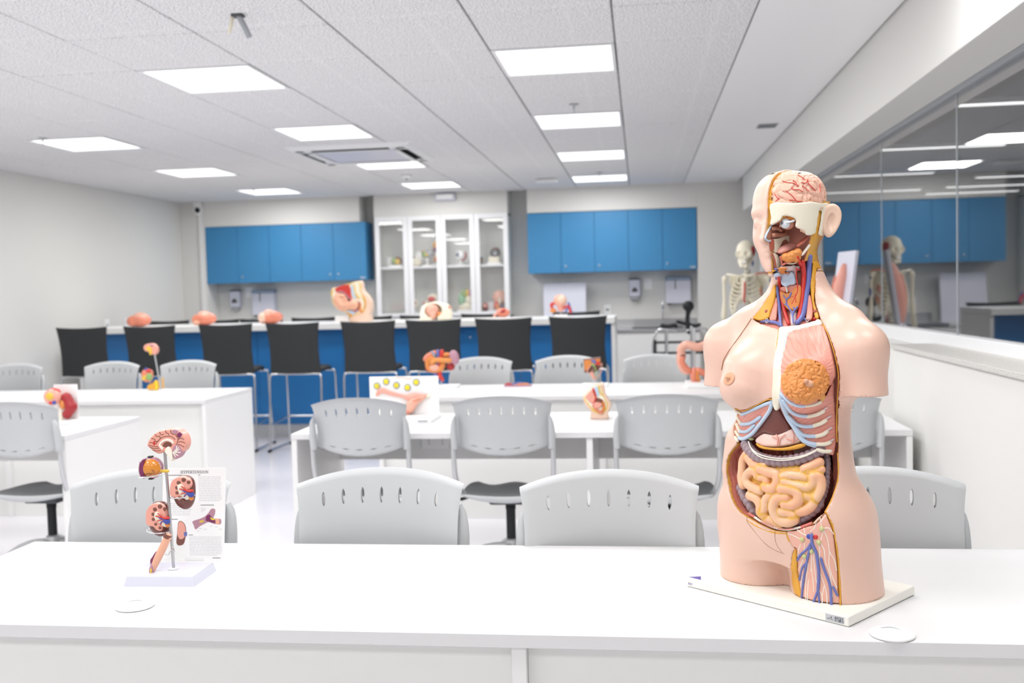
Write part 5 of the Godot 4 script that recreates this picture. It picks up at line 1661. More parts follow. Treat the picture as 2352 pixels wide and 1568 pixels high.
func half_kidney(t: Node, face: Array, body: Array, core: Array, dx: float, dy: float, flip: float, tone := "pink"):
	pillow(t, "kidney", "liver", body, -0.012, 0.019)
	plate(t, "cut_face", tone, face, -0.012, 0.009, 0.002)
	var cx := 0.0
	var cy := 0.0
	for k in range(0, core.size(), 2):
		cx += core[k] * 2.0 / core.size()
		cy += core[k + 1] * 2.0 / core.size()
	# dark pyramids in a fan round the pale basin
	var spots := [[-160, 95, 0.5], [-165, -20, 0.45], [-115, 205, 0.55], [5, 270, 0.6], [115, 215, 0.5], [-115, -130, 0.4], [-20, -215, 0.4]]
	for s in spots:
		var r: float = s[2] * 95
		var o := Vector2(cx + s[0] + dx, cy + s[1] + dy)
		pillow(t, "pyramid", "brown", [o.x - r, o.y, o.x - r * 0.6, o.y + r * 0.8, o.x + r * 0.3, o.y + r * 0.9, o.x + r, o.y + r * 0.1, o.x + r * 0.4, o.y - r * 0.8, o.x - r * 0.5, o.y - r * 0.8], 0.0085, 0.0022, 2)
	plate(t, "basin", "ivory", core, 0.0, 0.0105, 0.001)
	strokes(t, "artery", "red", [[cx - 90, cy + 70, cx + 20, cy + 40, cx + 110, cy + 10, cx + 170, cy + 20], [cx - 40, cy + 130, cx + 40, cy + 60, cx + 110, cy + 20], [cx - 60, cy - 40, cx + 40, cy - 10, cx + 120, cy + 10], [cx + 10, cy - 130, cx + 50, cy - 50, cx + 120, cy]], 0.0115, 0.0013)
	pillow(t, "artery_root", "red", [cx + 80, cy + 20, cx + 150, cy + 60, cx + 230, cy + 50, cx + 225, cy + 5, cx + 140, cy - 5], 0.0115, 0.004, 2)
	pillow(t, "vein_root", "blue_vein", [cx + 70, cy - 10, cx + 150, cy, cx + 232, cy - 10, cx + 235, cy - 90, cx + 160, cy - 120, cx + 90, cy - 80], 0.011, 0.004, 2)
	strokes(t, "vein", "blue_vein", [[cx + 120, cy - 30, cx + 40, cy - 60, cx + 10, cy - 110], [cx + 120, cy - 10, cx + 30, cy + 10, cx - 20, cy + 40]], 0.012, 0.0012)
	pillow(t, "ureter", "orange", [cx + 100, cy - 100, cx + 180, cy - 90, cx + 215, cy - 160, cx + 150, cy - 200, cx + 110, cy - 160], 0.008, 0.005, 2)

func hypertension_stand():
	var t := thing("organ_stand", "white stand of small sectioned organs on a rod: brain, eye, two kidneys, artery", "anatomical model", Vector3(-1.066, TBL, -2.085), 0.03)
	var b := G.new()
	var low := [Vector3(-0.081, 0, 0.062), Vector3(0.081, 0, 0.062), Vector3(0.081, 0, -0.062), Vector3(-0.081, 0, -0.062)]
	var top := [Vector3(-0.076, 0.0205, 0.057), Vector3(0.076, 0.0205, 0.057), Vector3(0.076, 0.0205, -0.057), Vector3(-0.076, 0.0205, -0.057)]
	for k in 4:
		var k1 := (k + 1) % 4
		var nn: Vector3 = ((low[k1] - low[k]).cross(top[k] - low[k])).normalized()
		b.quad(b.p(low[k], nn), b.p(low[k1], nn), b.p(top[k1], nn), b.p(top[k], nn))
	b.box(Vector3(-0.076, 0.004, -0.057), Vector3(0.076, 0.0215, 0.057), 0.0015)
	put("base", b, "lavender", t)
	put("rod_foot", G.new().lathe(vec2s([0, 0.0215, 0.011, 0.0215, 0.0105, 0.024, 0.0, 0.0245]), Vector3(0.0062, 0, 0), 20), "pure_white", t)
	put("rod", G.new().tube(vec3s([0.0062, 0.022, -0.002, -0.0028, 0.291, -0.002]), 0.0035, 14), "steel", t)
	# brain half
	plate(t, "brain", "pink", [-399, 3035, -374, 3133, -286, 3250, -158, 3346, -12, 3396, 152, 3414, 315, 3394, 434, 3323, 502, 3206, 520, 3069, 478, 2953, 435, 2902, 288, 2817, 147, 2857, 26, 2896, -119, 2858, -221, 2890, -300, 2945, -359, 3008], -0.02, 0.008, 0.004)
	strokes(t, "furrows", "brown", [[-340, 3060, -250, 3030, -130, 3020], [-330, 3010, -220, 2980, -120, 2985], [-260, 2950, -170, 2930, -80, 2935], [-280, 3210, -200, 3190, -190, 3140, -120, 3150], [-190, 3300, -150, 3250, -90, 3260, -70, 3200], [-80, 3350, -50, 3290, 10, 3300], [-180, 3080, -130, 3150, -30, 3230, 90, 3255, 200, 3240, 270, 3180], [60, 3390, 70, 3330, 120, 3320, 130, 3280], [180, 3390, 190, 3320, 260, 3290], [290, 3330, 300, 3260, 340, 3210, 320, 3110, 290, 3060], [350, 3180, 410, 3210, 470, 3180], [345, 3120, 420, 3130, 490, 3100], [330, 3070, 400, 3050, 470, 3010], [380, 3260, 420, 3290], [-330, 3120, -270, 3110, -230, 3090]], 0.0078, 0.0009)
	plate(t, "thalamus", "brown", [-32, 3034, 15, 3110, 90, 3133, 180, 3100, 194, 3032, 113, 2990, 43, 2996], -0.01, 0.0085, 0.001)
	plate(t, "callosum", "white_matter", [-111, 3034, -87, 3112, -2, 3178, 101, 3200, 202, 3169, 244, 3102, 211, 3087, 160, 3130, 79, 3150, -4, 3123, -61, 3061, -10, 3006, -32, 2943, -80, 3000], -0.01, 0.0105, 0.0012)
	plate(t, "brain_stem", "white_matter", [25, 2904, 59, 2992, 134, 3023, 191, 2927, 202, 2810, 189, 2704, 153, 2702, 94, 2810], -0.012, 0.011, 0.002)
	plate(t, "cerebellum", "mauve", [204, 2981, 299, 3069, 397, 3004, 424, 2895, 352, 2776, 265, 2737, 200, 2810], -0.012, 0.0095, 0.002)
	strokes(t, "cerebellum_tree", "white_matter", [[205, 2880, 270, 2895, 370, 2960], [230, 2890, 300, 2970, 310, 3030], [240, 2890, 390, 2890], [230, 2880, 330, 2820], [225, 2870, 270, 2790], [270, 2895, 350, 3000]], 0.0095, 0.0011)
	plate(t, "bleed_patch", "purple", [318, 3293, 386, 3347, 441, 3303, 414, 3245, 368, 3210, 328, 3246], 0.0, 0.0092, 0.0008, 1)
	plate(t, "pale_bleed", "mauve", [210, 3340, 230, 3400, 330, 3385, 340, 3330, 290, 3300], 0.0, 0.0088, 0.0008, 2)
	plate(t, "red_spot", "red", [-245, 3060, -240, 3140, -205, 3150, -190, 3090, -205, 3055], 0.0, 0.0088, 0.0008, 2)
	# eye
	var amber := mat("amber", "d98613", 0.12)
	amber.clearcoat_enabled = true
	var oy := Vector3(-0.0325, 0.2535, 0.0)
	var shell := G.new()
	for pair in [[0.0235, "white_matter", "eye_shell", 0.0], [0.0222, "amber", "vitreous", 0.004]]:
		var rings := []
		for k in 15:
			var f := PI * (k + 0.02) / 14.3
			var r := []
			for a in 20:
				var g := TAU * a / 20
				var q := Vector3(cos(f) * pair[0] * 1.02, sin(f) * cos(g) * pair[0], maxf(sin(f) * sin(g) * pair[0], -pair[0]) * 0.85)
				r.append(oy + q + Vector3(0, 0, pair[3]))
			rings.append(r)
		put(pair[2], G.new().skin(rings, true, true, true), pair[1], t)
	blob(t, "pink_coat", "mauve", oy + Vector3(0.0, 0, -0.001), Vector3(0.0246, 0.0242, 0.0205))
	plate(t, "iris_segment", "purple", [-545, 2585, -497, 2703, -435, 2734, -442, 2350, -494, 2340, -551, 2440], -0.006, 0.0195, 0.002)
	plate(t, "cornea", "mauve", [-560, 2585, -520, 2690, -505, 2690, -530, 2580, -530, 2470, -500, 2370, -520, 2360, -565, 2460], -0.004, 0.02, 0.002)
	strokes(t, "eye_vessels", "liver", [[-180, 2460, -240, 2520, -330, 2540, -400, 2600], [-185, 2440, -260, 2430, -340, 2440, -410, 2400], [-240, 2520, -280, 2580, -350, 2620], [-260, 2430, -300, 2400, -380, 2390], [-300, 2535, -340, 2500, -400, 2500]], 0.021, 0.0006)
	put("optic_nerve", G.new().tube(vec3s([-0.011, 0.2462, 0.004, 0.006, 0.2466, 0.006]), 0.0035, 10), "fat_yellow", t)
	put("eye_bar", G.new().tube(vec3s([-0.0555, 0.2342, 0.021, -0.0286, 0.2373, 0.026, 0.001, 0.2404, 0.004]), 0.0017, 8), "chrome", t)
	put("eye_frame", bx(-0.0585, 0.236, -0.004, -0.0565, 0.272, 0.012, 0.0005), "acrylic", t)
	for y in [0.2785, 0.2285]:
		put("clamp", bx(-0.041, y - 0.0015, -0.006, -0.031, y + 0.0015, 0.006, 0.0008), "black", t)
	# kidneys in wire rings
	half_kidney(t, [99, 2075, 138, 2216, 249, 2310, 389, 2329, 518, 2282, 577, 2161, 540, 2055, 434, 1977, 389, 1879, 304, 1801, 245, 1859, 143, 1879, 93, 1938], [91, 2075, 130, 2224, 245, 2317, 389, 2341, 530, 2290, 597, 2153, 599, 1919, 567, 1742, 487, 1605, 346, 1554, 194, 1636, 110, 1781, 75, 1918], [279, 2133, 351, 2182, 423, 2143, 439, 2055, 538, 2006, 575, 1919, 550, 1841, 468, 1821, 389, 1889, 312, 1977], 0.0, 0.0, 1.0)
	half_kidney(t, [-499, 1445, -467, 1587, -363, 1701, -229, 1733, -108, 1682, -40, 1556, -24, 1368, -113, 1210, -151, 1111, -261, 1130, -340, 1209, -483, 1247], [-532, 1444, -487, 1602, -378, 1721, -232, 1752, -91, 1702, -15, 1564, 3, 1329, -36, 1112, -124, 973, -271, 933, -412, 1003, -508, 1168], [-285, 1504, -220, 1553, -157, 1515, -136, 1426, -14, 1349, 4, 1221, -72, 1210, -191, 1308, -278, 1386], 0.0, 10.0, 1.0)
	for r in [[0.0325, 0.1868, 0.0275, 0.004], [-0.028, 0.1075, 0.0265, -0.004]]:
		var ring := []
		for a in 29:
			var g := TAU * a / 28
			ring.append(Vector3(r[0] + cos(g) * r[2], r[1] + cos(g) * r[3] * 0.5, -0.008 + sin(g) * 0.0225))
		put("wire_ring", G.new().tube(ring, 0.0014, 8, false), "chrome", t)
	# artery section hanging at the rod's foot
	put("artery_wall", G.new().tube(curve(vec3s([0.0025, 0.099, 0.012, -0.0072, 0.0776, 0.016, -0.0208, 0.0499, 0.02, -0.0316, 0.0261, 0.022]), 4), [0.0085, 0.0085, 0.0085, 0.0086, 0.0088, 0.0088, 0.0088, 0.0088, 0.0086, 0.008, 0.0074, 0.0066, 0.006], 14, true), "fetal", t)
	put("artery_mouth", G.new().tube(vec3s([0.0, 0.096, 0.0135, 0.0035, 0.1035, 0.012]), [0.0087, 0.0092], 14, false), "brown", t)
	pillow(t, "artery_lining", "mauve", [-385, 150, -378, 299, -318, 419, -265, 350, -283, 221, -336, 121], 0.026, 0.005)
	pillow(t, "clot", "fat_yellow", [-340, 210, -345, 280, -310, 320, -295, 270, -310, 200], 0.0305, 0.0016)
	pillow(t, "branch", "purple", [-404, 457, -343, 547, -263, 656, -230, 637, -324, 379, -385, 329], 0.014, 0.007)
	put("claw", G.new().tube(curve(vec3s([-0.0108, 0.0618, 0.012, -0.002, 0.056, 0.006, 0.005, 0.066, 0.004, 0.0125, 0.0695, 0.006, 0.0197, 0.0613, 0.012]), 5), 0.0013, 8), "chrome", t)
	# text card behind
	var c := thing("text_card", "upright white card headed HYPERTENSION behind the stand of small organs", "card", Vector3(-1.066, TBL, -2.235))
	var card := G.new().prism(poly2([-0.1001, 0.0, 0.0598, 0.0, 0.0739, 0.2216, 0.0709, 0.2256, -0.0823, 0.2233, -0.0853, 0.2193]), -0.0012, 0.0, 0.0002)
	put("sheet", card, "pure_white", c)
	put("holder", bx(-0.035, 0.0, -0.006, 0.01, 0.008, 0.006, 0.001), "acrylic", c)
	lettering(c, "title", "HYPERTENSION", "print_grey", Vector3(-0.0055, 0.2152, 0.0002), 0.0066, "Droid Serif")
	rng.seed = 5
	var words := G.new()
	var row := func(x0: float, x1: float, y: float, h: float):
		var x := x0
		while x < x1 - 0.002:
			var w := minf(rng.randf_range(0.0025, 0.0095), x1 - x)
			words.box(Vector3(x, y - h / 2, -0.0002), Vector3(x + w, y + h / 2, 0.00018), 0.0)
			x += w + 0.0011
	for k in 15:
		row.call(0.0035, 0.0605 - (0.006 if k == 14 else 0.0), 0.2035 - 0.0041 * k, 0.0011)
	for k in 7:
		row.call(-0.072, -0.012 - 0.012 * rng.randf(), 0.138 - 0.0045 * k, 0.0011)
	for k in 3:
		row.call(-0.069, -0.052, 0.196 - 0.02 * k, 0.0011)
	for k in 13:
		row.call(-0.026, 0.0555 - (0.012 if k == 12 else 0.0), 0.0575 - 0.0037 * k, 0.0010)
	for k in 3:
		row.call(0.007, 0.021 - 0.003 * k, 0.1265 - 0.0035 * k, 0.001)
	for q in [[-0.042, 0.084], [-0.042, 0.08], [-0.042, 0.074], [-0.046, 0.047], [-0.046, 0.0435], [0.0, 0.078], [0.012, 0.076], [0.028, 0.084], [0.0405, 0.082], [0.05, 0.0765], [-0.006, 0.072]]:
		row.call(q[0], q[0] + 0.008, q[1], 0.001)
	put("print", words, "print_pale", c)
	var heads := G.new()
	for q in [[-0.073, 0.2075, 0.04], [0.004, 0.208, 0.005], [0.0065, 0.135, 0.034], [-0.07, 0.1, 0.017], [-0.027, 0.062, 0.011], [0.031, 0.0065, 0.02]]:
		heads.box(Vector3(q[0], q[1] - 0.0007, -0.0002), Vector3(q[0] + q[2], q[1] + 0.0007, 0.0002), 0.0)
	put("headings", heads, "print_grey", c)
	plate(c, "printed_artery", "mauve", [-159, 952, -3, 1005, 153, 1069, 266, 1174, 326, 1257, 427, 1253, 417, 1123, 370, 1039, 456, 1018, 564, 1011, 559, 893, 472, 884, 364, 901, 257, 942, 123, 883, 12, 827, -90, 753, -130, 860], -0.0002, 0.0003, 0.0001, 2)
	plate(c, "printed_lumen", "purple", [200, 1080, 290, 1120, 360, 1020, 450, 990, 430, 920, 330, 920, 240, 950, 180, 980], -0.0002, 0.0005, 0.0001, 2)
	plate(c, "printed_fat", "fat_yellow", [20, 960, 110, 990, 130, 950, 40, 920], -0.0002, 0.0005, 0.0001, 2)
	plate(c, "printed_fat", "lemon", [300, 1060, 340, 1030, 420, 1010, 390, 990, 320, 1000], -0.0002, 0.0006, 0.0001, 2)
	plate(c, "printed_end", "fetal", [420, 1025, 520, 1020, 525, 885, 430, 890], -0.0002, 0.0006, 0.0001, 1)
	plate(c, "printed_kidney", "brown", [-70, 1290, 10, 1330, 100, 1250, 125, 1100, 95, 900, 40, 760, -80, 730, -140, 800, -110, 1000], -0.0002, 0.0003, 0.0001, 2).position = Vector3(-0.0455, -0.037, 0)
	plate(c, "printed_kidney_face", "pink", [-60, 1275, 10, 1315, 90, 1240, 110, 1100, 80, 940, -30, 880, -100, 1000], -0.0002, 0.0005, 0.0001, 2).position = Vector3(-0.0455, -0.037, 0)
	plate(c, "printed_vein", "vein", [60, 1060, 150, 1060, 140, 960, 70, 960], -0.0002, 0.0006, 0.0001, 1).position = Vector3(-0.0455, -0.037, 0)

# ---------------------------------------------------------------- the anatomy torso
# heights with half width, half depth and forward shift of the trunk's and the head's sections
const TRUNK := [.06, .140, .092, .008, .10, .153, .100, .012, .15, .152, .101, .016, .20, .141, .099, .020, .26, .129, .092, .021, .32, .121, .084, .016, .37, .123, .086, .014, .42, .132, .094, .010, .47, .138, .096, .004, .51, .128, .082, -.006, .54, .095, .060, -.014, .57, .06, .045, -.02]
const HEAD := [.628, .014, .016, .062, .636, .028, .032, .050, .65, .042, .050, .036, .68, .055, .070, .022, .71, .063, .081, .014, .74, .067, .087, .010, .77, .069, .089, .009, .795, .066, .085, .008, .815, .057, .074, .007, .830, .040, .052, .006, .838, .012, .02, .006]
var tab := {}
var grid := PackedFloat32Array()
const GLO := Vector3(-0.25, -0.02, -0.15)
const GC := 0.0075
const GN := Vector3i(68, 116, 46)

func table(key: String, a: Array):
	var rows := []
	for k in range(0, a.size(), 4):
		rows.append([float(a[k]), Vector3(a[k + 1], a[k + 2], a[k + 3])])
	var out := []
	var y0: float = rows[0][0]
	var y1: float = rows[-1][0]
	for s in 161:
		var y := lerpf(y0, y1, s / 160.0)
		var k := 0
		while k < rows.size() - 2 and y > rows[k + 1][0]:
			k += 1
		var h: float = rows[k + 1][0] - rows[k][0]
		var f: float = (y - rows[k][0]) / h
		var slope := func(j: int) -> Vector3:
			if j == 0: return (rows[1][1] - rows[0][1]) / (rows[1][0] - rows[0][0])
			if j == rows.size() - 1: return (rows[j][1] - rows[j - 1][1]) / (rows[j][0] - rows[j - 1][0])
			return (rows[j + 1][1] - rows[j - 1][1]) / (rows[j + 1][0] - rows[j - 1][0])
		var m0: Vector3 = slope.call(k) * h
		var m1: Vector3 = slope.call(k + 1) * h
		var f2 := f * f
		var f3 := f2 * f
		out.append(rows[k][1] * (2 * f3 - 3 * f2 + 1) + m0 * (f3 - 2 * f2 + f) + rows[k + 1][1] * (3 * f2 - 2 * f3) + m1 * (f3 - f2))
	tab[key] = [y0, y1, PackedVector3Array(out)]

func stack(q: Vector3, t: Array) -> float:
	var f := clampf((q.y - t[0]) / (t[1] - t[0]), 0.0, 1.0) * 160.0
	var k := mini(int(f), 159)
	var s: Vector3 = t[2][k].lerp(t[2][k + 1], f - k)
	var r := Vector2(q.x / s.x, (q.z - s.z) / s.y).length()
	var d := (r - 1.0) * minf(s.x, s.y)
	var over := maxf(t[0] - q.y, q.y - t[1])
	return sqrt(maxf(d, 0.0) * maxf(d, 0.0) + over * over) if over > 0.0 else maxf(d, over)

# the whole figure before it is cut open
func figure(q: Vector3) -> float:
	var d := stack(q, tab.trunk)
	if q.y < 0.3:
		for s in [-1.0, 1.0]:
			var p := Vector3(q.x, q.y, q.z / 1.1)
			d = smin(d, seg(p, Vector3(.092, -.05, 0), Vector3(.080, .14, .006), .088, .084) if s > 0 else seg(p, Vector3(-.084, -.05, .006), Vector3(-.080, .14, .008), .082, .082), .03)
	if q.y > 0.3 and q.y < 0.68:
		for s in [-1.0, 1.0]:
			var ax := .148 if s > 0 else -.163
			var az := .012 if s > 0 else 0.0
			d = smin(d, seg(q, Vector3(s * .10, .520, -.005), Vector3(ax, .482, az), .042, .045), .04)
			d = smin(d, maxf(seg(q, Vector3(ax, .482, az), Vector3(ax + s * .013, .36, az + .004), .046, .042), .395 - q.y), .03)
			d = smin(d, seg(q, Vector3(s * .02, .585, -.022), Vector3(s * .110, .532, -.008), .026, .026), .03)
			d = smin(d, seg(q, Vector3(s * .062, .43, .078), Vector3(s * .066, .405, .092), .05, .045), .035)
	if q.y > 0.4:
		d = smin(d, seg(q, Vector3(0, .50, -.025), Vector3(0, .655, -.008), .058, .047), .05)
		d = smin(d, stack(q, tab.head), .02)
		d = smin(d, seg(q, Vector3(0, .742, .088), Vector3(0, .698, .103), .006, .010), .012)
		d = smin(d, seg(q, Vector3(0, .638, .070), Vector3(0, .642, .072), .011, .011), .015)
	if q.y < 0.36:
		d = smin(d, seg(q, Vector3(-.103, .232, .052), Vector3(-.103, .285, .050), .03, .026), .03)
	return maxf(d, -q.y)

# the face on top of that: brows, closed lids, wings of the nose, lips
func face(q: Vector3) -> float:
	var d := figure(q)
	if q.z < 0.03 or q.y < 0.64 or q.y > 0.77:
		return d
	var a := Vector3(absf(q.x), q.y, q.z)
	d = smin(d, seg(a, Vector3(.012, .753, .088), Vector3(.042, .752, .072), .006, .005), .014)
	d = maxf(d, -seg(a, Vector3(.024, .738, .104), Vector3(.04, .736, .092), .012, .011)) if false else d
	var pit := seg(a, Vector3(.018, .737, .101), Vector3(.042, .735, .090), .007, .008)
	d = -smin(-d, pit, .008)
	d = smin(d, (a - Vector3(.0275, .732, .0775)).length() - .0125, .004)
	d = smin(d, seg(a, Vector3(.008, .701, .100), Vector3(.013, .699, .092), .006, .005), .006)
	d = smin(d, seg(a, Vector3(0, .6775, .0905), Vector3(.016, .6745, .084), .0042, .0022), .004)
	d = smin(d, seg(a, Vector3(0, .668, .0885), Vector3(.014, .670, .083), .0046, .0022), .005)
	d = maxf(d, -seg(a, Vector3(0, .6732, .0965), Vector3(.02, .673, .0865), .0014, .0008))
	return smin(d, seg(a, Vector3(.032, .70, .066), Vector3(.045, .715, .045), .012, .012), .02)

func near_figure(q: Vector3) -> float:
	var u := (q - GLO) / GC
	var i := Vector3i(u.floor())
	if i.x < 0 or i.y < 0 or i.z < 0 or i.x >= GN.x - 1 or i.y >= GN.y - 1 or i.z >= GN.z - 1:
		return 0.05
	var f := u - Vector3(i)
	var k := (i.z * GN.y + i.y) * GN.x + i.x
	var sz := GN.x * GN.y
	var a := lerpf(lerpf(grid[k], grid[k + 1], f.x), lerpf(grid[k + GN.x], grid[k + GN.x + 1], f.x), f.y)
	var b := lerpf(lerpf(grid[k + sz], grid[k + sz + 1], f.x), lerpf(grid[k + sz + GN.x], grid[k + sz + GN.x + 1], f.x), f.y)
	return lerpf(a, b, f.z)

func poly_of(a: Array) -> PackedVector2Array:
	var out := PackedVector2Array()
	for k in range(0, a.size(), 2):
		out.append(Vector2(a[k], a[k + 1]) * 0.0001)
	return out

# signed distance to a polygon, negative inside
func poly_d(p: Vector2, v: PackedVector2Array) -> float:
	var d := 1e9
	var s := 1.0
	var j := v.size() - 1
	for i in v.size():
		var e := v[j] - v[i]
		var w := p - v[i]
		var b := w - e * clampf(w.dot(e) / maxf(e.length_squared(), 1e-12), 0.0, 1.0)
		d = minf(d, b.length_squared())
		var c0 := p.y >= v[i].y
		var c1 := p.y < v[j].y
		var c2 := e.x * w.y > e.y * w.x
		if (c0 and c1 and c2) or (not c0 and not c1 and not c2):
			s = -s
		j = i
	return s * sqrt(d)

const PC := 0.004
const PN := Vector2i(106, 222)
const PLO := Vector2(-0.21, -0.03)
func poly_grid(key: String, a: Array):
	var v := poly_of(a)
	var g := PackedFloat32Array()
	g.resize(PN.x * PN.y)
	for y in PN.y:
		for x in PN.x:
			g[y * PN.x + x] = poly_d(PLO + Vector2(x, y) * PC, v)
	tab[key] = g

func in_poly(g: PackedFloat32Array, x: float, y: float) -> float:
	var u := (x - PLO.x) / PC
	var w := (y - PLO.y) / PC
	var i := clampi(int(u), 0, PN.x - 2)
	var j := clampi(int(w), 0, PN.y - 2)
	u = clampf(u - i, 0.0, 1.0)
	w = clampf(w - j, 0.0, 1.0)
	var k := j * PN.x + i
	return lerpf(lerpf(g[k], g[k + 1], u), lerpf(g[k + PN.x], g[k + PN.x + 1], u), w)

# exact near the surface, from the grid elsewhere
func fine_figure(q: Vector3) -> float:
	var c := near_figure(q)
	return c if absf(c) > 0.02 else figure(q)

func slope(q: Vector3) -> Vector3:
	var e := 0.006
	var g := Vector3(near_figure(q + Vector3(e, 0, 0)) - near_figure(q - Vector3(e, 0, 0)), near_figure(q + Vector3(0, e, 0)) - near_figure(q - Vector3(0, e, 0)), near_figure(q + Vector3(0, 0, e)) - near_figure(q - Vector3(0, 0, e)))
	return g.normalized()

# what has been cut away from the front
func opening(q: Vector3, b: float) -> float:
	var d := 1e9
	if q.z > -0.05:
		var deep := lerpf(0.085, 0.012, smoothstep(0.30, 0.335, q.y)) if q.y < 0.5 else lerpf(0.012, 0.02, smoothstep(0.53, 0.56, q.y))
		# the cuts run square to the surface
		var f := q
		var front := 1.0
		if absf(b) < 0.035 and q.y < 0.66:
			var n := slope(q)
			f = q - n * b
			front = n.z
		if q.y > 0.12 and q.y < 0.66:
			d = maxf(maxf(in_poly(tab.main, f.x, f.y), -b - deep), maxf(-0.028 - q.z, (lerpf(-0.3, 0.08, smoothstep(0.28, 0.33, q.y)) - front) * 0.03))
		if q.y < 0.18:
			d = minf(d, maxf(maxf(in_poly(tab.thigh, f.x, f.y), -b - 0.007), -q.z))
		if q.y > 0.59:
			d = minf(d, maxf(maxf(in_poly(tab.facecut, q.x, q.y), -b - 0.006), -0.045 - q.z))
			d = minf(d, maxf(maxf(in_poly(tab.mouth, q.x, q.y), -b - 0.06), 0.026 - q.z))
	if q.y > 0.75:
		d = minf(d, maxf(0.002 - q.x, 0.7735 - q.y))
	return d

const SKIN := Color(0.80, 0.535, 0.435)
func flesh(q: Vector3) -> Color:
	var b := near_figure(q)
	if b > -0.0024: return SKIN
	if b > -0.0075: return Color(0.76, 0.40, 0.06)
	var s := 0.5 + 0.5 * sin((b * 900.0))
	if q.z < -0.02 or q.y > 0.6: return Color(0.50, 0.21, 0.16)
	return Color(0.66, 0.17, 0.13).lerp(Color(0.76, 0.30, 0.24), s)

func tubes_of(t: Node, called: String, m, list: Array, flat := 1.0, per := 6, sides := 8, grow := 1.0):
	for e in list:
		var a := []
		for k in range(0, e[1].size(), 3):
			a.append(Vector3(e[1][k], e[1][k + 1], e[1][k + 2]) * 0.0001)
		put(called, G.new().tube(curve(a, per), e[0] * 0.00001 * grow, sides, true, flat), m, t)

# a sheet of given depth and half thickness lying in the figure's surface inside an outline
func sheet(t: Node, called: String, m, outline: Array, depth: float, th: float, cell := 0.003, back := 0.0, bump = null, tint = null, exact := false) -> MeshInstance3D:
	var v := PackedVector2Array(curve(Array(poly_of(outline)), 3, true))
	var lo := v[0]
	var hi := v[0]
	for p in v:
		lo = lo.min(p)
		hi = hi.max(p)
	var f := func(q: Vector3) -> float:
		var b: float = (fine_figure(q) if exact else near_figure(q)) + depth
		var w := q - slope(q) * b if absf(b) < 0.02 else q
		var e := poly_d(Vector2(w.x, w.y), v)
		if bump != null:
			b -= bump.call(q)
		var s := absf(b) - th
		return maxf(-smin(-s, -e, th * 0.8), back - q.z)
	return put(called, nets(f, Vector3(lo.x - 0.006, lo.y - 0.006, back - 0.004), Vector3(hi.x + 0.006, hi.y + 0.006, 0.135), cell, tint), m, t)

func sagittal(t: Node, called: String, m, outline: Array, x0: float, x1: float, round := 2, bev := 0.001):
	var q := vec2s(outline)
	for k in q.size():
		q[k] *= 0.0001
	if round > 1:
		q = curve(q, round, true)
	var g := G.new()
	g.x = Transform3D(Basis(Vector3(0, 0, 1), Vector3(0, 1, 0), Vector3(1, 0, 0)), Vector3.ZERO)
	put(called, g.prism(PackedVector2Array(q), x0, x1, bev, round > 1), m, t)

func sagittal_tube(t: Node, called: String, m, line: Array, x: float, r: float):
	var a := []
	for k in range(0, line.size(), 2):
		a.append(Vector3(x, line[k + 1] * 0.0001, line[k] * 0.0001))
	put(called, G.new().tube(curve(a, 5), r, 8), m, t)

func balls_of(t: Node, called: String, m, e: Array, scale := 1.0, squash := Vector3.ONE):
	for k in range(0, e[1].size(), 3):
		blob(t, called, m, Vector3(e[1][k], e[1][k + 1], e[1][k + 2]) * 0.0001, Vector3.ONE * e[0] * 0.0001 * scale * squash)

func torso():
	var t := thing("torso_model", "life-size female torso model opened to show brain, ribs and bowels, on a white base", "anatomical model", Vector3(0.31, TBL + 0.02, -2.056), -0.7013)
	table("trunk", TRUNK)
	table("head", HEAD)
	grid.resize(GN.x * GN.y * GN.z)
	var k := 0
	for z in GN.z:
		for y in GN.y:
			for x in GN.x:
				grid[k] = figure(GLO + Vector3(x, y, z) * GC)
				k += 1
	poly_grid("main", CUT_MAIN)
	poly_grid("thigh", CUT_THIGH)
	poly_grid("facecut", CUT_FACE)
	poly_grid("mouth", CUT_MOUTH)
	torso_base(t)
	var trunk := func(q: Vector3) -> float:
		var b := fine_figure(q)
		return maxf(maxf(b, -opening(q, b)), q.y - 0.634)
	put("body", nets(trunk, Vector3(-0.23, -0.01, -0.14), Vector3(0.22, 0.645, 0.15), 0.0035, flesh), "tinted", t)
	var head := func(q: Vector3) -> float:
		var b := face(q)
		return maxf(maxf(b, -opening(q, b)), 0.6348 - q.y)
	put("head", nets(head, Vector3(-0.085, 0.625, -0.10), Vector3(0.085, 0.85, 0.13), 0.0026, flesh), "tinted", t)
	torso_head(t)
	torso_neck(t)
	torso_chest(t)
	torso_belly(t)
	torso_groin(t)

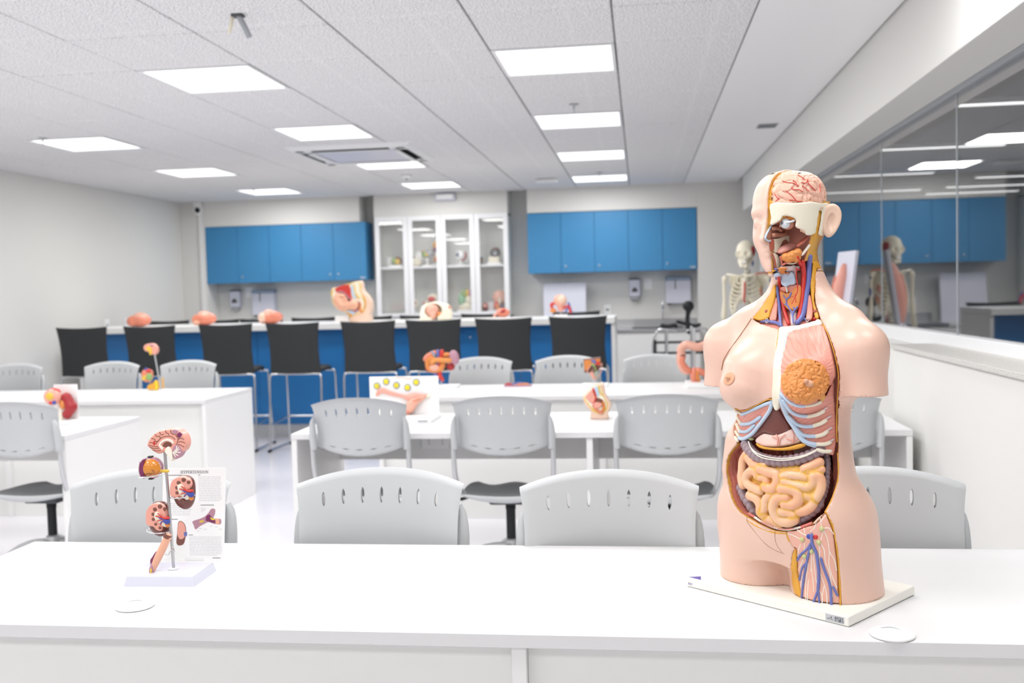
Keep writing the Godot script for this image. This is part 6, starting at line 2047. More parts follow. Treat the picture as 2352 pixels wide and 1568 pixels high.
func torso_base(t: Node):
	var b := put("base", bx(-0.185, -0.02, -0.131, 0.185, 0.0, 0.131, 0.003), "ivory_white", t)
	var l := put("asset_label", bx(0.138, -0.0165, 0.1309, 0.176, -0.0035, 0.1314, 0.0002), "label_grey", t)
	lettering(l, "number", "44737", "print_grey", Vector3(0.1652, -0.0075, 0.1315), 0.0032, "Droid Sans", true)
	var bars := G.new()
	for q in [[0.1575, 0.0016], [0.161, 0.001], [0.1642, 0.0008], [0.1654, 0.0018], [0.1676, 0.0012], [0.1692, 0.0008], [0.172, 0.0006], [0.1731, 0.0011]]:
		bars.box(Vector3(q[0], -0.0142, 0.1313), Vector3(q[0] + q[1], -0.0098, 0.1316), 0.0)
	put("barcode", bars, "print_grey", l)
	put("leaf_mark", G.new().prism(poly2([0.1488, -0.0062, 0.1502, -0.0078, 0.1514, -0.0088, 0.1508, -0.0105, 0.1495, -0.0108, 0.1486, -0.009]), 0.1313, 0.1316, 0.0), "print_grey", l)
	var line := G.new()
	for q in [[0.1425, 0.1475, -0.0108], [0.1415, 0.1465, -0.0124], [0.147, 0.1485, -0.0124], [0.149, 0.1545, -0.0124]]:
		line.box(Vector3(q[0], q[2] - 0.0004, 0.1313), Vector3(q[1], q[2] + 0.0004, 0.1315), 0.0)
	put("small_print", line, "print_grey", l)
	lettering(b, "print_code", "B35", "print_violet", Vector3(-0.174, -0.012, 0.1312), 0.0038)
	var g := G.new().prism(poly2([-0.181, -0.126, -0.150, -0.126, -0.165, -0.106]), 0.0, 0.0004, 0.0)
	put("triangle_mark", g, "print_violet", b).rotation.x = -PI / 2

func torso_head(t: Node):
	# skull bone of the opened half, its cut edge and the brain
	sheet(t, "skull", "ivory", SKULL, 0.0036, 0.003, 0.0022, -0.03, null, null, true)
	var wm := FastNoiseLite.new()
	wm.noise_type = FastNoiseLite.TYPE_SIMPLEX_SMOOTH
	wm.seed = 4
	wm.frequency = 0.046
	wm.fractal_type = FastNoiseLite.FRACTAL_NONE
	wm.domain_warp_enabled = true
	wm.domain_warp_fractal_type = FastNoiseLite.DOMAIN_WARP_FRACTAL_NONE
	wm.domain_warp_amplitude = 14.0
	wm.domain_warp_frequency = 0.03
	var wrinkle := func(q: Vector3) -> float:
		var n := wm.get_noise_3dv(q * 1000.0) / 0.2
		return 0.0028 * exp(-n * n)
	var split := Plane(Vector3(0, 0.86, 0.5).normalized(), Vector3(0.05, 0.776, -0.018))
	var dome := func(q: Vector3) -> float:
		return maxf(maxf(stack(q, tab.head) + 0.004, 0.0055 - q.x), 0.765 - q.y)
	var brain := func(q: Vector3) -> float: return maxf(dome.call(q) + wrinkle.call(q), 0.0012 - split.distance_to(q))
	put("brain", nets(brain, Vector3(-0.005, 0.76, -0.1), Vector3(0.08, 0.845, 0.11), 0.0022), "brain_pink", t)
	var hind := func(q: Vector3) -> float: return maxf(dome.call(q) + 0.002 + wrinkle.call(q * 1.4) * 0.4, split.distance_to(q) + 0.0012)
	put("hindbrain", nets(hind, Vector3(-0.005, 0.76, -0.1), Vector3(0.08, 0.845, 0.02), 0.0025), "brain_pink", t)
	tubes_of(t, "brain_artery", "red", BRAIN_ARTERIES, 1.0, 6, 6, 1.1)
	sagittal_tube(t, "scalp_edge", "fat", SKULL_RIM, 0.003, 0.0026)
	var inner := []
	for k in range(0, SKULL_RIM.size(), 2):
		inner.append(SKULL_RIM[k] - 36 if k < 6 else SKULL_RIM[k] - 10)
		inner.append(SKULL_RIM[k + 1] - (0 if k < 4 else 34))
	sagittal_tube(t, "skull_edge", "bone", inner, 0.004, 0.0022)
	# face in section: nose, palate, tongue and jaw
	sagittal(t, "nasal_wall", "nasal_brown", NASAL, -0.002, 0.0035)
	sagittal_tube(t, "nose_gristle", "cartilage", NOSE_EDGE, 0.003, 0.0022)
	sagittal_tube(t, "nasal_fold", "nasal_brown", CONCHA_A, 0.0065, 0.0042)
	sagittal_tube(t, "nasal_fold", "nasal_brown", CONCHA_B, 0.0065, 0.0045)
	sagittal(t, "palate", "bone", PALATE, -0.002, 0.0058)
	sagittal(t, "lip_muscle", "deep_salmon", LIP_MUSCLE, -0.002, 0.0062)
	sagittal(t, "jaw_bone", "ivory", JAW, -0.002, 0.0058)
	sagittal_tube(t, "lip_muscle", "deep_salmon", LIP_EDGE, 0.005, 0.002)
	sagittal_tube(t, "jaw_edge", "white_matter", MANDIBLE, 0.0075, 0.002)
	var tg := pillow(t, "tongue", "tongue_pink", TONGUE, 0.010, 0.013, 3, 0.0001, Transform3D(Basis(Vector3(0, 0, 1), Vector3(0, 1, 0), Vector3(1, 0, 0)), Vector3.ZERO))
	sagittal(t, "pharynx", "nasal_brown", [620, 7230, 560, 7330, 100, 7330, 60, 6900, 30, 6700, 250, 6650, 520, 6900], -0.004, 0.0022)
	# eye
	var c := Vector3(EYEBALL[1][0], EYEBALL[1][1], EYEBALL[1][2]) * 0.0001
	c.z += 0.004
	blob(t, "eyeball", "eye_white", c, Vector3.ONE * 0.0108)
	var look := Vector3(-0.12, 0.02, 1.0).normalized()
	blob(t, "iris", "iris_grey", c + look * 0.0084, Vector3(0.0046, 0.0046, 0.003))
	blob(t, "pupil", "black", c + look * 0.0102, Vector3(0.002, 0.002, 0.0014))
	put("eye_muscle", G.new().tube([c + Vector3(0.0, 0.0095, 0.004), c + Vector3(0.01, 0.009, 0.0), c + Vector3(0.016, 0.005, -0.006)], 0.0026, 8), "orange", t)
	put("lid_edge", G.new().tube([c + Vector3(0.008, 0.001, 0.007), c + Vector3(0.014, 0.002, 0.002), c + Vector3(0.017, 0.004, -0.003)], 0.0022, 8), "eye_white", t)
	blob(t, "tear_corner", "salmon", c + Vector3(-0.0095, -0.005, 0.004), Vector3(0.002, 0.003, 0.002))
	put("eye_socket", G.new().ball(c + Vector3(0.002, 0.0, -0.006), Vector3(0.0135, 0.0128, 0.009)), "nasal_brown", t)
	# jaw: glands, muscles, tendon
	var glands := func(q: Vector3) -> float:
		var d := 1e9
		for k in range(0, JAW_GLAND[1].size(), 3):
			var o := Vector3(JAW_GLAND[1][k], JAW_GLAND[1][k + 1], JAW_GLAND[1][k + 2]) * 0.0001
			d = smin(d, (q - o).length() - 0.0085, 0.006)
		return d + wrinkle.call(q * 1.7) * 0.5
	put("spit_gland", nets(glands, Vector3(0.005, 0.64, 0.03), Vector3(0.05, 0.69, 0.08), 0.0016), "gland", t)
	tubes_of(t, "jaw_muscle", "deep_salmon", JAW_MUSCLES)
	tubes_of(t, "jaw_tendon", "white_matter", JAW_TENDON)
	tubes_of(t, "jaw_strip", "muscle", JAW_STRIP)
	tubes_of(t, "hyoid_bone", "ivory", HYOID, 0.7)
	tubes_of(t, "closed_lid", "deep_salmon_skin", LID_LINE, 1.0, 5, 6, 0.6)
	# ears
	for s in [1.0, -1.0]:
		var ear := func(q: Vector3) -> float:
			var p := Vector3(q.x * s, q.y, q.z) - Vector3(0.069, 0.733, -0.020)
			p = p.rotated(Vector3.UP, 0.62).rotated(Vector3.RIGHT, 0.18)
			var taper := 1.0 + p.y * 7.0
			var d := (Vector3(p.x / 0.0075, p.y / 0.031, p.z / (0.0195 * taper)).length() - 1.0) * 0.0075
			var rim := Vector3(maxf(absf(p.x - 0.003), 0.0), 0, 0).x
			var ring := absf(Vector2(p.y / 0.0275, p.z / (0.0165 * taper)).length() - 1.0) * 0.017
			d = smin(d, Vector2(rim, ring).length() - 0.0036, 0.003)
			d = -smin(-d, (Vector3((p.x - 0.008) / 0.009, (p.y + 0.002) / 0.017, (p.z + 0.001) / 0.009).length() - 1.0) * 0.008, 0.003)
			return smin(d, seg(p, Vector3(0.001, -0.007, 0.014), Vector3(0.002, 0.002, 0.013), 0.004, 0.004), 0.003)
		put("ear", nets(ear, Vector3(0.045 if s > 0 else -0.105, 0.69, -0.055), Vector3(0.105 if s > 0 else -0.045, 0.78, 0.02), 0.0022), "skin_plain", t)

func torso_neck(t: Node):
	sheet(t, "neck_fat", "fat", NECK_FAT_A, 0.004, 0.003, 0.0026, -0.04)
	sheet(t, "neck_fat", "fat", NECK_FAT_B, 0.004, 0.003, 0.0026, -0.04)
	var fibre := func(q: Vector3) -> float: return 0.0005 * sin(q.x * 2600.0)
	sheet(t, "neck_muscle", "pec_pink", NECK_STRAP_A, 0.007, 0.003, 0.0024, -0.02, fibre)
	sheet(t, "neck_muscle", "pec_pink", NECK_STRAP_B, 0.007, 0.003, 0.0024, -0.02, fibre)
	sheet(t, "throat_membrane", "membrane", MEMBRANE, 0.010, 0.003, 0.0026)
	sheet(t, "throat_muscle", "pec_pink", NECK_MUSCLE, 0.010, 0.003, 0.0026)
	sheet(t, "hyoid_fat", "orange", HYOID_FAT, 0.004, 0.002, 0.0024)
	sheet(t, "larynx", "cartilage", LARYNX, 0.004, 0.004, 0.0024)
	sheet(t, "thyroid_gland", "orange", THYROID, 0.005, 0.004, 0.0024)
	tubes_of(t, "cricoid_tendon", "white_matter", CRICOID, 0.5)
	var tr := put("windpipe", tracheal(), "membrane", t)
	tubes_of(t, "neck_vein", "vein", NECK_VEINS)
	tubes_of(t, "neck_artery", "red", NECK_ARTERIES)
	tubes_of(t, "thyroid_vein", "vein", THYROID_VEINS)
	balls_of(t, "lymph_node", "deep_salmon", NECK_NODE, 0.8, Vector3(1, 1, 0.5))
	tubes_of(t, "collarbone", "ivory", CLAVICLES)
	for k in 2:
		var o := Vector3(HOOKS[1][k * 3], HOOKS[1][k * 3 + 1], HOOKS[1][k * 3 + 2]) * 0.0001
		var ring := []
		for a in 15:
			ring.append(o + Vector3(cos(a * 0.42) * 0.0032, sin(a * 0.42) * 0.0042, a * 0.0001))
		put("hook", G.new().tube(ring, 0.0008, 6, true), "chrome", t)

func tracheal() -> G:
	var e: Array = TRACHEA[0][1]
	var a := []
	for k in range(0, e.size(), 3):
		a.append(Vector3(e[k], e[k + 1], e[k + 2]) * 0.0001)
	var path := curve(a, 16)
	var rad := []
	for k in path.size():
		rad.append(0.0066 + 0.0006 * sin(k * 1.6))
	return G.new().tube(path, rad, 14)

func torso_chest(t: Node):
	var root := Vector2(0.128, 0.43)
	var fan := func(q: Vector3) -> float:
		var a := atan2(q.y - root.y, q.x - root.x)
		return 0.0003 * sin(a * 62.0)
	var fan_tint := func(q: Vector3) -> Color:
		var a := atan2(q.y - root.y, q.x - root.x)
		return Color(0.83, 0.36, 0.28).lerp(Color(0.62, 0.17, 0.13), pow(0.5 + 0.5 * sin(a * 62.0 - 1.6 + 0.8 * sin(q.x * 210.0)), 6.0) * 0.55)
	sheet(t, "chest_muscle", "tinted", PECTORAL, 0.005, 0.004, 0.0022, 0.0, fan, fan_tint, true)
	var lean := func(q: Vector3) -> float: return 0.0003 * sin((q.y * 0.86 - q.x * 0.5) * 1000.0)
	var side_tint := func(q: Vector3) -> Color:
		return Color(0.80, 0.33, 0.26).lerp(Color(0.66, 0.2, 0.16), pow(0.5 + 0.5 * sin((q.y * 0.86 - q.x * 0.5) * 1000.0), 4.0) * 0.5)
	sheet(t, "side_muscle", "tinted", SERRATUS, 0.0075, 0.003, 0.0024, -0.02, lean, side_tint, true)
	sheet(t, "side_muscle", "tinted", INTERCOSTAL, 0.0065, 0.003, 0.0024, -0.02, lean, side_tint, true)
	sheet(t, "breastbone", "ivory", STERNUM, 0.0025, 0.0035, 0.0024, 0.0, null, null, true)
	sheet(t, "breastbone_edge", "cartilage", STERNUM_EDGE, 0.0035, 0.0025, 0.0022)
	tubes_of(t, "rib_cartilage", "cartilage", CARTILAGE, 0.8)
	tubes_of(t, "rib", "ivory", RIBS, 0.8)
	tubes_of(t, "rib_tip", "rib_mist", RIB_TIPS, 0.6)
	tubes_of(t, "plate_seam", "seam_brown", SEAMS)
	tubes_of(t, "plate_edge", "fat", GOLD_EDGES)
	# milk gland
	var c := Vector3(GLAND[1][0], GLAND[1][1], GLAND[1][2]) * 0.0001
	var lump := FastNoiseLite.new()
	lump.noise_type = FastNoiseLite.TYPE_SIMPLEX_SMOOTH
	lump.seed = 9
	lump.frequency = 0.075
	lump.fractal_type = FastNoiseLite.FRACTAL_NONE
	lump.domain_warp_enabled = true
	lump.domain_warp_fractal_type = FastNoiseLite.DOMAIN_WARP_FRACTAL_NONE
	lump.domain_warp_amplitude = 10.0
	lump.domain_warp_frequency = 0.05
	var g := func(q: Vector3) -> float:
		var n := lump.get_noise_3dv(q * 1000.0) / 0.22
		var r := ((q - c) * Vector3(1, 1.0, 0.8)).length() - 0.0425
		return -smin(-r, -(absf(near_figure(q) - 0.001) - 0.0065), 0.006) + 0.0032 * exp(-n * n) - 0.001
	put("milk_gland", nets(g, c - Vector3(0.05, 0.05, 0.07), c + Vector3(0.05, 0.05, 0.03), 0.0022), "gland", t)
	var a := Vector3(GLAND_NIPPLE[1][0], GLAND_NIPPLE[1][1], GLAND_NIPPLE[1][2]) * 0.0001
	blob(t, "gland_areola", "areola", a + Vector3(-0.003, -0.004, -0.001), Vector3(0.0155, 0.0085, 0.006))
	blob(t, "gland_nipple", "areola", a + Vector3(0, 0.001, 0.004), Vector3(0.005, 0.005, 0.006))
	var d := Vector3(AREOLA[1][0], AREOLA[1][1], AREOLA[1][2]) * 0.0001
	var up := slope(d)
	var side := up.cross(Vector3.UP).normalized()
	var lay := Basis(side, up.cross(side), up)
	blob(t, "areola", "areola", d - up * 0.0002, Vector3(0.0135, 0.0135, 0.0016), lay)
	blob(t, "nipple", "areola", d + up * 0.002, Vector3(0.0048, 0.0048, 0.0062), lay)
	blob(t, "nipple_tip", "areola", d + up * 0.0075, Vector3(0.0028, 0.0028, 0.0026), lay)

func torso_belly(t: Node):
	tubes_of(t, "rim_fat", "fat", RIM_FAT, 1.0, 6, 8, 0.75)
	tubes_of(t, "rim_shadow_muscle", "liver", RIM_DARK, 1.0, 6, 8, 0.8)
	sheet(t, "liver", "liver", LIVER, 0.017, 0.010, 0.0035)
	var lobe := []
	sheet(t, "stomach", "stomach_pale", STOMACH, 0.016, 0.008, 0.0032)
	tubes_of(t, "stomach_vessel", "pink", STOMACH_VESSELS, 1.0, 5, 6)
	sheet(t, "yellow_apron", "fat", OMENTUM, 0.006, 0.006, 0.003)
	balls_of(t, "gallbladder", "green_pale", GALLBLADDER, 1.0, Vector3(1.3, 0.8, 1))
	for e in [["transverse_colon", TRANSVERSE, 0.0112, 1.0], ["descending_colon", COLON_DOWN, 0.009, 1.0], ["sigmoid_colon", COLON_SIGMA, 0.0105, 1.0], ["ascending_colon", COLON_UP, 0.0125, 1.0]]:
		var src: Array = e[1][0][1]
		var pts := []
		for k in range(0, src.size(), 3):
			pts.append(Vector3(src[k], src[k + 1], src[k + 2]) * 0.0001)
		var path := curve(pts, 24)
		var rad := []
		var run := 0.0
		for k in path.size():
			if k: run += path[k].distance_to(path[k - 1])
			rad.append(e[1][0][0] * 0.00001 * (0.80 + 0.24 * sqrt(absf(sin(run / e[2] * PI)))))
		put(e[0], G.new().tube(path, rad, 18), "colon", t)
	tubes_of(t, "colon_band", "white_matter", TAENIA, 1.0, 8, 8, 0.9)
	# the small bowel: one folded mass, yellow where coils meet
	var segs := []
	for e in COILS:
		var pts := []
		for k in range(0, e[1].size(), 3):
			pts.append(Vector3(e[1][k], e[1][k + 1], e[1][k + 2]) * 0.0001)
		segs.append([curve(pts, 3), e[0] * 0.0000108])
	var mid := Vector3(0.020, 0.208, 0.088)
	var two := func(q: Vector3) -> Vector2:
		var m := 1e9
		var m2 := 1e9
		for s in segs:
			var d := 1e9
			var path: Array = s[0]
			for k in path.size() - 1:
				var a: Vector3 = path[k]
				var w: Vector3 = path[k + 1] - a
				var v := q - a
				d = minf(d, (v - w * clampf(v.dot(w) / w.length_squared(), 0.0, 1.0)).length_squared())
			d = sqrt(d) - s[1]
			if d < m:
				m2 = m
				m = d
			elif d < m2:
				m2 = d
		var back := ((q - mid) / Vector3(0.072, 0.060, 0.022)).length() * 0.022 - 0.022
		if back < m: return Vector2(back, minf(m, back))
		return Vector2(m, minf(m2, back))
	var bowel := func(q: Vector3) -> float:
		var d: Vector2 = two.call(q)
		return smin(d.x, d.y, 0.0012)
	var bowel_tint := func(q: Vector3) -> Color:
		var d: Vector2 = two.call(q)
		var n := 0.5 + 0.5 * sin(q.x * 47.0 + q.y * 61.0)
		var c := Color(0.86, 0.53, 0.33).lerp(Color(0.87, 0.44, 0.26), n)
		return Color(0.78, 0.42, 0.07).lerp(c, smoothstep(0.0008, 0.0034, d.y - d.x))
	var lo := Vector3(9, 9, 9)
	var hi := -lo
	for s in segs:
		for p in s[0]:
			lo = lo.min(p - Vector3.ONE * (s[1] + 0.004))
			hi = hi.max(p + Vector3.ONE * (s[1] + 0.004))
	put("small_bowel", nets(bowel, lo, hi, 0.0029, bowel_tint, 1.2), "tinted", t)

func torso_groin(t: Node):
	sheet(t, "thigh_sheath", "fascia_pink", FASCIA, 0.0045, 0.003, 0.003, 0.0, null, null, true)
	sheet(t, "thigh_fat", "fat", THIGH_FAT, 0.0025, 0.003, 0.0028)
	tubes_of(t, "groin_vein", "vein", GROIN_VEINS, 1.0, 6, 8, 1.0)
	tubes_of(t, "lymph_vessel", "white_matter", LYMPH_VESSELS, 1.0, 5, 6, 0.9)
	balls_of(t, "groin_node", "green_pale", NODES, 1.0, Vector3(1, 1, 0.6))
	balls_of(t, "groin_artery_cut", "red", GROIN_ARTERY, 0.95, Vector3(1, 1, 0.7))
	balls_of(t, "groin_vein_cut", "blue_vein", GROIN_VEIN, 0.95, Vector3(1, 1, 0.7))
	tubes_of(t, "pubic_band", "white_matter", PUBIC_STRIP, 0.8)
	tubes_of(t, "pubic_muscle", "muscle", PUBIC_RED)
	tubes_of(t, "pubic_fat", "fat", PUBIC_FAT)
	tubes_of(t, "piece_seam", "seam_brown", DARK_SEAMS, 1.0, 6, 6, 0.8)

# ---------------------------------------------------------------- torso measurements, in tenths of a millimetre from the middle of its base
# outlines are front elevations (x to its left, y up); tubes are [radius/10, x y z ...]
const CUT_MAIN := [490,6566,496,6258,558,5921,613,5677,755,5437,866,5320,1034,5147,1197,4911,1296,4643,1321,4430,1308,4244,1261,3993,1163,3665,1149,3292,1199,2779,1238,2475,1246,2300,1235,2082,1208,1913,1164,1765,1072,1680,964,1543,840,1418,626,1336,427,1299,197,1281,-168,1364,-451,1458,-607,1509,-756,1621,-892,1760,-1039,1948,-1111,2131,-1125,2299,-1125,2466,-1059,2630,-948,2755,-828,2880,-919,2961,-1065,3194,-1153,3442,-709,3625,-552,3591,-438,3615,-220,3725,-17,3831,212,3918,259,4299,242,4604,152,4902,52,5229,-153,5263,-495,5320,-786,5412,-783,5403,-665,5560,-532,5750,-374,5907,-323,6048,8,6247,66,6399,94,6458,407,6598]
const CUT_THIGH := [1174,1767,1293,1535,1331,1314,1362,1047,1377,708,1393,262,1405,-32,1414,-152,721,-157,476,-15,374,286,480,628,543,881,631,1002,571,1004,433,1297,664,1365,846,1456,1033,1542]
const CUT_FACE := [20,8000,20,6000,300,6000,482,6409,503,6616,578,6887,608,6988,619,7031,660,7280,690,7672,690,8000]
const CUT_MOUTH := [20,6000,20,7256,218,7310,237,7360,292,7408,380,7378,434,7309,456,7216,501,7105,542,7063,562,6983,527,6891,450,6619,447,6410,300,6000]
const LIVER := [-14,3686,162,3697,270,3497,385,3261,208,3156,43,3096,-149,3141,-347,3024,-507,2981,-599,3019,-348,3302,-155,3514]
const STOMACH := [-392,2969,-193,3134,-12,3130,192,3173,375,3278,500,3178,593,3037,448,2967,246,2915,21,2883,-208,2877]
const OMENTUM := [-310,2960,-154,2906,127,2899,396,2935,629,3017,722,2981,595,2910,354,2860,76,2848,-145,2852,-270,2896]
const STERNUM := [40,5239,215,5264,448,5294,704,5369,835,5330,827,5282,590,5239,383,5180,268,5119,281,4962,389,4668,456,4372,499,4012,356,3801,212,3645,139,3678,128,3838,222,4292,166,4748,97,5050]
const STERNUM_EDGE := [824,5288,591,5252,379,5198,245,5131,261,4962,365,4668,429,4371,471,4011,499,3951,535,4017,489,4375,422,4671,323,4933,300,5098,425,5168,632,5228]
const PECTORAL := [252,5127,368,5188,579,5238,819,5293,947,5173,1113,4905,1216,4604,1226,4357,1183,4258,1154,4170,1111,4113,1005,3810,907,3770,502,4042,438,4369,368,4665]
const SERRATUS := [459,4035,496,3815,438,3405,620,3056,861,2910,1057,2797,1092,2880,1074,3651,1160,4253,990,3837,886,3837]
const INTERCOSTAL := [-821,3571,-533,3594,58,3844,-6,3632,-274,3256,-725,2937,-949,2995,-1146,3205]
const LARYNX := [104,6320,112,6297,206,6354,189,6330,203,6237,208,6098,159,6084,83,6071,52,6041,-18,6058,-77,6105,-89,6199,-144,6263]
const MEMBRANE := [105,6442,242,6452,291,6458,190,6315,179,6083,-107,6090,-182,6248,84,6382]
const HYOID_FAT := [123,6424,260,6421,197,6363,120,6297,123,6366]
const NECK_MUSCLE := [-130,6043,179,6083,298,6033,272,5773,64,5931,-20,5925,-111,5957]
const THYROID := [-97,5978,18,5920,116,5934,225,6048,306,6031,319,5773,283,5587,195,5570,78,5604,-20,5716,-87,5856]
const NECK_FAT_A := [34,6384,97,6382,-225,6171,-215,5936,-232,5780,-313,5561,-336,5429,-550,5364,-738,5393,-816,5397,-709,5558,-591,5748,-438,5906,-391,6047,-419,6253]
const NECK_STRAP_A := [-256,5826,-185,5779,-146,5407,-175,5379,-329,5402]
const NECK_STRAP_B := [438,5891,527,5676,579,5397,466,5398,434,5678]
const NECK_FAT_B := [437,6537,465,6258,528,5920,583,5676,725,5435,642,5428,541,5677,444,6030,430,6229,423,6460]
const SKULL := [75,7671,457,7661,652,7677,642,7498,620,7283,603,7158,579,7053,537,7044,521,7128,443,7201,456,7307,434,7370,362,7411,283,7415,240,7339,208,7318,70,7248,79,7406]
const FASCIA := [1137,1735,1010,1532,822,1445,637,1353,420,1287,550,1015,623,1004,612,717,578,343,620,31,748,-115,1014,-117,1396,-120,1336,248,1326,583,1317,922,1297,1192,1271,1414,1192,1631]
const THIGH_FAT := [629,1000,535,872,465,618,337,262,477,-16,577,-73,686,-48,588,348,620,721]
const COILS := [
	[825, [-578,2678,907,-679,2548,886,-681,2357,916,-691,2191,933,-627,2060,974]],
	[825, [-497,2616,961,-368,2528,1012,-211,2495,1044,-65,2529,1051]],
	[959, [-135,2459,1088,57,2420,1098,226,2393,1086,256,2252,1098,165,2104,1121,9,2130,1126]],
	[852, [-207,2313,1078,-246,2388,1065,-398,2374,1037,-514,2247,1020,-475,2118,1043,-300,2065,1087,-128,2036,1108]],
	[666, [-140,2290,1109,-2,2286,1115,33,2195,1123,-47,2136,1126]],
	[692, [-78,2481,1008,153,2446,1008,371,2466,968,566,2521,895]],
	[932, [718,2528,893,841,2593,804,933,2662,711]],
	[772, [767,2475,888,911,2483,786,980,2528,716]],
	[932, [360,2360,1058,491,2402,1018,660,2393,955,752,2366,914]],
	[1012, [402,2271,1070,544,2210,1035,688,2204,980,812,2195,919,874,2290,866,868,2392,853,953,2393,786,994,2270,775,983,2118,818,942,1995,878]],
	[1012, [355,2133,1113,496,2146,1078,640,2092,1034,673,1951,1033,562,1831,1073,425,1843,1105]],
	[932, [775,2026,948,889,1980,897,897,1859,922,788,1754,985,664,1715,1023]],
	[1012, [442,1968,1092,280,1943,1122,187,1792,1132,203,1632,1123,298,1513,1102,465,1493,1081,594,1569,1066]],
	[905, [362,1680,1114,498,1692,1091,584,1638,1077]],
	[879, [135,1996,1108,3,1870,1113,-21,1731,1108,-92,1605,1098]],
	[959, [-395,1894,1062,-232,1861,1089,-136,1739,1093,-144,1600,1085,-57,1553,1085]],
	[905, [-21,1486,1071,116,1468,1068,258,1423,1051]],
]
const TRANSVERSE := [
	[1172, [-696,2893,767,-512,2771,888,-269,2673,976,1,2639,1006,235,2635,989,467,2674,926,672,2736,823,810,2815,708,901,2890,604]],
]
const STOMACH_VESSELS := [
	[107, [136,3157,943,180,3081,950,178,2964,979]],
	[107, [318,3170,916,229,3085,945,214,2966,973]],
	[107, [456,3244,871,486,3154,873,479,3023,899]],
	[107, [350,3093,921,468,3061,895,480,3018,900]],
	[107, [51,3110,955,143,3078,955,178,3042,958]],
	[107, [562,3105,853,505,3063,882]],
]
const TAENIA := [
	[133, [-461,2967,1006,-371,2856,1056,-180,2768,1108,48,2730,1125,281,2720,1107,489,2741,1055,677,2785,975,806,2839,897,920,2912,803]],
	[133, [-406,2887,1041,-277,2778,1095,-72,2702,1132,173,2685,1129,391,2693,1091,588,2732,1024,767,2797,929,918,2892,810]],
]
const COLON_DOWN := [
	[639, [900,2816,402,938,2609,421,952,2431,469,965,2252,506,963,2102,565,952,1978,629,922,1878,692]],
]
const COLON_SIGMA := [
	[959, [956,1901,726,907,1786,793,789,1662,866,651,1550,909,516,1459,933]],
]
const COLON_UP := [
	[1012, [-870,1968,726,-666,1792,861,-513,1668,912,-384,1525,935]],
]
const CARTILAGE := [
	[471, [517,4000,1315,682,3855,1294,810,3799,1225,897,3796,1161]],
	[471, [530,3875,1283,566,3666,1112,661,3580,985,776,3560,885]],
	[471, [430,3541,962,557,3386,876,691,3346,812,813,3351,738]],
	[471, [473,3382,900,639,3202,842,747,3162,792,852,3160,721]],
	[471, [644,3104,853,756,3038,810,882,3009,733]],
	[533, [490,4012,1295,442,3814,1190,390,3536,945,489,3343,880,668,3079,835,854,2986,745]],
	[502, [89,3818,989,15,3636,961,-111,3467,952,-273,3285,934,-438,3114,916,-671,2987,856,-814,2984,799]],
	[471, [75,3796,994,-121,3725,987,-335,3628,1002,-700,3483,858]],
	[471, [-229,3464,951,-489,3321,892,-794,3261,754]],
	[439, [-386,3281,922,-579,3148,875,-809,3110,775]],
]
const RIBS := [
	[471, [903,3796,1155,997,3811,1028,1053,3846,882]],
	[502, [787,3559,875,904,3587,760,990,3642,663]],
	[502, [828,3361,728,935,3410,642,993,3461,583]],
	[502, [867,3160,711,959,3190,629,1007,3240,570]],
	[502, [891,3009,726,993,3008,632,1054,3034,550]],
	[471, [921,2904,732,1007,2873,658,1078,2875,570]],
	[439, [-712,3492,857,-843,3547,885]],
	[439, [-816,3270,739,-1075,3372,509]],
	[439, [-820,3109,771,-996,3223,626]],
	[376, [-835,3018,796,-947,3087,735]],
	[376, [-851,2927,820,-923,2982,788]],
]
const RIB_TIPS := [
	[282, [981,3660,658,1028,3709,592]],
	[314, [983,3475,577,1047,3540,498]],
	[314, [996,3254,562,1053,3315,483]],
	[314, [1043,3048,541,1082,3086,468]],
]
const SEAMS := [
	[69, [-782,5412,379,-860,5187,527,-994,4958,621,-1229,4717,575,-1382,4534,522,-1465,4331,479]],
]
const GOLD_EDGES := [
	[110, [46,5228,647,144,4901,893,232,4603,1092,248,4297,1163,193,3914,1102,-26,3829,1017,-229,3723,1047,-449,3613,1056,-567,3587,1049,-725,3621,1074]],
]
const DARK_SEAMS := [
	[37, [-401,1574,1146,-438,1402,1135,-344,1276,1137,-34,997,1122,180,888,1087,363,853,1069]],
	[37, [242,1391,1153,207,1204,1144,225,1017,1114,327,866,1073]],
	[26, [501,6642,-16,435,6685,-294]],
	[55, [926,1568,1002,974,1439,993,1020,1342,976,1017,1308,977,904,1229,1013]],
]
const PUBIC_STRIP := [
	[297, [-274,1476,1093,-66,1403,1105,166,1346,1097,434,1338,1068,721,1429,1036]],
]
const PUBIC_RED := [
	[274, [-430,1525,1076,-289,1483,1092]],
	[297, [725,1429,1035,916,1523,986]],
	[91, [-79,1432,1186,66,1392,1185,204,1366,1175]],
	[91, [289,1355,1166,436,1359,1154,619,1404,1139]],
]
const PUBIC_FAT := [
	[205, [-451,1401,1113,-210,1320,1133,6,1272,1137,186,1251,1129,431,1264,1107]],
	[251, [430,1279,1097,508,1058,1070,558,981,1052]],
]
const RIM_FAT := [
	[240, [-866,2865,831,-987,2740,826,-1102,2613,809,-1179,2451,790,-1183,2283,809,-1167,2112,801,-1088,1931,856,-924,1748,988,-783,1610,1051,-632,1499,1083,-476,1442,1100]],
	[157, [850,5306,402,1003,5145,493,1163,4908,602,1263,4639,636,1286,4425,610,1271,4238,569,1220,3985,512,1132,3659,391,1120,3285,388,1137,3040,403]],
	[240, [1166,2821,434,1191,2643,462,1214,2466,495,1222,2291,549,1213,2074,677,1189,1905,787,1145,1757,877]],
	[205, [1163,1762,878,1279,1530,852,1316,1309,832,1348,1041,807,1363,702,776,1380,256,771,1403,-20,817]],
]
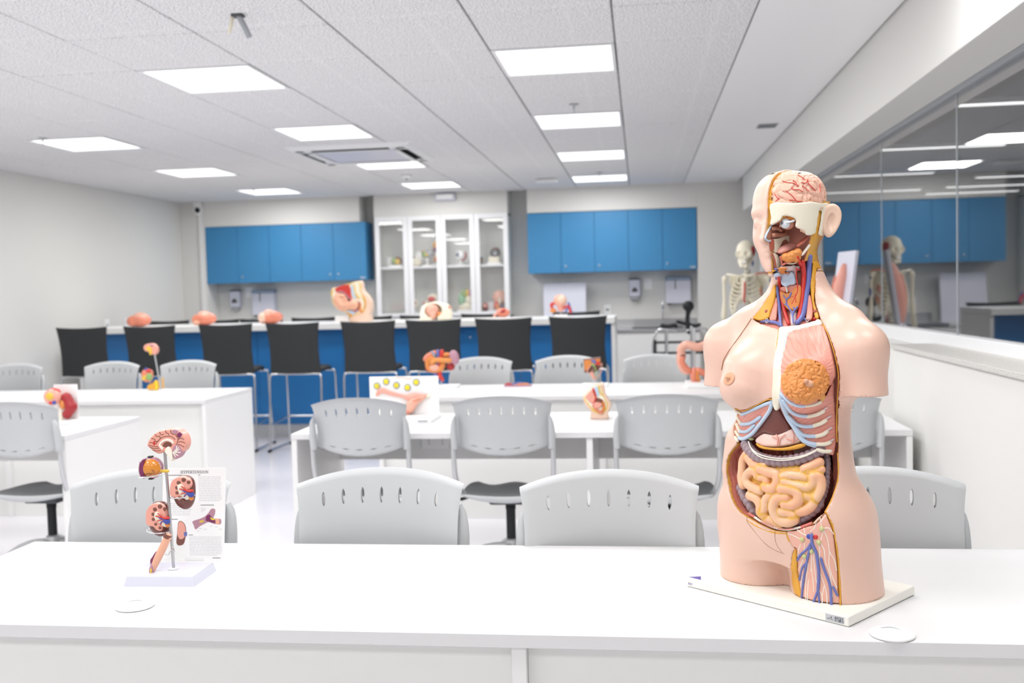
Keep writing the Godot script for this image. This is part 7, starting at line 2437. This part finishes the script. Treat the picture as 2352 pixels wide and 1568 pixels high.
const RIM_DARK := [
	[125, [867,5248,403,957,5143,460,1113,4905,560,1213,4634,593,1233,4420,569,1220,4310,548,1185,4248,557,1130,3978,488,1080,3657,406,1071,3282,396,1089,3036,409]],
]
const NECK_VEINS := [
	[304, [71,6398,788,-236,6171,267,-184,5935,319,-124,5701,368,-64,5470,445,29,5273,562]],
	[365, [-566,5357,343,-344,5349,431,-124,5331,493,29,5275,540]],
	[548, [434,6629,137,377,6447,75,389,6154,125,394,5924,197,396,5694,261,387,5467,354,337,5330,459]],
	[304, [383,5421,348,506,5374,326]],
]
const NECK_ARTERIES := [
	[396, [51,6299,669,-175,6091,256,-107,5856,307,-25,5622,357,86,5407,431,153,5317,478]],
	[502, [366,6524,298,311,6310,166,320,6079,197,331,5849,248,329,5619,305,334,5384,411]],
	[335, [387,6629,529,367,6509,399,328,6433,238]],
	[137, [324,6400,464,312,6370,311]],
	[137, [307,6392,425,234,6237,309,258,6082,314,269,5959,329,241,5852,362,183,5708,397]],
	[107, [254,5898,348,198,5846,377,153,5836,390]],
	[107, [248,5822,368,258,5729,376]],
	[396, [-614,5395,242,-386,5421,322]],
	[396, [566,5399,254,642,5424,210]],
]
const THYROID_VEINS := [
	[167, [161,5923,386,135,5847,403,76,5794,419,84,5701,422,163,5593,439,226,5501,457,290,5335,530]],
	[122, [1,5872,412,75,5786,420]],
	[198, [294,5640,390,247,5562,429,235,5486,461]],
	[137, [224,5638,412,256,5583,419]],
	[122, [34,5705,427,114,5663,429]],
]
const TRACHEA := [
	[670, [154,5635,296,187,5466,346,237,5315,423]],
]
const CRICOID := [
	[243, [28,6054,358,50,5995,362,58,5945,369]],
]
const CLAVICLES := [
	[502, [700,5356,310,773,5327,326]],
	[365, [-803,5391,281,-701,5407,273]],
]
const GROIN_VEINS := [
	[319, [945,1319,1038,953,1150,1030,1016,975,999,1031,793,976,1040,542,954,1020,244,952]],
	[228, [941,1171,1035,847,1022,1045,723,905,1050,634,771,1032]],
	[251, [916,1077,1036,859,885,1027,791,640,1003,706,338,951,654,24,929]],
	[205, [831,764,1016,717,626,1005,605,354,925]],
	[274, [1092,869,961,1145,646,922,1214,427,885,1243,251,875,1261,-11,891]],
	[228, [1281,332,851,1345,180,814]],
	[228, [1018,244,952,931,1,965]],
	[205, [1025,245,951,1047,1,952]],
]
const LYMPH_VESSELS := [
	[114, [468,1275,1104,599,1248,1089,714,1207,1071]],
	[114, [675,1374,1087,765,1318,1070,842,1293,1053]],
	[114, [801,1424,1065,821,1336,1059]],
	[114, [1111,1478,961,1083,1651,953]],
	[114, [1097,1576,958,1162,1698,898]],
	[114, [1020,1581,993,1003,1469,1008,919,1370,1035]],
	[114, [1158,1459,938,1230,1462,894,1298,1353,846]],
	[114, [1149,1414,944,1210,1238,907,1234,1015,888,1299,859,835,1329,656,802]],
	[114, [1234,1015,888,1215,763,881,1265,518,845,1332,321,804]],
	[114, [1139,1391,949,1098,1230,966]],
	[114, [1088,1184,970,1151,1032,935,1161,804,913,1229,561,867,1246,338,858,1269,150,851]],
	[114, [1067,1137,978,1071,956,965,1054,839,961,1054,610,943,1109,435,915,1170,196,898,1189,-4,913]],
	[114, [924,927,1010,904,657,981,822,363,954,792,10,954]],
	[114, [904,657,981,922,383,954,931,203,952]],
	[114, [802,827,1018,839,716,998,799,499,976,753,256,946,758,10,950]],
	[114, [998,1062,999,964,897,995,968,621,965,1002,352,944,1088,139,925,1099,-7,947]],
	[114, [808,1141,1054,793,989,1041]],
	[114, [720,1093,1062,675,970,1054,637,845,1034]],
	[114, [739,792,1017,659,613,993]],
	[114, [736,627,994,679,423,946,627,211,914]],
	[114, [1134,349,909,1088,139,925]],
]
const NODES := [48,[763,1201,1077,1120,1447,970,1064,1178,992,929,992,1026,785,873,1038]]
const GROIN_ARTERY := [64,[997,1279,985]]
const GROIN_VEIN := [66,[880,1276,1021]]
const NECK_NODE := [46,[-428,5558,368,627,5557,297]]
const GLAND := [439,[918,4263,1170]]
const GLAND_NIPPLE := [63,[1005,4266,1231]]
const NIPPLE := [38,[-714,4232,1331]]
const AREOLA := [94,[-687,4249,1326]]
const HOOKS := [30,[-318,5370,511,541,5394,426]]
const GALLBLADDER := [56,[-522,3004,821]]
const EYELID := [72,[-141,7316,958]]
const LID_LINE := [
	[29, [-280,7309,893,-136,7283,967,-2,7294,1027]],
]
const EAR := [145,[663,7319,37]]
const EAR_TIP := [36,[687,7551,74]]
const NASAL := [880,7246,571,7315,259,7193,35,7163,-175,7114,-89,6901,201,6906,640,7012,794,6996,1001,6986,1027,7056,949,7160]
const PALATE := [886,6982,640,7007,420,7054,262,7074,216,6985,239,6914,343,6983,501,6945,677,6728,784,6753,795,6958]
const LIP_MUSCLE := [908,6970,807,6975,817,6784,903,6783]
const TONGUE := [738,6723,644,6823,455,6886,233,6918,9,6897,-49,6844,172,6790,395,6739,615,6699]
const JAW := [868,6701,739,6702,647,6651,604,6479,659,6396,745,6402,779,6565]
const NOSE_EDGE := [855,7261,955,7160,1036,7070,1067,6991,963,6945,899,6957]
const MANDIBLE := [-47,6904,-39,6848,108,6790,364,6725,585,6668,583,6461]
const LIP_EDGE := [868,6693,803,6599,768,6496,745,6410]
const CONCHA_A := [845,7188,728,7199,590,7159]
const CONCHA_B := [848,7060,731,7071,545,7074,419,7102]
const SKULL_RIM := [860,7677,870,7824,775,8023,556,8228,222,8326,-15,8317]
const JAW_MUSCLES := [
	[376, [391,6910,407,429,6961,309,457,7030,195]],
	[411, [395,6688,322,441,6825,172,468,6963,20,470,7016,-43]],
	[274, [398,6840,514,453,6907,415,494,6991,322]],
	[240, [320,6763,-30,414,6966,59,439,7059,50]],
]
const JAW_TENDON := [
	[274, [419,6669,395,453,6754,322,487,6847,249]],
]
const JAW_STRIP := [
	[205, [159,6474,684,250,6539,626,344,6634,526]],
	[240, [123,6630,695,130,6561,676,135,6475,647]],
]
const JAW_GLAND := [72,[215,6626,661,311,6673,564,367,6714,467,338,6604,468,270,6598,594]]
const HYOID := [
	[240, [210,6510,624,275,6500,510,321,6528,396]],
]
const EYEBALL := [92,[253,7285,671]]
const BRAIN_ARTERIES := [
	[72, [137,7849,894,194,7773,888,229,7760,873]],
	[72, [162,7711,903,229,7760,873]],
	[72, [220,8108,744,312,8065,713,392,8052,645,471,7991,578]],
	[72, [318,7900,791,391,7833,746,443,7760,702,479,7696,663,539,7690,569]],
	[72, [384,7716,769,445,7713,705,479,7696,663]],
	[72, [389,7982,691,417,7926,689,484,7921,600,531,7880,540]],
	[72, [510,7994,510,556,7939,453,586,7889,404]],
	[72, [376,8225,450,451,8166,409,501,8116,392]],
	[72, [516,8129,316,558,8033,354,598,7962,289,624,7899,232]],
	[72, [486,8059,503,529,8058,406,516,8129,316]],
	[72, [589,8050,-2,636,7897,65]],
	[72, [374,8109,616,422,8069,595,446,8010,603]],
]
const FISSURE := [
	[90, [602,7684,419,628,7779,308,643,7849,129,606,7908,-160]],
]
